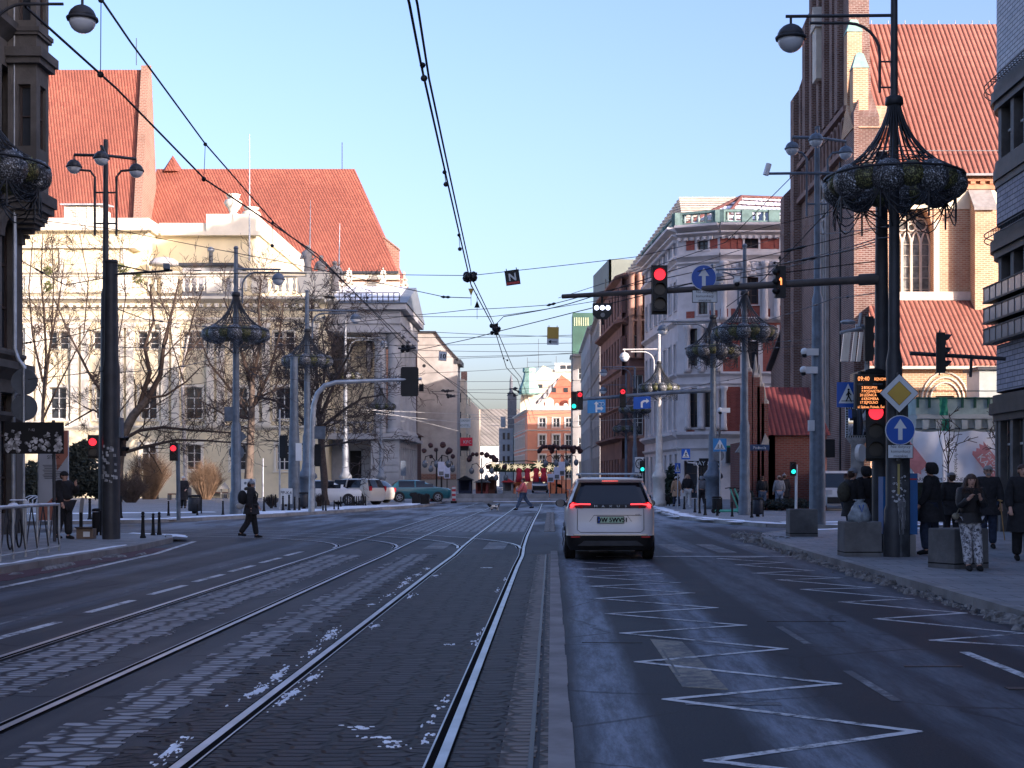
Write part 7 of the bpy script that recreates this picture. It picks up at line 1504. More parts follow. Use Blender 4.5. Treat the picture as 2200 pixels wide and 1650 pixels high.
t = T('parking_sign', 'white low parking board before the white car', 'sign', at(614, 1093)); q = at(614, 1093); k = q.y/F; mb = MB(); mb.box(q.x-14*k, q.y, q.z+10*k, q.x+14*k, q.y+.04, q.z+44*k); mb.build('board', SIGNW, t); mb = MB(); mb.text('PP-K4', (q.x, q.y-.01, q.z+31*k), (1, 0, 0), (0, 0, 1), .24); mb.build('lettering', MATB, t)
t = T('roofed_shelter', 'small pale roofed shelter behind the left lamp post', 'shelter', at(483, 1072)); q = at(483, 1072); k = q.y/F; mb = MB()
for s in (-1, 1): mb.box(q.x+s*8*k-.05, q.y, q.z, q.x+s*8*k+.05, q.y+.1, q.z+22*k)
mb.box(q.x-9*k, q.y-.1, q.z+10*k, q.x+9*k, q.y+.5, q.z+12*k); mb.lathe([(13*k, 22*k), (0.02, 36*k)], q, 4, False, 0, pi/4); mb.build('shelter', M('pale wood', (.4, .38, .33), .8), t)
for px, pb, pt, Y_, lb, w in ((601, 1098, 880, 72, 'thin white post left of the grey tram pole', .05), (565, 1060, 985, 100, 'thin white flag post before the theatre wall', .06), (868, 1078, 1000, 96, 'thin grey sign post beside the teal car', .05), (788, 1085, 1030, 82, 'short thin post before the silver car', .04)):
    mb = MB(); mb.tube([(X(px, Y_), Y_, PV), P(px, pt, Y_)], w, 6); tag(mb.build('thin_post', POLE_L), lb, 'post')
sign_board('information_board', 'grey information board on thin post by the teal car', 861, 872, 990, 1022, 95.9, POLE_B, ())
for px0, px1, t0, pb, lb in ((885, 902, 1058, 1082, 'dark planter box behind the teal car'), (903, 921, 1062, 1083, 'dark planter box at the end of the left kerb')):
    q = at((px0+px1)/2, pb); k = q.y/F; mb = MB(); mb.box(q.x-(px1-px0)*k/2, q.y, q.z, q.x+(px1-px0)*k/2, q.y+.8, q.z+(pb-t0)*k*.8); 
    for _ in range(12): mb.sphere((q.x+random.uniform(-.3, .3), q.y+.3, q.z+(pb-t0)*k*.8), random.uniform(.08, .16), 6, 4, 0, False, .2)
    tag(mb.build('planter_box', MATB), lb, 'planter')
# e-scooter
GRS = M('scooter green', (.10, .42, .30), .4, 0, .08)
for i, (px, pb, lb) in enumerate(((1592, 1104, 'pale green parked scooter leaning by the blue grey post'), (1582, 1103, 'second pale green scooter behind its twin'))):
    q = at(px, pb); t = T('kick_scooter', lb, 'scooter', q); mb = MB(); mb.tube([q+V((-.95, 0, .12)), q+V((-.1, 0, .12)), q+V((.08, 0, .2))], .05, 6); mb.build('deck', GRS, t); mb = MB(); mb.tube([q+V((.1, 0, .15)), q+V((-.28, 0, 1.1))], .035, 6); mb.build('stem', GRS, t); mb = MB(); mb.tube([q+V((-.5, 0, 1.1)), q+V((-.28, 0, 1.14)), q+V((-.06, 0, 1.1))], .022, 5); mb.build('handlebar', MATB, t)
    for s in (-1.0, .12): mb = MB(); c = q+V((s, 0, .11)); mb.tube([c+V((0, -.025, 0)), c+V((0, .025, 0))], .11, 12, False); mb.build('wheel', MATB, t)
# ================================================================ overhead wires
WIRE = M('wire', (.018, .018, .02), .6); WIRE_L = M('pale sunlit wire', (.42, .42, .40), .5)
def sag(a, b, s, n=8): return [a.lerp(b, i/n)+V((0, 0, -s*4*(i/n)*(1-i/n))) for i in range(n+1)]
def wire(lbl, pts, r=.012, s=0.0, m=None, fit=(), name='span_wire'):
    """pts: (px,py,Y) anchor points"""
    w = [P(*p) for p in pts]; path = []
    for a, b in zip(w, w[1:]): q = sag(a, b, s*(b-a).length); path += q if not path else q[1:]
    t = T(name, lbl, 'overhead wire', w[0], 'overhead wires above the crossing'); mb = MB(); mb.tube(path, r, 4, True, 0, False); mb.build('wire', m or WIRE, t)
    if fit:
        mb = MB()
        for f, l in fit:
            L_ = 0; tot = sum((b-a).length for a, b in zip(path, path[1:])); g = f*tot
            for a, b in zip(path, path[1:]):
                d = (b-a).length
                if L_+d >= g: c = a.lerp(b, (g-L_)/d); u = (b-a).normalized(); mb.tube([c-u*l, c-u*l*.5, c, c+u*l*.5, c+u*l], [.012, .035, .018, .035, .012], 6); break
                L_ += d
        mb.build('insulator', BLACK, t)
    return t
def catenary(lbl, contact, messenger, drops):
    t = T('tram_overhead_line', lbl, 'overhead wire', P(*contact[0])); mb = MB(); mb.tube([P(*p) for p in contact], .013, 5, True, 0, False); mb.build('contact_wire', WIRE, t); mb = MB(); mb.tube([P(*p) for p in messenger], .012, 5, True, 0, False); mb.build('messenger_wire', WIRE, t)
    for a, b in drops:
        mb = MB(); mb.tube([P(*a), P(*b)], .006, 4); c = P(*b); mb.sphere(c, .035, 6, 4); mb.sphere(P(*a), .03, 6, 4); mb.build('dropper', WIRE, t)
catenary('pair of tram wires running up the middle of the sky', [(868, -40, 11.4), (880, 10, 11.9), (905, 140, 13.7), (960, 385, 18.9), (1012, 612, 29), (1062, 706, 38), (1088, 790, 50), (1112, 815, 57), (1140, 905, 98)], [(886, -40, 11.4), (897, 10, 11.9), (922, 170, 14.2), (968, 385, 18.9), (1015, 600, 29), (1066, 706, 38), (1102, 790, 50), (1120, 812, 57), (1150, 905, 98)], [((908, 140, 13.7), (911, 168, 13.7)), ((955, 370, 18.5), (958, 396, 18.5)), ((986, 505, 23.2), (988, 535, 23.2)), ((1082, 770, 47), (1090, 774, 47))])
catenary('pair of tram wires crossing from the upper left corner', [(55, 15, 12.2), (250, 190, 15.4), (440, 385, 19.6), (560, 465, 23), (680, 545, 28), (800, 668, 37), (868, 742, 46), (990, 838, 68), (1060, 905, 104)], [(205, -20, 12.2), (280, 90, 15), (440, 308, 20.5), (590, 480, 26), (690, 560, 31), (870, 732, 46), (940, 800, 60), (1000, 838, 70), (1075, 905, 104)], [((217, 0, 13.4), (216, 160, 14.6)), ((441, 310, 20.5), (438, 385, 19.6)), ((586, 478, 26), (585, 528, 26)), ((790, 640, 35), (788, 655, 36))])
W4 = 'thin cross wire '
wire(W4+'carrying the black letter sign', [(240, 590, 35.8), (600, 585, 31), (1010, 592, 29), (1101, 582, 29), (1365, 552, 30), (1890, 430, 29.2)], .009, .002)
wire(W4+'with insulator reaching the middle from upper left', [(60, 470, 34), (240, 492, 34), (620, 565, 33), (955, 638, 33), (1012, 640, 32)], .011, .001, None, ((.90, .22),))
wire(W4+'rising to the right below the letter sign', [(690, 700, 40), (880, 678, 38), (1010, 665, 36), (1180, 655, 33), (1275, 630, 32), (1600, 560, 30), (1890, 490, 29.2)], .010, .003, None, ((.55, .15), (.9, .25)))
wire(W4+'nearly level through the middle junction', [(500, 750, 62), (700, 680, 45), (880, 680, 40), (1058, 680, 38), (1100, 675, 38), (1320, 640, 34), (1720, 560, 31), (1890, 525, 29.2)], .010, .002, None, ((.45, .15), (.95, .25)))
wire(W4+'climbing right past the yellow sign', [(640, 780, 70), (870, 757, 50), (1010, 728, 42), (1062, 714, 39), (1230, 672, 36), (1480, 610, 33), (1890, 560, 29.2)], .013, .001, None, ((.38, .3),))
wire(W4+'second climbing right with pull loop', [(1062, 700, 38), (1082, 680, 38), (1175, 664, 36), (1225, 652, 35), (1415, 590, 33), (1755, 480, 47)], .012, .003, None, ((.3, .1),))
for i, (a, b, Y0, Y1) in enumerate((((862, 710), (1230, 724), 60, 60), ((880, 725), (1230, 720), 62, 60), ((600, 742), (1230, 737), 60, 66), ((872, 752), (1236, 755), 66, 70), ((700, 770), (1230, 760), 66, 72), ((980, 770), (1250, 757), 72, 72), ((880, 803), (1200, 785), 70, 80), ((985, 820), (1230, 815), 76, 82), ((985, 838), (1230, 830), 80, 84), ((860, 838), (1226, 846), 70, 84), ((985, 857), (1226, 855), 88, 88), ((500, 800), (985, 850), 62, 88))):
    wire(W4+('nearly level over the street gap'), [(a[0], a[1], Y0), ((a[0]+b[0])/2, (a[1]+b[1])/2+2, (Y0+Y1)/2), (b[0], b[1], Y1)], .014, .001)
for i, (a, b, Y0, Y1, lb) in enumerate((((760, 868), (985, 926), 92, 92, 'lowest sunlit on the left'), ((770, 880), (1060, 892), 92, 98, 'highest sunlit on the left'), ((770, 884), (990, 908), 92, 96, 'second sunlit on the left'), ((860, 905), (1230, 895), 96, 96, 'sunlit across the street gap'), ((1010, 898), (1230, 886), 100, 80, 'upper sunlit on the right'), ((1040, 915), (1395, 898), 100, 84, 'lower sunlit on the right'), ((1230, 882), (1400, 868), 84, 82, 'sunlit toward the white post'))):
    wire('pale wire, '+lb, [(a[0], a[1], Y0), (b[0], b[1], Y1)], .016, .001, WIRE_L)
for lb, pts, ft in (('tram pole stay with turnbuckle running left', [(238, 595, 35.8), (140, 612, 36), (45, 560, 38)], ((.7, .3),)), ('stay from the tram pole to the left building', [(232, 700, 35.8), (150, 722, 36), (48, 738, 38)], ((.9, .25),)), ('upper stay from the tram pole to the right', [(248, 662, 35.8), (310, 685, 38), (500, 705, 62)], ((.2, .25), (.6, .35))), ('middle stay from the tram pole to the right', [(248, 745, 35.8), (420, 746, 50), (620, 740, 74)], ((.3, .3),)), ('lower stay from the tram pole to the right', [(248, 800, 35.8), (380, 790, 45), (505, 756, 62)], ((.4, .2),)), ('long low stay left of the tram pole', [(60, 815, 34), (240, 795, 35.8)], ()), ('stay between lamp post and the bare tree', [(512, 780, 62), (630, 860, 74), (668, 880, 66)], ((.15, .3),)), ('dark stay from lamp post down right', [(512, 660, 62), (660, 700, 76), (860, 745, 60)], ((.08, .5),)), ('stay with turnbuckle at top of the right tram pole', [(1925, 485, 27.6), (1890, 488, 29.2), (1760, 502, 47)], ((.5, .2), (.9, .15))), ('second stay with turnbuckle on the right tram pole', [(1920, 508, 27.6), (1885, 512, 29.2), (1810, 535, 33), (1600, 580, 60)], ((.5, .25),)), ('third stay on the right tram pole', [(1886, 518, 29.2), (1790, 545, 36), (1610, 592, 60)], ((.25, .2), (.5, .2))), ('lower stay with insulator on the right tram pole', [(1888, 628, 29.2), (1795, 640, 36), (1600, 700, 60)], ((.15, .1), (.33, .2))), ('stay from triple post to the right chandelier', [(1755, 728, 47), (1640, 735, 58), (1500, 745, 72)], ((.2, .25),)), ('lower stay from triple post to blue grey posts', [(1755, 738, 47), (1655, 748, 56), (1535, 770, 72)], ((.3, .25),)), ('stay over the blue crossing sign', [(1606, 808, 60), (1530, 822, 72), (1400, 850, 80)], ((.3, .3), (.6, .2))), ('diagonal stay crossing the ornate house front', [(1780, 300, 47), (1560, 520, 50), (1200, 640, 60)], ()), ('long diagonal stay from church to mast arm', [(1880, 345, 40), (1640, 600, 45), (1560, 660, 52)], ())):
    wire(lb, pts, .014, .002, None, ft)
for px, py, Y, lb in ((1060, 708, 38.5, 'tangle of clamps at the middle wire crossing'), (870, 745, 46, 'tangle of clamps before the theatre portico'), (965, 846, 68, 'dark clamps left of the street gap'), (1010, 592, 29, 'clamp where the letter sign wire meets the tram wires'), (1110, 842, 70, 'clamps right of the street gap')):
    t = T('wire_junction', lb, 'wire fitting', P(px, py, Y)); c = P(px, py, Y); mb = MB(); k = Y/F
    for _ in range(7):
        a = c+V((random.uniform(-9, 9)*k, random.uniform(-.2, .2), random.uniform(-8, 8)*k)); mb.tube([a, a+V((random.uniform(4, 16)*k*random.choice((-1, 1)), 0, random.uniform(-3, 5)*k))], .03, 5); mb.sphere(a, random.uniform(.05, .09), 6, 4)
    mb.build('clamps', BLACK, t)
for px, py, lb in ((1012, 626, 'yellow grey triangular flag hanging on the tram wire'), (1025, 655, 'black arrow shaped flag hanging on the tram wire')):
    c = P(px, py, 30); s = .06; mb = MB(); sg = 1 if py < 640 else -1; mb.prism([c+V((-s, 0, s*sg)), c+V((s, 0, s*sg)), c+V((0, 0, -s*1.6*sg))], (0, .01, 0)); mb.tube([c+V((0, 0, -.3)), c+V((0, 0, .25))], .006, 4); tag(mb.build('wire_flag', YEL if py < 640 else MATB), lb, 'wire flag')
# ================================================================ trees and shrubs
BARK = M('grey brown bark', (.085, .070, .058), .95, 0, .3, 3, .3); BARKL = M('pale bark', (.13, .10, .075), .95, 0, .3, 3, .3); TWIG = M('twig bark', (.055, .038, .028), .95, 0, .3, 5); DTWIG = M('dark twig bark', (.06, .048, .045), .95, 0, .3, 5)
def grow(mb, p, d, L, r, lvl, kids_, bend=.35, up=.12, n=4):
    pts = [p]; q = V(p); d = V(d).normalized(); seg = L/n; ds = []
    for i in range(n):
        d = (d+V((random.gauss(0, bend), random.gauss(0, bend), random.gauss(0, bend)+up))*.5).normalized(); q = q+d*seg; pts.append(q); ds.append(d)
    mb.tube(pts, [max(.013, r*(1-.62*i/n)) for i in range(n+1)], 5 if r > .04 else 3, True, 0, False)
    if lvl > 0:
        k = kids_[-lvl] if lvl <= len(kids_) else 3
        for _ in range(k):
            i = random.randint(1, n); a = ds[i-1]; o = a.orthogonal().normalized(); o.rotate(Matrix.Rotation(random.uniform(0, 2*pi), 3, a)); ang = random.uniform(.35, 1.0)
            grow(mb, pts[i], a*cos(ang)+o*sin(ang), L*random.uniform(.45, .75), max(.014, r*.5*(1-.4*i/n)), lvl-1, kids_, bend, up, 3)
def limb_tree(name, lbl, Y, base_px, limbs, lvl, kids_, seed, bark=BARK, twig=TWIG, L=2.2, dens=1.6, dep=3.0, up=.12):
    random.seed(seed); t = T(name, lbl, 'tree', (X(base_px, Y), Y, PV)); tr = MB(); cr = MB()
    for li, (pts, r0, r1) in enumerate(limbs):
        w = []; n = len(pts); yo = random.uniform(-dep, dep) if li else 0
        for i, (px, py) in enumerate(pts): w.append(P(px, py, Y+yo*i/max(1, n-1)) if not (li == 0 and i == 0) else V((X(px, Y), Y, 0)))
        (tr if li < 1 else cr).tube(w, [r0+(r1-r0)*i/(n-1) for i in range(n)], 7)
        tot = sum((b-a).length for a, b in zip(w, w[1:]))
        for a, b, i in zip(w, w[1:], range(n)):
            if li == 0 and i < n-2: continue
            m_ = max(1, int((b-a).length*dens))
            for _ in range(m_):
                c = a.lerp(b, random.random()); dr = (b-a).normalized(); o = dr.orthogonal().normalized(); o.rotate(Matrix.Rotation(random.uniform(0, 2*pi), 3, dr)); rr = (r0+(r1-r0)*i/(n-1))*.4
                grow(cr, c, dr*.6+o*random.uniform(.5, 1.1)+V((0, 0, .25)), L*random.uniform(.6, 1.2), min(.07, max(.02, rr)), lvl, kids_, .3, up)
    tr.build('trunk', bark, t); cr.build('crown', twig, t); return t
limb_tree('bare_tree', 'large bare leaning tree behind the stout tram pole', 95, 252, [([(250, 1078), (253, 1000), (262, 940), (285, 895), (318, 855)], .42, .26), ([(318, 855), (345, 805), (352, 740), (372, 660), (385, 600)], .2, .05), ([(300, 868), (322, 800), (310, 745), (330, 690), (322, 610)], .18, .05), ([(262, 945), (300, 925), (350, 918), (420, 925), (500, 930)], .14, .05), ([(258, 975), (310, 960), (380, 945), (450, 947), (545, 955)], .13, .04), ([(268, 930), (230, 860), (190, 800), (150, 720), (115, 640)], .14, .04), ([(318, 855), (355, 850), (400, 820), (430, 790)], .10, .04), ([(250, 910), (200, 880), (140, 915)], .10, .04), ([(300, 945), (330, 985), (348, 1018), (360, 1000)], .05, .02)], 3, (3, 3, 4), 3, BARK, TWIG, 2.4, 1.4)
limb_tree('bare_tree', 'slender many stemmed bare tree beside the left building', 102, 92, [([(85, 1072), (90, 960), (93, 860), (100, 760)], .16, .10), ([(93, 870), (108, 740), (128, 640), (138, 560)], .10, .03), ([(100, 780), (95, 680), (88, 600), (92, 500)], .10, .03), ([(92, 820), (70, 720), (62, 620), (70, 520)], .09, .03), ([(110, 740), (115, 620), (112, 520)], .07, .02), ([(88, 910), (120, 840), (160, 760), (200, 690)], .08, .03), ([(180, 720), (190, 600), (170, 500)], .05, .02), ([(240, 900), (250, 760), (270, 640), (262, 520)], .07, .02)], 3, (3, 3, 3), 5, BARKL, TWIG, 2.4, 1.1)
limb_tree('bare_tree', 'pale barked bare tree behind the left blue grey lamp post', 104, 540, [([(532, 1072), (536, 990), (540, 900), (542, 820)], .36, .2), ([(542, 830), (520, 760), (500, 690), (480, 640)], .15, .04), ([(542, 820), (560, 740), (555, 660), (562, 600)], .15, .04), ([(540, 880), (580, 800), (600, 720), (610, 650)], .14, .04), ([(540, 900), (490, 830), (450, 780), (420, 700)], .12, .04), ([(538, 900), (480, 890), (430, 860)], .10, .04), ([(542, 860), (610, 830), (650, 770)], .1, .03)], 3, (3, 4, 4), 8, BARKL, TWIG, 2.5, 1.7)
limb_tree('bare_tree', 'dense dark twiggy tree in front of the theatre corner', 82, 690, [([(700, 1085), (696, 1020), (690, 950), (685, 890)], .24, .16), ([(690, 940), (640, 890), (590, 860), (545, 850)], .11, .04), ([(688, 920), (740, 880), (780, 855), (815, 850)], .11, .04), ([(686, 900), (650, 830), (620, 780), (600, 740)], .11, .04), ([(686, 900), (720, 820), (745, 770), (760, 740)], .11, .04), ([(685, 890), (680, 800), (672, 720), (668, 640)], .12, .03), ([(690, 960), (620, 950), (560, 945)], .08, .03), ([(690, 960), (750, 950), (810, 945)], .08, .03), ([(686, 880), (700, 790), (690, 700)], .1, .03)], 3, (4, 4, 4), 12, DTWIG, DTWIG, 2.1, 1.9, 3.0, .0)
limb_tree('bare_tree', 'pale birch branch tree above the left chandelier', 100, 425, [([(400, 1072), (395, 900), (390, 800), (405, 720)], .14, .08), ([(405, 720), (420, 660), (440, 610)], .07, .02), ([(400, 760), (440, 720), (470, 690)], .06, .02), ([(395, 820), (370, 740), (362, 660)], .06, .02)], 2, (3, 3), 21, M('birch bark', (.45, .42, .38), .9, 0, .3, 4), TWIG, 2.0, 1.4)
limb_tree('sapling', 'thin bare sapling in front of the white banner', 50, 2036, [([(2036, 1120), (2037, 1020), (2038, 980)], .035, .025), ([(2038, 980), (2040, 930), (2039, 890)], .02, .01), ([(2037, 1000), (2020, 950), (2014, 915)], .015, .008), ([(2037, 1000), (2056, 950), (2062, 918)], .015, .008), ([(2037, 990), (2028, 930), (2026, 900)], .015, .008)], 1, (3,), 31, BARK, TWIG, .5, 3.0, .3)
limb_tree('sapling', 'thin bare sapling at the store corner by the banner', 48, 2150, [([(2152, 1120), (2152, 1010), (2151, 970)], .035, .025), ([(2151, 980), (2140, 930), (2132, 905)], .015, .008), ([(2151, 980), (2146, 930), (2144, 890)], .015, .008), ([(2151, 990), (2134, 950), (2122, 930)], .012, .007)], 1, (3,), 33, BARK, TWIG, .5, 3.0, .3)
random.seed(77)
MIST = M('mistletoe', (.10, .11, .03), .8, 0, .4, 6)
for px, py, r in ((103, 582, 9), (103, 615, 10), (262, 577, 11), (297, 598, 12), (205, 815, 12), (80, 708, 11)):
    t = M('dry nest twigs', (.07, .05, .04), .9) if py > 700 else MIST; mb = MB(); c = P(px, py, 99); k = r*99/F
    for _ in range(150): v = V((random.gauss(0, 1), random.gauss(0, 1), random.gauss(0, 1))).normalized(); p = c+v*k*random.uniform(.3, 1); w = v.orthogonal().normalized()*.05; mb.add([p-w, p+w, p+v*.18], [(0, 1, 2)])
    tag(mb.build('mistletoe_clump' if py < 700 else 'twig_nest', t), 'round mistletoe clump in the bare tree crown' if py < 700 else 'brown tangled twig clump in the left tree crown', 'mistletoe' if py < 700 else 'nest', 'clumps in the bare tree crowns')
def shrub(lbl, px0, px1, pt, pb, Y, n, mat, r=.012, cat='shrub', spread=1.0):
    t = T('bare_shrub', lbl, cat, (X((px0+px1)/2, Y), Y, PV)); mb = MB(); c = V((X((px0+px1)/2, Y), Y, PV)); w = (px1-px0)*Y/F/2; h = Z(pt, Y)-PV
    for _ in range(n):
        a = random.uniform(0, 2*pi); s = random.random()**.6; e = c+V((w*s*cos(a)*1.0, w*s*sin(a)*.7, h*random.uniform(.65, 1.0)*math.sqrt(max(.12, 1-s*s*.75)))); b = c+V((w*.25*s*cos(a), w*.2*s*sin(a), 0)); m_ = b.lerp(e, .5)+V((w*.12*cos(a), 0, h*.12)); mb.tube([b, m_, e], [r, r*.7, r*.35], 3, True, 0, False)
        for _ in range(3): q = m_.lerp(e, random.random()); mb.tube([q, q+V((random.gauss(0, .12*h), random.gauss(0, .1*h), .14*h))], [r*.5, r*.3], 3, True, 0, False)
    mb.build('stems', mat, t)
GOLDT = M('tawny stems', (.22, .145, .085), .9, 0, .25, 5)
shrub('sunlit golden bare shrub on the square', 402, 482, 986, 1060, 106, 420, GOLDT, .016); shrub('pale orange bare shrub left of the golden one', 268, 372, 965, 1060, 107, 420, GOLDT, .016); shrub('dull brown bare shrub beside the dark evergreen', 240, 322, 1015, 1070, 92, 420, M('dull stems', (.10, .075, .06), .9, 0, .25, 5), .014); shrub('low dark shrub row before the white car', 565, 600, 1062, 1088, 78, 150, DTWIG, .012); shrub('low dark shrub right of the curved post', 672, 700, 1060, 1088, 79, 150, DTWIG, .012)
def leafbush(lbl, blobs, Y, n, mat, ls=.12):
    t = T('evergreen_shrub', lbl, 'shrub', (X(blobs[0][0], Y), Y, PV)); mb = MB()
    for px, py, rx, ry in blobs:
        c = P(px, py, Y); a, b = rx*Y/F, ry*Y/F
        for _ in range(n):
            v = V((random.gauss(0, 1), random.gauss(0, 1), random.gauss(0, 1))).normalized()*random.random()**.4; p = c+V((v.x*a, v.y*a*.8, v.z*b))
            if p.z < PV: continue
            u = V((random.gauss(0, 1), random.gauss(0, 1), random.gauss(0, 1))).normalized(); w = u.orthogonal().normalized(); s = ls*random.uniform(.6, 1.4); mb.add([p-u*s, p+w*s*.4, p+u*s, p-w*s*.4], [(0, 1, 2, 3)])
    mb.build('foliage', mat, t)
leafbush('large dark evergreen shrub left of the tram pole', ((165, 990, 26, 38), (185, 1025, 40, 45), (150, 1040, 40, 30), (215, 1040, 30, 32), (180, 975, 12, 30), (70, 1035, 25, 45)), 84, 1500, M('dark evergreen leaves', (.014, .020, .016), .8, 0, .5, 4), .14)
leafbush('small evergreen bush by the ornate house entrance', ((1443, 1040, 16, 45),), 86, 900, M('dark green leaves', (.02, .035, .022), .8, 0, .5, 4), .12)
leafbush('dark hedge at the foot of the chapel wall', ((1690, 1082, 60, 12), (1600, 1070, 20, 20)), 68.5, 1200, M('hedge leaves', (.014, .02, .018), .85, 0, .5, 4), .1)
# ================================================================ vehicles
GLZ = glassm('car glass', (.008, .010, .014), .06, .3); TYRE = M('tyre', (.012, .012, .013), .85); RIM = M('alloy rim', (.35, .36, .38), .35, .8, .1); PLAS = M('black plastic', (.013, .013, .014), .6)
def paintm(name, col, dirt=.25):
    m, b, L = newmat(name); p = pos(m); n = noise(m, p, 3, 6, .7); z = sep(m, p)[2]; low = ramp(m, math_(m, 'ADD', z, math_(m, 'MULTIPLY', n, .5)), 1.15, .35)
    L(mixc(m, math_(m, 'MULTIPLY', low, dirt), col, (.13, .12, .115)), b.inputs['Base Color']); b.inputs['Roughness'].default_value = .3; b.inputs['Coat Weight'].default_value = .6; b.inputs['Coat Roughness'].default_value = .1; return m
def ring(z, yr, yf, w, r, k=5):
    """rounded rectangle at height z; r = corner radius"""
    out = []; r = min(r, w*.95, (yf-yr)*.45)
    for cx_, cy_, a0 in ((w-r, yr+r, -pi/2), (w-r, yf-r, 0), (-w+r, yf-r, pi/2), (-w+r, yr+r, pi)):
        for i in range(k): a = a0+pi/2*i/(k-1); out.append((cx_+r*cos(a), cy_+r*sin(a), z))
    return out
def car(name, lbl, loc, rz, prof, paint, z_glass, pillars, wheels, wr, cat='car', wx=None, glass=GLZ, lowblack=.0, win_name='window'):
    """prof rows (z, y rear, y front, half width, corner r); glass between z_glass; pillars: y ranges of body colour"""
    t = T(name, lbl, cat, loc); m = Matrix.Translation(V(loc)) @ Matrix.Rotation(rz, 4, 'Z')
    body = MB(); gl = MB(); pl = MB(); rows = [ring(*p) for p in prof]; n = len(rows[0])
    for a, b in zip(rows, rows[1:]):
        zm = (a[0][2]+b[0][2])/2
        for k in range(n):
            k2 = (k+1) % n; f = [a[k], a[k2], b[k2], b[k]]; ym = sum(q[1] for q in f)/4; xm = sum(q[0] for q in f)/4
            tgt = body
            if zm < lowblack: tgt = pl
            elif z_glass[0] <= zm <= z_glass[1]:
                side = abs(f[0][0]-f[1][0]) < abs(f[0][1]-f[1][1]); y0, y1 = min(q[1] for q in f), max(q[1] for q in f)
                if side and y1-y0 > .8:          # long side panel: cut it into windows and pillars
                    cuts = sorted({y0, y1}|{c for pr in pillars for c in pr if y0 < c < y1})
                    lo0, hi0, lo1, hi1 = a[k], a[k2], b[k], b[k2]
                    for c0, c1 in zip(cuts, cuts[1:]):
                        g = lambda c, u, v: tuple(u[i]+(v[i]-u[i])*((c-u[1])/(v[1]-u[1]) if abs(v[1]-u[1]) > 1e-6 else 0) for i in range(3))
                        mid = (c0+c1)/2; tt = body if any(p0 <= mid <= p1 for p0, p1 in pillars) else gl
                        s0, s1 = (c0, c1) if f[0][1] < f[1][1] else (c1, c0)
                        tt.add([g(s0, lo0, hi0), g(s1, lo0, hi0), g(s1, lo1, hi1), g(s0, lo1, hi1)], [(0, 1, 2, 3)], False)
                    continue
                if not side: tgt = gl
            tgt.add(f, [(0, 1, 2, 3)], False)
    body.add(rows[-1], [tuple(range(n))]); (pl if lowblack else body).add(rows[0], [tuple(range(n-1, -1, -1))])
    def weld(o):
        import bmesh
        bm = bmesh.new(); bm.from_mesh(o.data); bmesh.ops.remove_doubles(bm, verts=bm.verts, dist=.002); bmesh.ops.recalc_face_normals(bm, faces=bm.faces)
        for f in bm.faces: f.smooth = True
        for e in bm.edges:
            if len(e.link_faces) == 2 and e.calc_face_angle(0) > .6: e.smooth = False
        bm.to_mesh(o.data); bm.free()
    weld(body.xf(m).build('body', paint, t)); weld(gl.xf(m).build(win_name, glass, t))
    if lowblack: weld(pl.xf(m).build('lower_bumper', PLAS, t))
    wxx = wx or prof[2][3]-.1
    for y in wheels:
        for s in (-1, 1):
            mb = MB(); c = V((s*wxx, y, wr)); mb.tube([c-V((.11, 0, 0)), c-V((.09, 0, 0)), c+V((.09, 0, 0)), c+V((.11, 0, 0))], [wr*.93, wr, wr, wr*.93], 20); w_ = mb.xf(m).build('wheel', TYRE, t)
            mb = MB(); e = c+V((s*.112, 0, 0)); mb.tube([e, e+V((s*.006, 0, 0))], wr*.30, 10)
            for k in range(5): a = 2*pi*k/5; q = V((0, cos(a), sin(a))); mb.tube([e+q*wr*.1, e+q*wr*.62], .035, 4)
            mb.tube([e+V((0, cos(2*pi*k/16), sin(2*pi*k/16)))*wr*.64 for k in range(17)], .022, 4); mb.xf(m).build('rim', RIM, w_)
            mb = MB(); mb.disc((s*(prof[3][3]+.004), y, wr+.03), wr*1.13, (s, 0, 0), 20, .02); mb.xf(m).build('wheel_arch', PLAS, t)
    return t, m
WHITEP = paintm('white car paint', (.62, .62, .63), .35)
# the big white car ahead of us
Yc = 28.3; xc = X(1312, Yc)
prof = [(.20, .14, 4.72, .80, .25), (.30, .05, 4.78, .865, .28), (.50, .0, 4.82, .885, .28), (.54, .03, 4.82, .885, .28), (.80, .05, 4.80, .89, .26), (.98, .06, 4.62, .885, .24), (1.06, .06, 3.75, .875, .22), (1.12, .09, 3.55, .855, .22), (1.22, .15, 3.35, .82, .2), (1.40, .25, 2.95, .755, .2), (1.56, .34, 2.6, .69, .2), (1.60, .30, 2.4, .665, .2), (1.64, .42, 2.2, .62, .3), (1.66, .6, 2.0, .5, .4)]
t, m = car('white_car', 'white family car with red tail lights ahead in the right lane', (xc, Yc, 0), 0, prof, WHITEP, (1.06, 1.57), [(.2, .55), (1.5, 1.6), (2.5, 2.62)], (.95, 3.75), .335, 'car', .80, GLZ, .52)
def put(mb, name, mat, par=t): return mb.xf(m).build(name, mat, par)
def yb_(z):          # rear surface depth at height z
    for a, b in zip(prof, prof[1:]):
        if a[0] <= z <= b[0]: return a[1]+(b[1]-a[1])*(z-a[0])/(b[0]-a[0])
    return 0
mb = MB(); 
mb.add([(-.70, yb_(1.045)-.006, 1.045), (.70, yb_(1.045)-.006, 1.045), (.70, yb_(1.12)-.008, 1.12), (-.70, yb_(1.12)-.008, 1.12)], [(0, 1, 2, 3)]); put(mb, 'black_trim_band', PLAS)
TL = emit('tail light', (1, .04, .03), 1.1); TLD = M('tail light lens', (.35, .015, .02), .2)
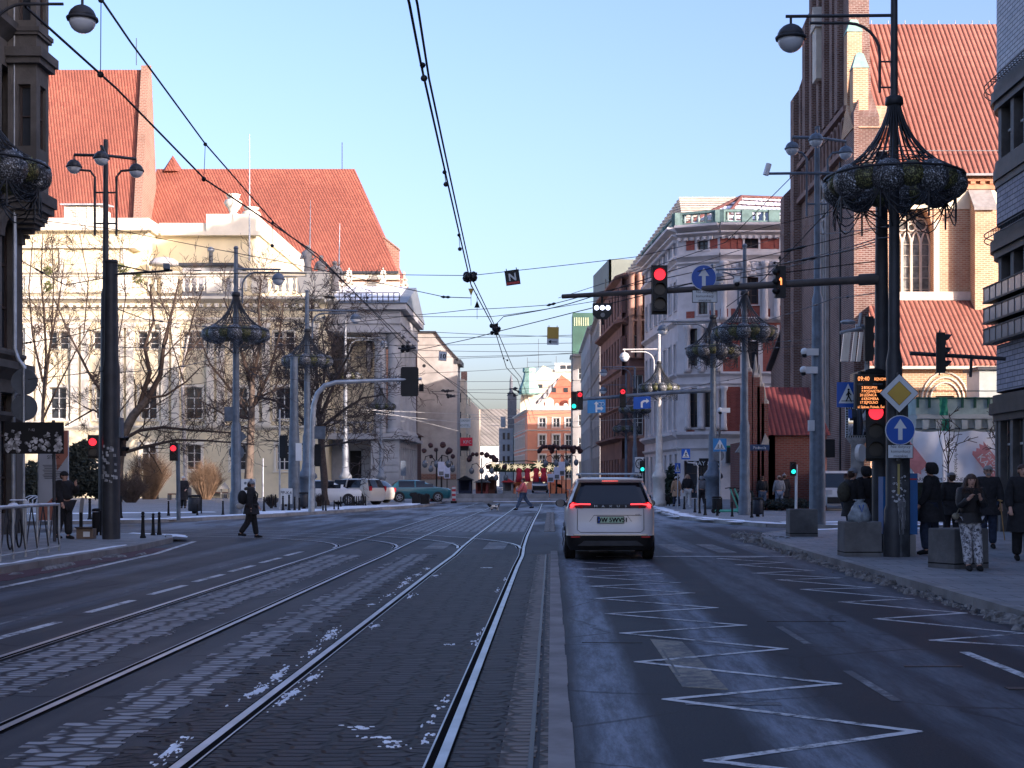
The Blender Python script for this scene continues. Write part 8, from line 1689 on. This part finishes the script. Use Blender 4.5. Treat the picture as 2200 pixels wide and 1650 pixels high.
for s in (-1, 1):
    mb = MB(); y = .045
    pts = [(.56, 1.045), (.845, 1.03), (.83, 1.14), (.77, 1.17), (.70, 1.165), (.56, 1.08)]
    mb.prism([(s*a, .05 if a < .75 else .05+(a-.75)*1.4, b) for a, b in pts], (0, -.012, 0)); o = put(mb, 'tail_light', TLD)
    mb = MB(); mb.tube([(s*.40, .062, 1.125), (s*.60, .048, 1.128), (s*.76, .045, 1.118)], .013, 6); mb.sphere((s*.765, .05, 1.10), (.045, .02, .035), 10, 6); mb.tube([(s*.80, .09, 1.05), (s*.775, .062, 1.13), (s*.74, .05, 1.155)], .010, 5); put(mb, 'light_strip', TL, o)
mb = MB(); mb.box(-.165, .315, 1.583, .165, .34, 1.608)
o = put(mb, 'high_brake_light', TLD); mb = MB()
for k in range(9): mb.box(-.16+k*.036, .308, 1.585, -.16+k*.036+.026, .3145, 1.605)
put(mb, 'led', emit('brake led', (1, .12, .06), 1.3), o)
mb = MB(); mb.prism([(-.64, .37, 1.60), (.64, .37, 1.60), (.66, .24, 1.605), (-.66, .24, 1.605)], (0, .0, .035)); put(mb, 'roof_spoiler', WHITEP)
PLATE = M('pale green plate', (.42, .58, .42), .5, 0, .05)
mb = MB(); yy = .012; mb.box(-.27, yy, .745, .27, yy+.02, .885, 1); mb.box(-.26, yy-.004, .755, .26, yy, .875, 0); mb.box(-.26, yy-.006, .755, -.215, yy-.0045, .875, 2); o = put(mb, 'licence_plate', [PLATE, MATB, BLUE]); mb = MB(); [mb.text('DW 5WV51', (.022+e_, yy-.009-abs(e_), .772), (.95, 0, 0), (0, 0, 1), .125) for e_ in (-.005, 0, .005)]; put(mb, 'lettering', MATB, o)
mb = MB(); 
for i, c in enumerate('MAXUS'): mb.text(c, (-.30+i*.15, .035, 1.066), (1.5, 0, 0), (0, 0, 1), .06)
put(mb, 'lettering', SIGNW)
mb = MB(); mb.text('EU5E6', (.54, .03, .91), (1, 0, 0), (0, 0, 1), .035); put(mb, 'badge', POLE_D)
mb = MB()                       # tailgate shut lines and crease
sh = [(-.66, 1.03), (-.665, .62), (-.60, .565), (.60, .565), (.665, .62), (.66, 1.03)]
mb.tube([(a, yb_(b)-.004, b) for a, b in sh], .006, 4); mb.tube([(-.33, yb_(.905)-.003, .905), (.62, yb_(.905)-.003, .905)], .006, 4); mb.tube([(-.33, yb_(.9)-.003, .905), (-.42, yb_(.75)-.003, .78)], .004, 4); mb.tube([(.33, yb_(.9)-.003, .905), (.42, yb_(.75)-.003, .78)], .004, 4); put(mb, 'shut_line', PLAS)
mb = MB(); mb.box(-.74, -.012, .505, .74, .06, .525); put(mb, 'bumper_trim', M('chrome', (.5, .52, .54), .2, .9, .05)); mb = MB(); mb.prism([(-.66, .012, .30), (.66, .012, .30), (.52, .0, .40), (-.52, .0, .40)], (0, -.012, .0)); put(mb, 'skid_plate', POLE_D)
mb = MB()
for s in (-1, 1): mb.box(s*.70-.09, -.006, .46, s*.70+.09, .02, .49); 
put(mb, 'reflector', TLD)
for s in (-1, 1):
    mb = MB(); mb.sphere((s*.98, 2.85, 1.10), (.115, .07, .085), 12, 8); mb.tube([(s*.84, 2.8, 1.08), (s*.95, 2.83, 1.09)], .03, 6); o = put(mb, 'wing_mirror', PLAS); mb = MB(); mb.disc((s*.985, 2.777, 1.10), .085, (0, -1, 0), 16, .004); put(mb, 'mirror_glass', M('dim mirror', (.16, .15, .145), .3), o)
    mb = MB(); mb.tube([(s*.60, .75, 1.655), (s*.60, .85, 1.70), (s*.60, 2.0, 1.71), (s*.59, 2.2, 1.66)], .02, 6); put(mb, 'roof_rail', PLAS)
mb = MB(); mb.tube([(-.62, 1.1, 1.735), (.62, 1.1, 1.735)], .018, 6)
for s in (-1, 1): mb.box(s*.62-.05, 1.02, 1.70, s*.62+.05, 1.18, 1.745)
put(mb, 'roof_bar', POLE_L)
# parked cars and vans
HB = [(.22, .1, 4.1, .74, .3), (.35, .03, 4.2, .82, .35), (.60, .0, 4.24, .86, .35), (.80, .04, 4.2, .87, .35), (.92, .08, 4.0, .86, .35), (.98, .12, 3.3, .84, .3), (1.2, .35, 2.75, .74, .3), (1.4, .6, 2.3, .62, .3), (1.46, .85, 2.0, .5, .4)]
def tail(t, m, w, z, y, mat=TLD):
    for s in (-1, 1): mb = MB(); mb.box(s*w-.09, y-.012, z, s*w+.09, y+.1, z+.26); mb.xf(m).build('tail_light', mat, t)
q = at(722, 1086); t, m = car('parked_car', 'white hatchback parked side on behind the litter bin', (q.x-2.6, q.y+.9, PV), R(-90), HB, paintm('clean white paint', (.66, .68, .70), .1), (.98, 1.41), [(.0, .7), (1.75, 1.85), (2.85, 3.4)], (.75, 3.3), .31)
SUV = [(.25, .1, 4.3, .76, .3), (.38, .03, 4.4, .84, .3), (.65, .0, 4.42, .88, .3), (.9, .05, 4.35, .89, .3), (1.02, .1, 3.4, .87, .3), (1.25, .2, 2.9, .8, .25), (1.48, .32, 2.5, .7, .25), (1.56, .5, 2.2, .58, .35)]
q = at(812, 1086); t, m = car('parked_car', 'silver beige sport utility car parked with rear toward the road', (q.x, q.y+.6, PV), R(62), SUV, paintm('champagne paint', (.45, .42, .36), .2), (1.02, 1.49), [(.3, .75), (1.7, 1.8)], (.8, 3.5), .35); tail(t, m, .72, .85, .06)
q = at(838, 1083); t, m = car('parked_car', 'pale sunlit car squeezed between the silver and teal cars', (q.x-.4, q.y+4.0, PV), R(70), HB, paintm('ivory paint', (.68, .63, .52), .1), (.98, 1.41), [(.2, .6), (1.75, 1.85)], (.75, 3.3), .31); tail(t, m, .72, .7, .05)
q = at(860, 1081); t, m = car('parked_car', 'teal car parked at the end of the left row', (q.x-1.4, q.y+5, PV), R(-80), HB, paintm('teal paint', (.02, .13, .16), .2), (.98, 1.41), [(.2, .7), (1.75, 1.85)], (.75, 3.3), .31)
VAN = [(.25, .1, 4.8, .8, .25), (.4, .03, 4.85, .92, .3), (.7, .0, 4.88, .95, .3), (1.0, .0, 4.8, .96, .3), (1.1, .0, 4.3, .955, .25), (1.45, .02, 3.9, .92, .25), (1.8, .05, 3.5, .86, .25), (1.92, .1, 3.2, .78, .3)]
q = at(1812, 1098); t, m = car('white_van', 'white van facing the camera beyond the chapel', (q.x+.1, q.y+5.2, PV), R(180), VAN, paintm('white van paint', (.58, .60, .62), .3), (1.1, 1.8), [(.0, 2.6)], (.9, 4.0), .34, 'van')
mb = MB()
for s in (-1, 1): mb.box(s*.72-.16, 4.70, .78, s*.72+.14, 4.86, 1.0)
mb.xf(m).build('headlight', M('headlight glass', (.4, .42, .45), .15, 0, .1), t); mb = MB(); mb.box(-.8, 4.84, .35, .8, 4.9, .66); mb.xf(m).build('bumper', PLAS, t)
t, m = car('white_van', 'distant white van in front of the market gate', (X(1160, 172), 175, 0), R(180), VAN, paintm('far van paint', (.55, .57, .6), .3), (1.1, 1.8), [(.0, 2.6)], (.9, 4.0), .34, 'van'); mb = MB(); mb.box(-.85, 4.84, .35, .85, 4.9, .85); mb.xf(m).build('bumper', PLAS, t)
# ================================================================ people and the dog
SKINM = M('skin', (.50, .30, .22), .6, 0, .06, 8); HAIRD = M('brown hair', (.06, .035, .025), .6, 0, .3, 30); HAIRG = M('grey hair', (.28, .27, .26), .7, 0, .2, 30)
SK = []
def skin(name, nodes, edges, mat, parent, sub=2):
    """nodes: list of (pos, radius or (rx,ry)); tube network merged by the Skin modifier"""
    me = bpy.data.meshes.new(name); org = ORG[parent.name]; me.from_pydata([V(p)-org for p, r in nodes], edges, []); me.materials.append(mat)
    o = bpy.data.objects.new(name, me); C.objects.link(o); o.parent = parent; ORG[o.name] = org; CH.setdefault(parent.name, []).append(o)
    md = o.modifiers.new('skin', 'SKIN'); md.use_smooth_shade = True
    sv = me.skin_vertices[0].data
    for i, (p, r) in enumerate(nodes): sv[i].radius = r if isinstance(r, tuple) else (r, r); sv[i].use_root = i == 0
    s = o.modifiers.new('sub', 'SUBSURF'); s.levels = sub; s.render_levels = sub; SK.append(o); return o
def cloth(name, c1, var=.3, rough=.85): return M(name, c1, rough, 0, var, 14, .25, .2)
def person(lbl, q, h, face, top, bot, shoes=MATB, legs=((8, 5), (-8, 12)), arms=((10, 20, 12), (10, 20, 12)), coat=0.0, hat=None, hair=HAIRD, hood=None, bag=None, fat=1.0, lean=0, long_hair=False, skinm=None, head=0, hold=None, coatm=None, sc=1.0):
    """q: feet centre; face: heading in degrees (0 = away from us, 180 = facing us); legs: (hip, knee) degrees left, right; arms: (swing, elbow, out)"""
    t = T('person', lbl, 'person', q); a = R(face); rot = Matrix.Rotation(a, 3, 'Z'); k = h
    le = R(lean)
    def Wp(x, y, z, tilt=True):
        if tilt and z > .5: d = z-.52; y, z = y+d*sin(le), .52+d*cos(le)
        return V(q)+rot @ V((x*k, y*k, z*k))
    # joints
    hipz = .52; drop = 0
    L = []
    for s, (hp, kn) in zip((-1, 1), legs):
        hp, kn = R(hp), R(kn); hip = (s*.052, 0, hipz-.015); knee = (s*.055, hip[1]+.235*sin(hp), hip[2]-.235*cos(hp)); an = (s*.055, knee[1]+.235*sin(hp-kn), knee[2]-.235*cos(hp-kn)); L.append((hip, knee, an, hp-kn))
    drop = min(l[2][2] for l in L)-.04
    def dz(p): return (p[0], p[1], p[2]-drop)
    L = [tuple(dz(p) if isinstance(p, tuple) else p for p in l) for l in L]; D = -drop
    U = lambda x, y, z: Wp(x, y, z+D)
    arms3 = []
    for s, (sw, el, ou) in zip((-1, 1), arms):
        sw, el, ou = R(sw), R(el), R(ou); sh = V((s*.108, 0, .815)); ud = V((s*sin(ou), cos(ou)*sin(sw), -cos(ou)*cos(sw))); e = sh+ud*.17; inn = .55*min(1, el/1.6); fd = V((-s*inn*sin(el)+s*.1*sin(ou), sin(sw+el), -cos(sw+el))).normalized(); w = e+fd*.145; arms3.append((sh, e, w, fd))
    # body: one continuous skinned surface, head and hands included
    N = []; E_ = []
    def nd(p, r): N.append((p, r*k if not isinstance(r, tuple) else (r[0]*k, r[1]*k))); return len(N)-1
    def ed(*i): E_.extend(zip(i, i[1:]))
    pel = nd(U(0, 0, .53), .07); bel = nd(U(0, .003, .62), .066); che = nd(U(0, 0, .74), .078); nk0 = nd(U(0, 0, .83), .045); nk = nd(U(0, .004, .862), .030); jaw = nd(U(0, .018, .893), .034); hd = nd(U(0, .008, .935), .052); cr = nd(U(0, .0, .968), .040); ed(pel, bel, che, nk0, nk, jaw, hd, cr)
    for hip, knee, an, sa in L:
        i = nd(Wp(*hip, False), .052); j = nd(Wp(*knee, False), .036); f = nd(Wp(*an, False), .024); b = nd(Wp(an[0], an[1]+.06, an[2]-.028, False), .018); ed(pel, i, j, f, b)
    for sh, e, w, fd in arms3:
        s_ = nd(U(*sh), .036); e_ = nd(U(*e), .026); w_ = nd(U(*w), .019); pm = nd(U(*(w+fd*.035)), (.022, .013)); ed(che, s_, e_, w_, pm)
        side = V((1, 0, 0)) if abs(fd.x) < .8 else V((0, 0, 1)); lat = (side-fd*side.dot(fd)).normalized(); nrm_ = fd.cross(lat)
        for fi in range(4): b0 = w+fd*.05+lat*(fi-1.5)*.0105; l_ = (.026, .030, .028, .022)[fi]; m1 = nd(U(*(b0+fd*l_*.5)), .0055); m2 = nd(U(*(b0+fd*l_*.85+nrm_*.012)), .0045); ed(pm, m1, m2)
        th = nd(U(*(w+fd*.03+lat*.026+nrm_*.006)), .006); th2 = nd(U(*(w+fd*.05+lat*.030+nrm_*.012)), .005); ed(pm, th, th2)
    skin('body', N, E_, skinm or SKINM, t)
    mb = MB(); hc = V((0, .008, .935))
    mb.sphere(U(0, .058, .918), .011*k, 6, 5)
    for s in (-1, 1): mb.sphere(U(s*.050, .0, .925), (.008*k, .012*k, .017*k), 6, 5)
    mb.build('nose_and_ears', skinm or SKINM, t); mb = MB()
    for s in (-1, 1): mb.sphere(U(s*.019, .050, .936), .0065*k, 6, 4); mb.sphere(U(s*.019, .048, .947), (.012*k, .006*k, .0035*k), 6, 4)
    mb.sphere(U(0, .047, .893), (.014*k, .006*k, .004*k), 6, 4); mb.build('face_features', M('dark features', (.07, .035, .03), .6), t)
    # trousers
    N = []; E_ = []; pel = nd(U(0, 0, .535), .085*fat)
    for hip, knee, an, sa in L:
        i = nd(Wp(*hip, False), .066*fat); j = nd(Wp(*knee, False), .050*fat); f = nd(Wp(an[0], an[1], an[2]+.01, False), .043*fat); ed(pel, i, j, f)
    skin('trousers', N, E_, bot, t)
    for hip, knee, an, sa in L:
        mb = MB(); c = V(an); pts = [Wp(an[0], an[1]-.035, an[2]-.012, False), Wp(an[0], an[1]+.02, an[2]-.008, False), Wp(an[0], an[1]+.075, an[2]-.022, False), Wp(an[0], an[1]+.105, an[2]-.026, False)]; mb.tube(pts, [.024*k, .030*k, .025*k, .013*k], 8); mb.build('shoe', shoes, t)
    # jacket
    N = []; E_ = []; f2 = fat
    pl = nd(U(0, 0, .56), (.105*f2, .085*f2)); bl = nd(U(0, 0, .65), (.10*f2, .082*f2)); ct = nd(U(0, 0, .745), (.108*f2, .088*f2)); n0 = nd(U(0, -.005, .825), .058*f2); n1 = nd(U(0, -.003, .862), .042); ed(pl, bl, ct, n0, n1)
    for sh, e, w, fd in arms3:
        s_ = nd(U(*sh), .054*f2); e_ = nd(U(*e), .044*f2); w_ = nd(U(*(w-fd*.01)), .034*f2); ed(ct, s_, e_, w_)
    skin('coat' if coat else 'jacket', N, E_, top, t)
    if coat:                     # coat skirt
        mb = MB(); n = 14; rows = []
        for i in range(6):
            u = i/5; z = .60-u*(.60-coat); rx = (.112+.030*u)*f2; ry = (.092+.035*u)*f2; rows.append([U(rx*cos(2*pi*j/n), ry*sin(2*pi*j/n)+.0, z)+V((0, 0, random.uniform(-.01, .01))) for j in range(n)])
        vs = [p for r_ in rows for p in r_]; mb.add(vs, [(i*n+j, i*n+(j+1) % n, (i+1)*n+(j+1) % n, (i+1)*n+j) for i in range(5) for j in range(n)], True); mb.build('coat_skirt', coatm or top, t)
    # head wear
    if hood:
        mb = MB(); n = 12; vs = []
        for i in range(7):
            th_ = pi*.08+i*(pi*.80)/6
            for j in range(n): u = 2*pi*j/n; r_ = .058*sin(th_)**.7+.012; vs.append(U(r_*cos(u)*1.0, r_*sin(u)*1.05-.012+.012*cos(th_), .938+.070*cos(th_)))
        keep = [(i*n+j, i*n+(j+1) % n, (i+1)*n+(j+1) % n, (i+1)*n+j) for i in range(6) for j in range(n) if not (1 <= i <= 4 and j in (2, 3))]
        mb.add(vs, keep+[tuple(range(n))], True); mb.build('hood', hood, t)
    elif hat:
        mb = MB(); mb.sphere(U(0, .0, .953), (.060*k, .062*k, .052*k), 12, 6, 0, True, .02, -.15, 1); mb.lathe([(.062*k, -.012*k), (.065*k, .0), (.062*k, .014*k)], U(0, .0, .948), 14); mb.build('hat', hat[0], t)
        if hat[1]: mb = MB(); mb.sphere(U(0, 0, 1.015), .020*k, 8, 6, 0, False, .1); mb.build('pompom', hat[0], t)
    if not hood and hair:
        mb = MB(); mb.sphere(U(0, -.010, .950), (.057*k, .060*k, .050*k), 12, 7, 0, True, .03, -.1 if not hat else -.4, 1 if not hat else .3)
        mb.sphere(U(0, -.024, .925), (.052*k, .042*k, .05*k), 10, 6, 0, True, .03)
        if long_hair:
            for s in (-1, 1):
                for w_ in range(5): mb.tube([U(s*.02, .01-.012*w_, .985), U(s*.052, .018-.012*w_, .94), U(s*.062, .012-.01*w_, .89), U(s*(.070+.004*w_), .02-.012*w_, .83), U(s*.082, .045-.012*w_, .77-.008*w_)], [.010*k, .016*k, .018*k, .019*k, .006*k], 6)
        mb.build('hair', hair, t)
    if bag == 'backpack' or (isinstance(bag, tuple) and bag[0] == 'backpack'):
        bm_ = bag[1] if isinstance(bag, tuple) else MATB; mb = MB(); n = 10; c = U(0, -.13*fat, .70)
        mb.sphere(c, (.085*k, .085*k, .13*k), 12, 8, 0, True, .02); mb.build('backpack', bm_, t)
        mb = MB(); 
        for s in (-1, 1): mb.tube([U(s*.06, -.06, .82), U(s*.07, .03, .85), U(s*.07, .095*fat, .76), U(s*.07, .08*fat, .65)], .012*k, 5)
        mb.build('strap', bm_, t)
    P_ = {'W': Wp, 'U': U, 'arms': arms3, 'L': L, 'k': k}
    return t, P_
BLK = cloth('black cloth', (.016, .016, .019)); CHAR = cloth('charcoal cloth', (.022, .022, .026)); DJEAN = cloth('dark jeans', (.025, .035, .065)); JEAN = cloth('blue jeans', (.06, .09, .15)); OLIV = cloth('olive cloth', (.05, .048, .035)); BEIG = cloth('beige wool', (.30, .25, .20)); PINKJ = cloth('pink jacket', (.55, .13, .14), .12); WHTC = cloth('white cloth', (.55, .55, .54), .1); GREYC = cloth('grey cloth', (.22, .23, .25), .2); TAN = cloth('camel coat', (.40, .26, .16), .15)
PUFF = M('glossy black puffer', (.012, .011, .012), .38, 0, .3, 10, .5, .1)
def camo():
    m, b, L = newmat('snow camouflage'); p = pos(m); n = noise(m, p, 16, 5, .6); n2 = noise(m, p, 22, 4, .7); L(mixc(m, ramp(m, n2, .54, .58), mixc(m, ramp(m, n, .50, .54), (.50, .50, .52), (.20, .20, .22)), (.045, .045, .055)), b.inputs['Base Color']); b.inputs['Roughness'].default_value = .9; return m
# girl on the block
q = at(2094, 1227); q = V((q.x, q.y+.26, PV))
t, Q = person('girl in glossy black jacket and camouflage trousers looking at her phone', q, 1.63, 178, PUFF, camo(), MATB, legs=((19, 2), (23, 8)), arms=((24, 112, 4), (24, 110, 4)), coat=.50, hair=HAIRD, long_hair=True, fat=1.08, lean=7)
w = Q['arms'][0][2]; w2 = Q['arms'][1][2]; c = Q['U'](*((w+w2)/2+V((0, .045, .035)))); mb = MB(); mb.cbox(c, .075, .012, .15, .1); tag(mb.build('mobile_phone', MATB), 'black phone held in both hands by the girl on the block', 'phone')
mb = MB(); u = Q['U']; c = u(.13, .03, .62); mb.sphere(u(.145, .02, .565), (.07, .05, .06), 10, 7); mb.tube([u(.02, -.05, .85), u(.10, .09, .72), u(.15, .04, .58)], .010, 5); tag(mb.build('shoulder_bag', M('khaki bag', (.16, .15, .11), .7, 0, .3, 12)), 'small khaki shoulder bag on the hip of the girl', 'bag')
mb = MB()
for k in range(160):
    a = random.uniform(.2, 2.94); p = u(.085*cos(a)*1.15, .055+.045*sin(a)-.02, .835+random.uniform(-.03, .025)); v = V((random.gauss(0, 1), random.gauss(0, 1)-.4, random.gauss(0, 1))).normalized(); o = v.orthogonal()*.006; mb.add([p-o, p+o, p+v*.05], [(0, 1, 2)])
mb.build('fur_collar', M('brown fur', (.075, .05, .04), .9), t)
person('tall person in a hooded black parka beside the near post', at(2000, 1192), 1.83, 62, BLK, DJEAN, MATB, ((14, 20), (-4, 6)), ((6, 30, 8), (6, 30, 8)), .36, hood=BLK, fat=1.2)
person('person in grey cap and black coat behind the girl', at(2044, 1168), 1.66, 8, BLK, BLK, MATB, ((8, 6), (-8, 10)), ((5, 20, 10), (5, 20, 10)), .40, hat=(GREYC, False), fat=1.1)
t, Q = person('elderly grey haired man in a dark coat with a cane', at(2122, 1178), 1.80, 172, CHAR, DJEAN, MATB, ((5, 4), (-4, 4)), ((6, 18, 12), (8, 40, 16)), .40, hair=HAIRG, fat=1.12, lean=5)
mb = MB(); b = Q['U'](*(Q['arms'][0][2]+V((-.03, .05, 0)))); b = V((X(2148, b.y), b.y-.02, Z(1076, b.y))); mb.tube([b, b+V((.10, 0, -.85))], .012, 6); mb.tube([b+V((.05, 0, .0)), b, b+V((-.05, 0, .02))], .016, 6); mb.sphere(b, .03, 6, 5); tag(mb.build('walking_cane', M('gold brown cane', (.35, .22, .08), .4)), 'golden brown walking cane beside the elderly man', 'cane')
mb = MB(); u = Q['U']
for s in (-1, 1): mb.tube([u(s*.019+.014*cos(k*pi/5), .058, .938+.011*sin(k*pi/5)) for k in range(11)], .004, 4)
mb.build('glasses', BLACK, t); mb = MB(); mb.sphere(u(0, .035, .893), (.05, .035, .035), 8, 6); mb.build('beard', HAIRG, t)
person('person in black with a patterned sleeve cut by the right edge', at(2198, 1205), 1.78, 170, BLK, BLK, MATB, ((5, 4), (-4, 6)), ((6, 40, 14), (6, 30, 14)), .30, hair=HAIRD, fat=1.2)
t, Q = person('person in black with a khaki backpack behind the concrete block', at(1832, 1178), 1.74, -62, BLK, DJEAN, MATB, ((5, 4), (-4, 6)), ((6, 40, 10), (6, 30, 10)), .40, hat=(GREYC, False), bag=('backpack', OLIV), fat=1.1)
person('dark hooded companion standing close behind the backpack wearer', at(1860, 1176), 1.78, 40, BLK, DJEAN, MATB, ((5, 4), (-4, 6)), ((6, 40, 10), (6, 30, 10)), .40, hood=BLK, fat=1.2)
person('man in black with a cap raising a hand to his mouth at left', at(138, 1158), 1.70, -115, BLK, BLK, MATB, ((6, 4), (-8, 8)), ((40, 118, 8), (8, 20, 10)), .0, hat=(BLK, False), fat=1.28)
person('woman in a long black coat and white hat by the litter bin', at(394, 1092), 1.66, 185, BLK, BLK, MATB, ((4, 4), (-4, 4)), ((10, 50, 8), (10, 50, 8)), .26, hat=(WHTC, False), fat=1.15)
t, Q = person('pedestrian with grey knit hat and small backpack crossing the road', at(540, 1156, 0), 1.60, -78, CHAR, BLK, MATB, ((13, 5), (-15, 18)), ((10, 30, 8), (-10, 20, 8)), .42, hat=(M('grey knit', (.26, .27, .29), .9, 0, .2, 20), True), bag=('backpack', BLK), fat=1.15)
mb = MB(); u = Q['U']; mb.sphere(u(0, -.19, .56), (.075*1.6, .05*1.6, .06*1.6), 10, 7); mb.build('pale_bag', M('pale grey bag', (.36, .37, .38), .7), t)
for s in (-1, 1): pass
mb = MB(); mb.lathe([(.075*1.6, -.03), (.10*1.6, .0), (.085*1.6, .05), (.05*1.6, .07)], u(0, -.03, .845), 12); mb.build('thick_scarf', cloth('brown scarf', (.05, .045, .035)), t)
person('man in a pink jacket and jeans striding left', at(1124, 1096, 0), 1.76, 82, PINKJ, JEAN, MATB, ((26, 4), (-28, 18)), ((26, 30, 10), (-20, 24, 10)), .0, hair=HAIRD, fat=1.12)
person('woman in a beige coat walking near the white lamp post', at(1453, 1088), 1.66, 20, TAN, DJEAN, MATB, ((10, 5), (-10, 10)), ((8, 20, 10), (-8, 20, 10)), .34, hat=(WHTC, False), fat=1.05)
person('person in black jacket and white trousers with blond hair', at(1477, 1090), 1.78, 188, BLK, WHTC, WHTC, ((12, 5), (-12, 12)), ((8, 20, 12), (-8, 20, 12)), .0, hair=M('blond hair', (.45, .30, .20), .7), long_hair=True, fat=1.2)
person('person in a pale grey hooded jacket behind the litter bin', at(1507, 1089), 1.68, 30, GREYC, CHAR, MATB, ((10, 5), (-10, 10)), ((8, 20, 10), (-8, 20, 10)), .0, hood=GREYC, fat=1.1)
person('person in dark jacket and jeans walking past the chapel', at(1638, 1096), 1.66, 5, BLK, JEAN, MATB, ((8, 5), (-8, 10)), ((8, 20, 10), (-8, 20, 10)), .0, hair=HAIRD, bag=('backpack', BLK), fat=1.15)
person('person in black coat with a pale pompom hat by the chapel wall', at(1685, 1096), 1.76, 12, BLK, BLK, MATB, ((8, 5), (-8, 10)), ((8, 20, 10), (-8, 20, 10)), .36, hat=(GREYC, True), fat=1.2)
person('companion in pale jacket and light jeans left of the pompom hat', at(1674, 1097), 1.68, 14, GREYC, cloth('light jeans', (.16, .20, .27)), MATB, ((8, 5), (-8, 10)), ((8, 20, 10), (-8, 20, 10)), .0, hat=(BEIG, False), fat=1.1)
# dog: one continuous skinned body
q = G(1061, 1097.5); t = T('dog', 'small black and white long haired dog trotting left', 'dog', q); k = .023
def dp(px, py, dy=0.0): return V((q.x+(px-1061)*q.y/F, q.y+dy, (1097.5-py)*q.y/F))
N = [(dp(1062, 1089), .10), (dp(1056, 1088.5), .11), (dp(1051.5, 1086), .075), (dp(1049, 1083.5), .075), (dp(1046.5, 1084.5), .035), (dp(1068, 1088.5), .10), (dp(1071.5, 1087), .045), (dp(1073.2, 1084), .05), (dp(1071.5, 1082), .035)]
E_ = [(0, 1), (1, 2), (2, 3), (3, 4), (0, 5), (5, 6), (6, 7), (7, 8)]
for px, dx, dy in ((1055, -1.6, -.06), (1056, 1.2, .06), (1068, -1.0, .06), (1069, 1.6, -.06)):
    i = len(N); N += [(dp(px, 1091, dy), .045), (dp(px+dx*.4, 1094, dy), .03), (dp(px+dx, 1097, dy), .028)]; E_ += [(1 if px < 1060 else 5, i), (i, i+1), (i+1, i+2)]
def dogm():
    m, b, L = newmat('black and white fur'); p = pos(m); n = noise(m, p, 5.5, 2); z = sep(m, p)[2]; f = math_(m, 'ADD', n, math_(m, 'MULTIPLY', z, .5)); L(mixc(m, ramp(m, f, .62, .55), (.015, .014, .015), (.55, .53, .50)), b.inputs['Base Color']); b.inputs['Roughness'].default_value = .9; return m
skin('body', N, E_, dogm(), t, 2); mb = MB()
for s in (-.05, .05): c = dp(1050.3, 1083.2, s); mb.sphere(c, (.03, .02, .06), 6, 5)
mb.build('ear', MATB, t)
# bake the skinned surfaces into plain meshes
dg = bpy.context.evaluated_depsgraph_get()
new = [(o, bpy.data.meshes.new_from_object(o.evaluated_get(dg))) for o in SK]
for o, me in new:
    o.modifiers.clear(); o.data = me
    for f in me.polygons: f.use_smooth = True
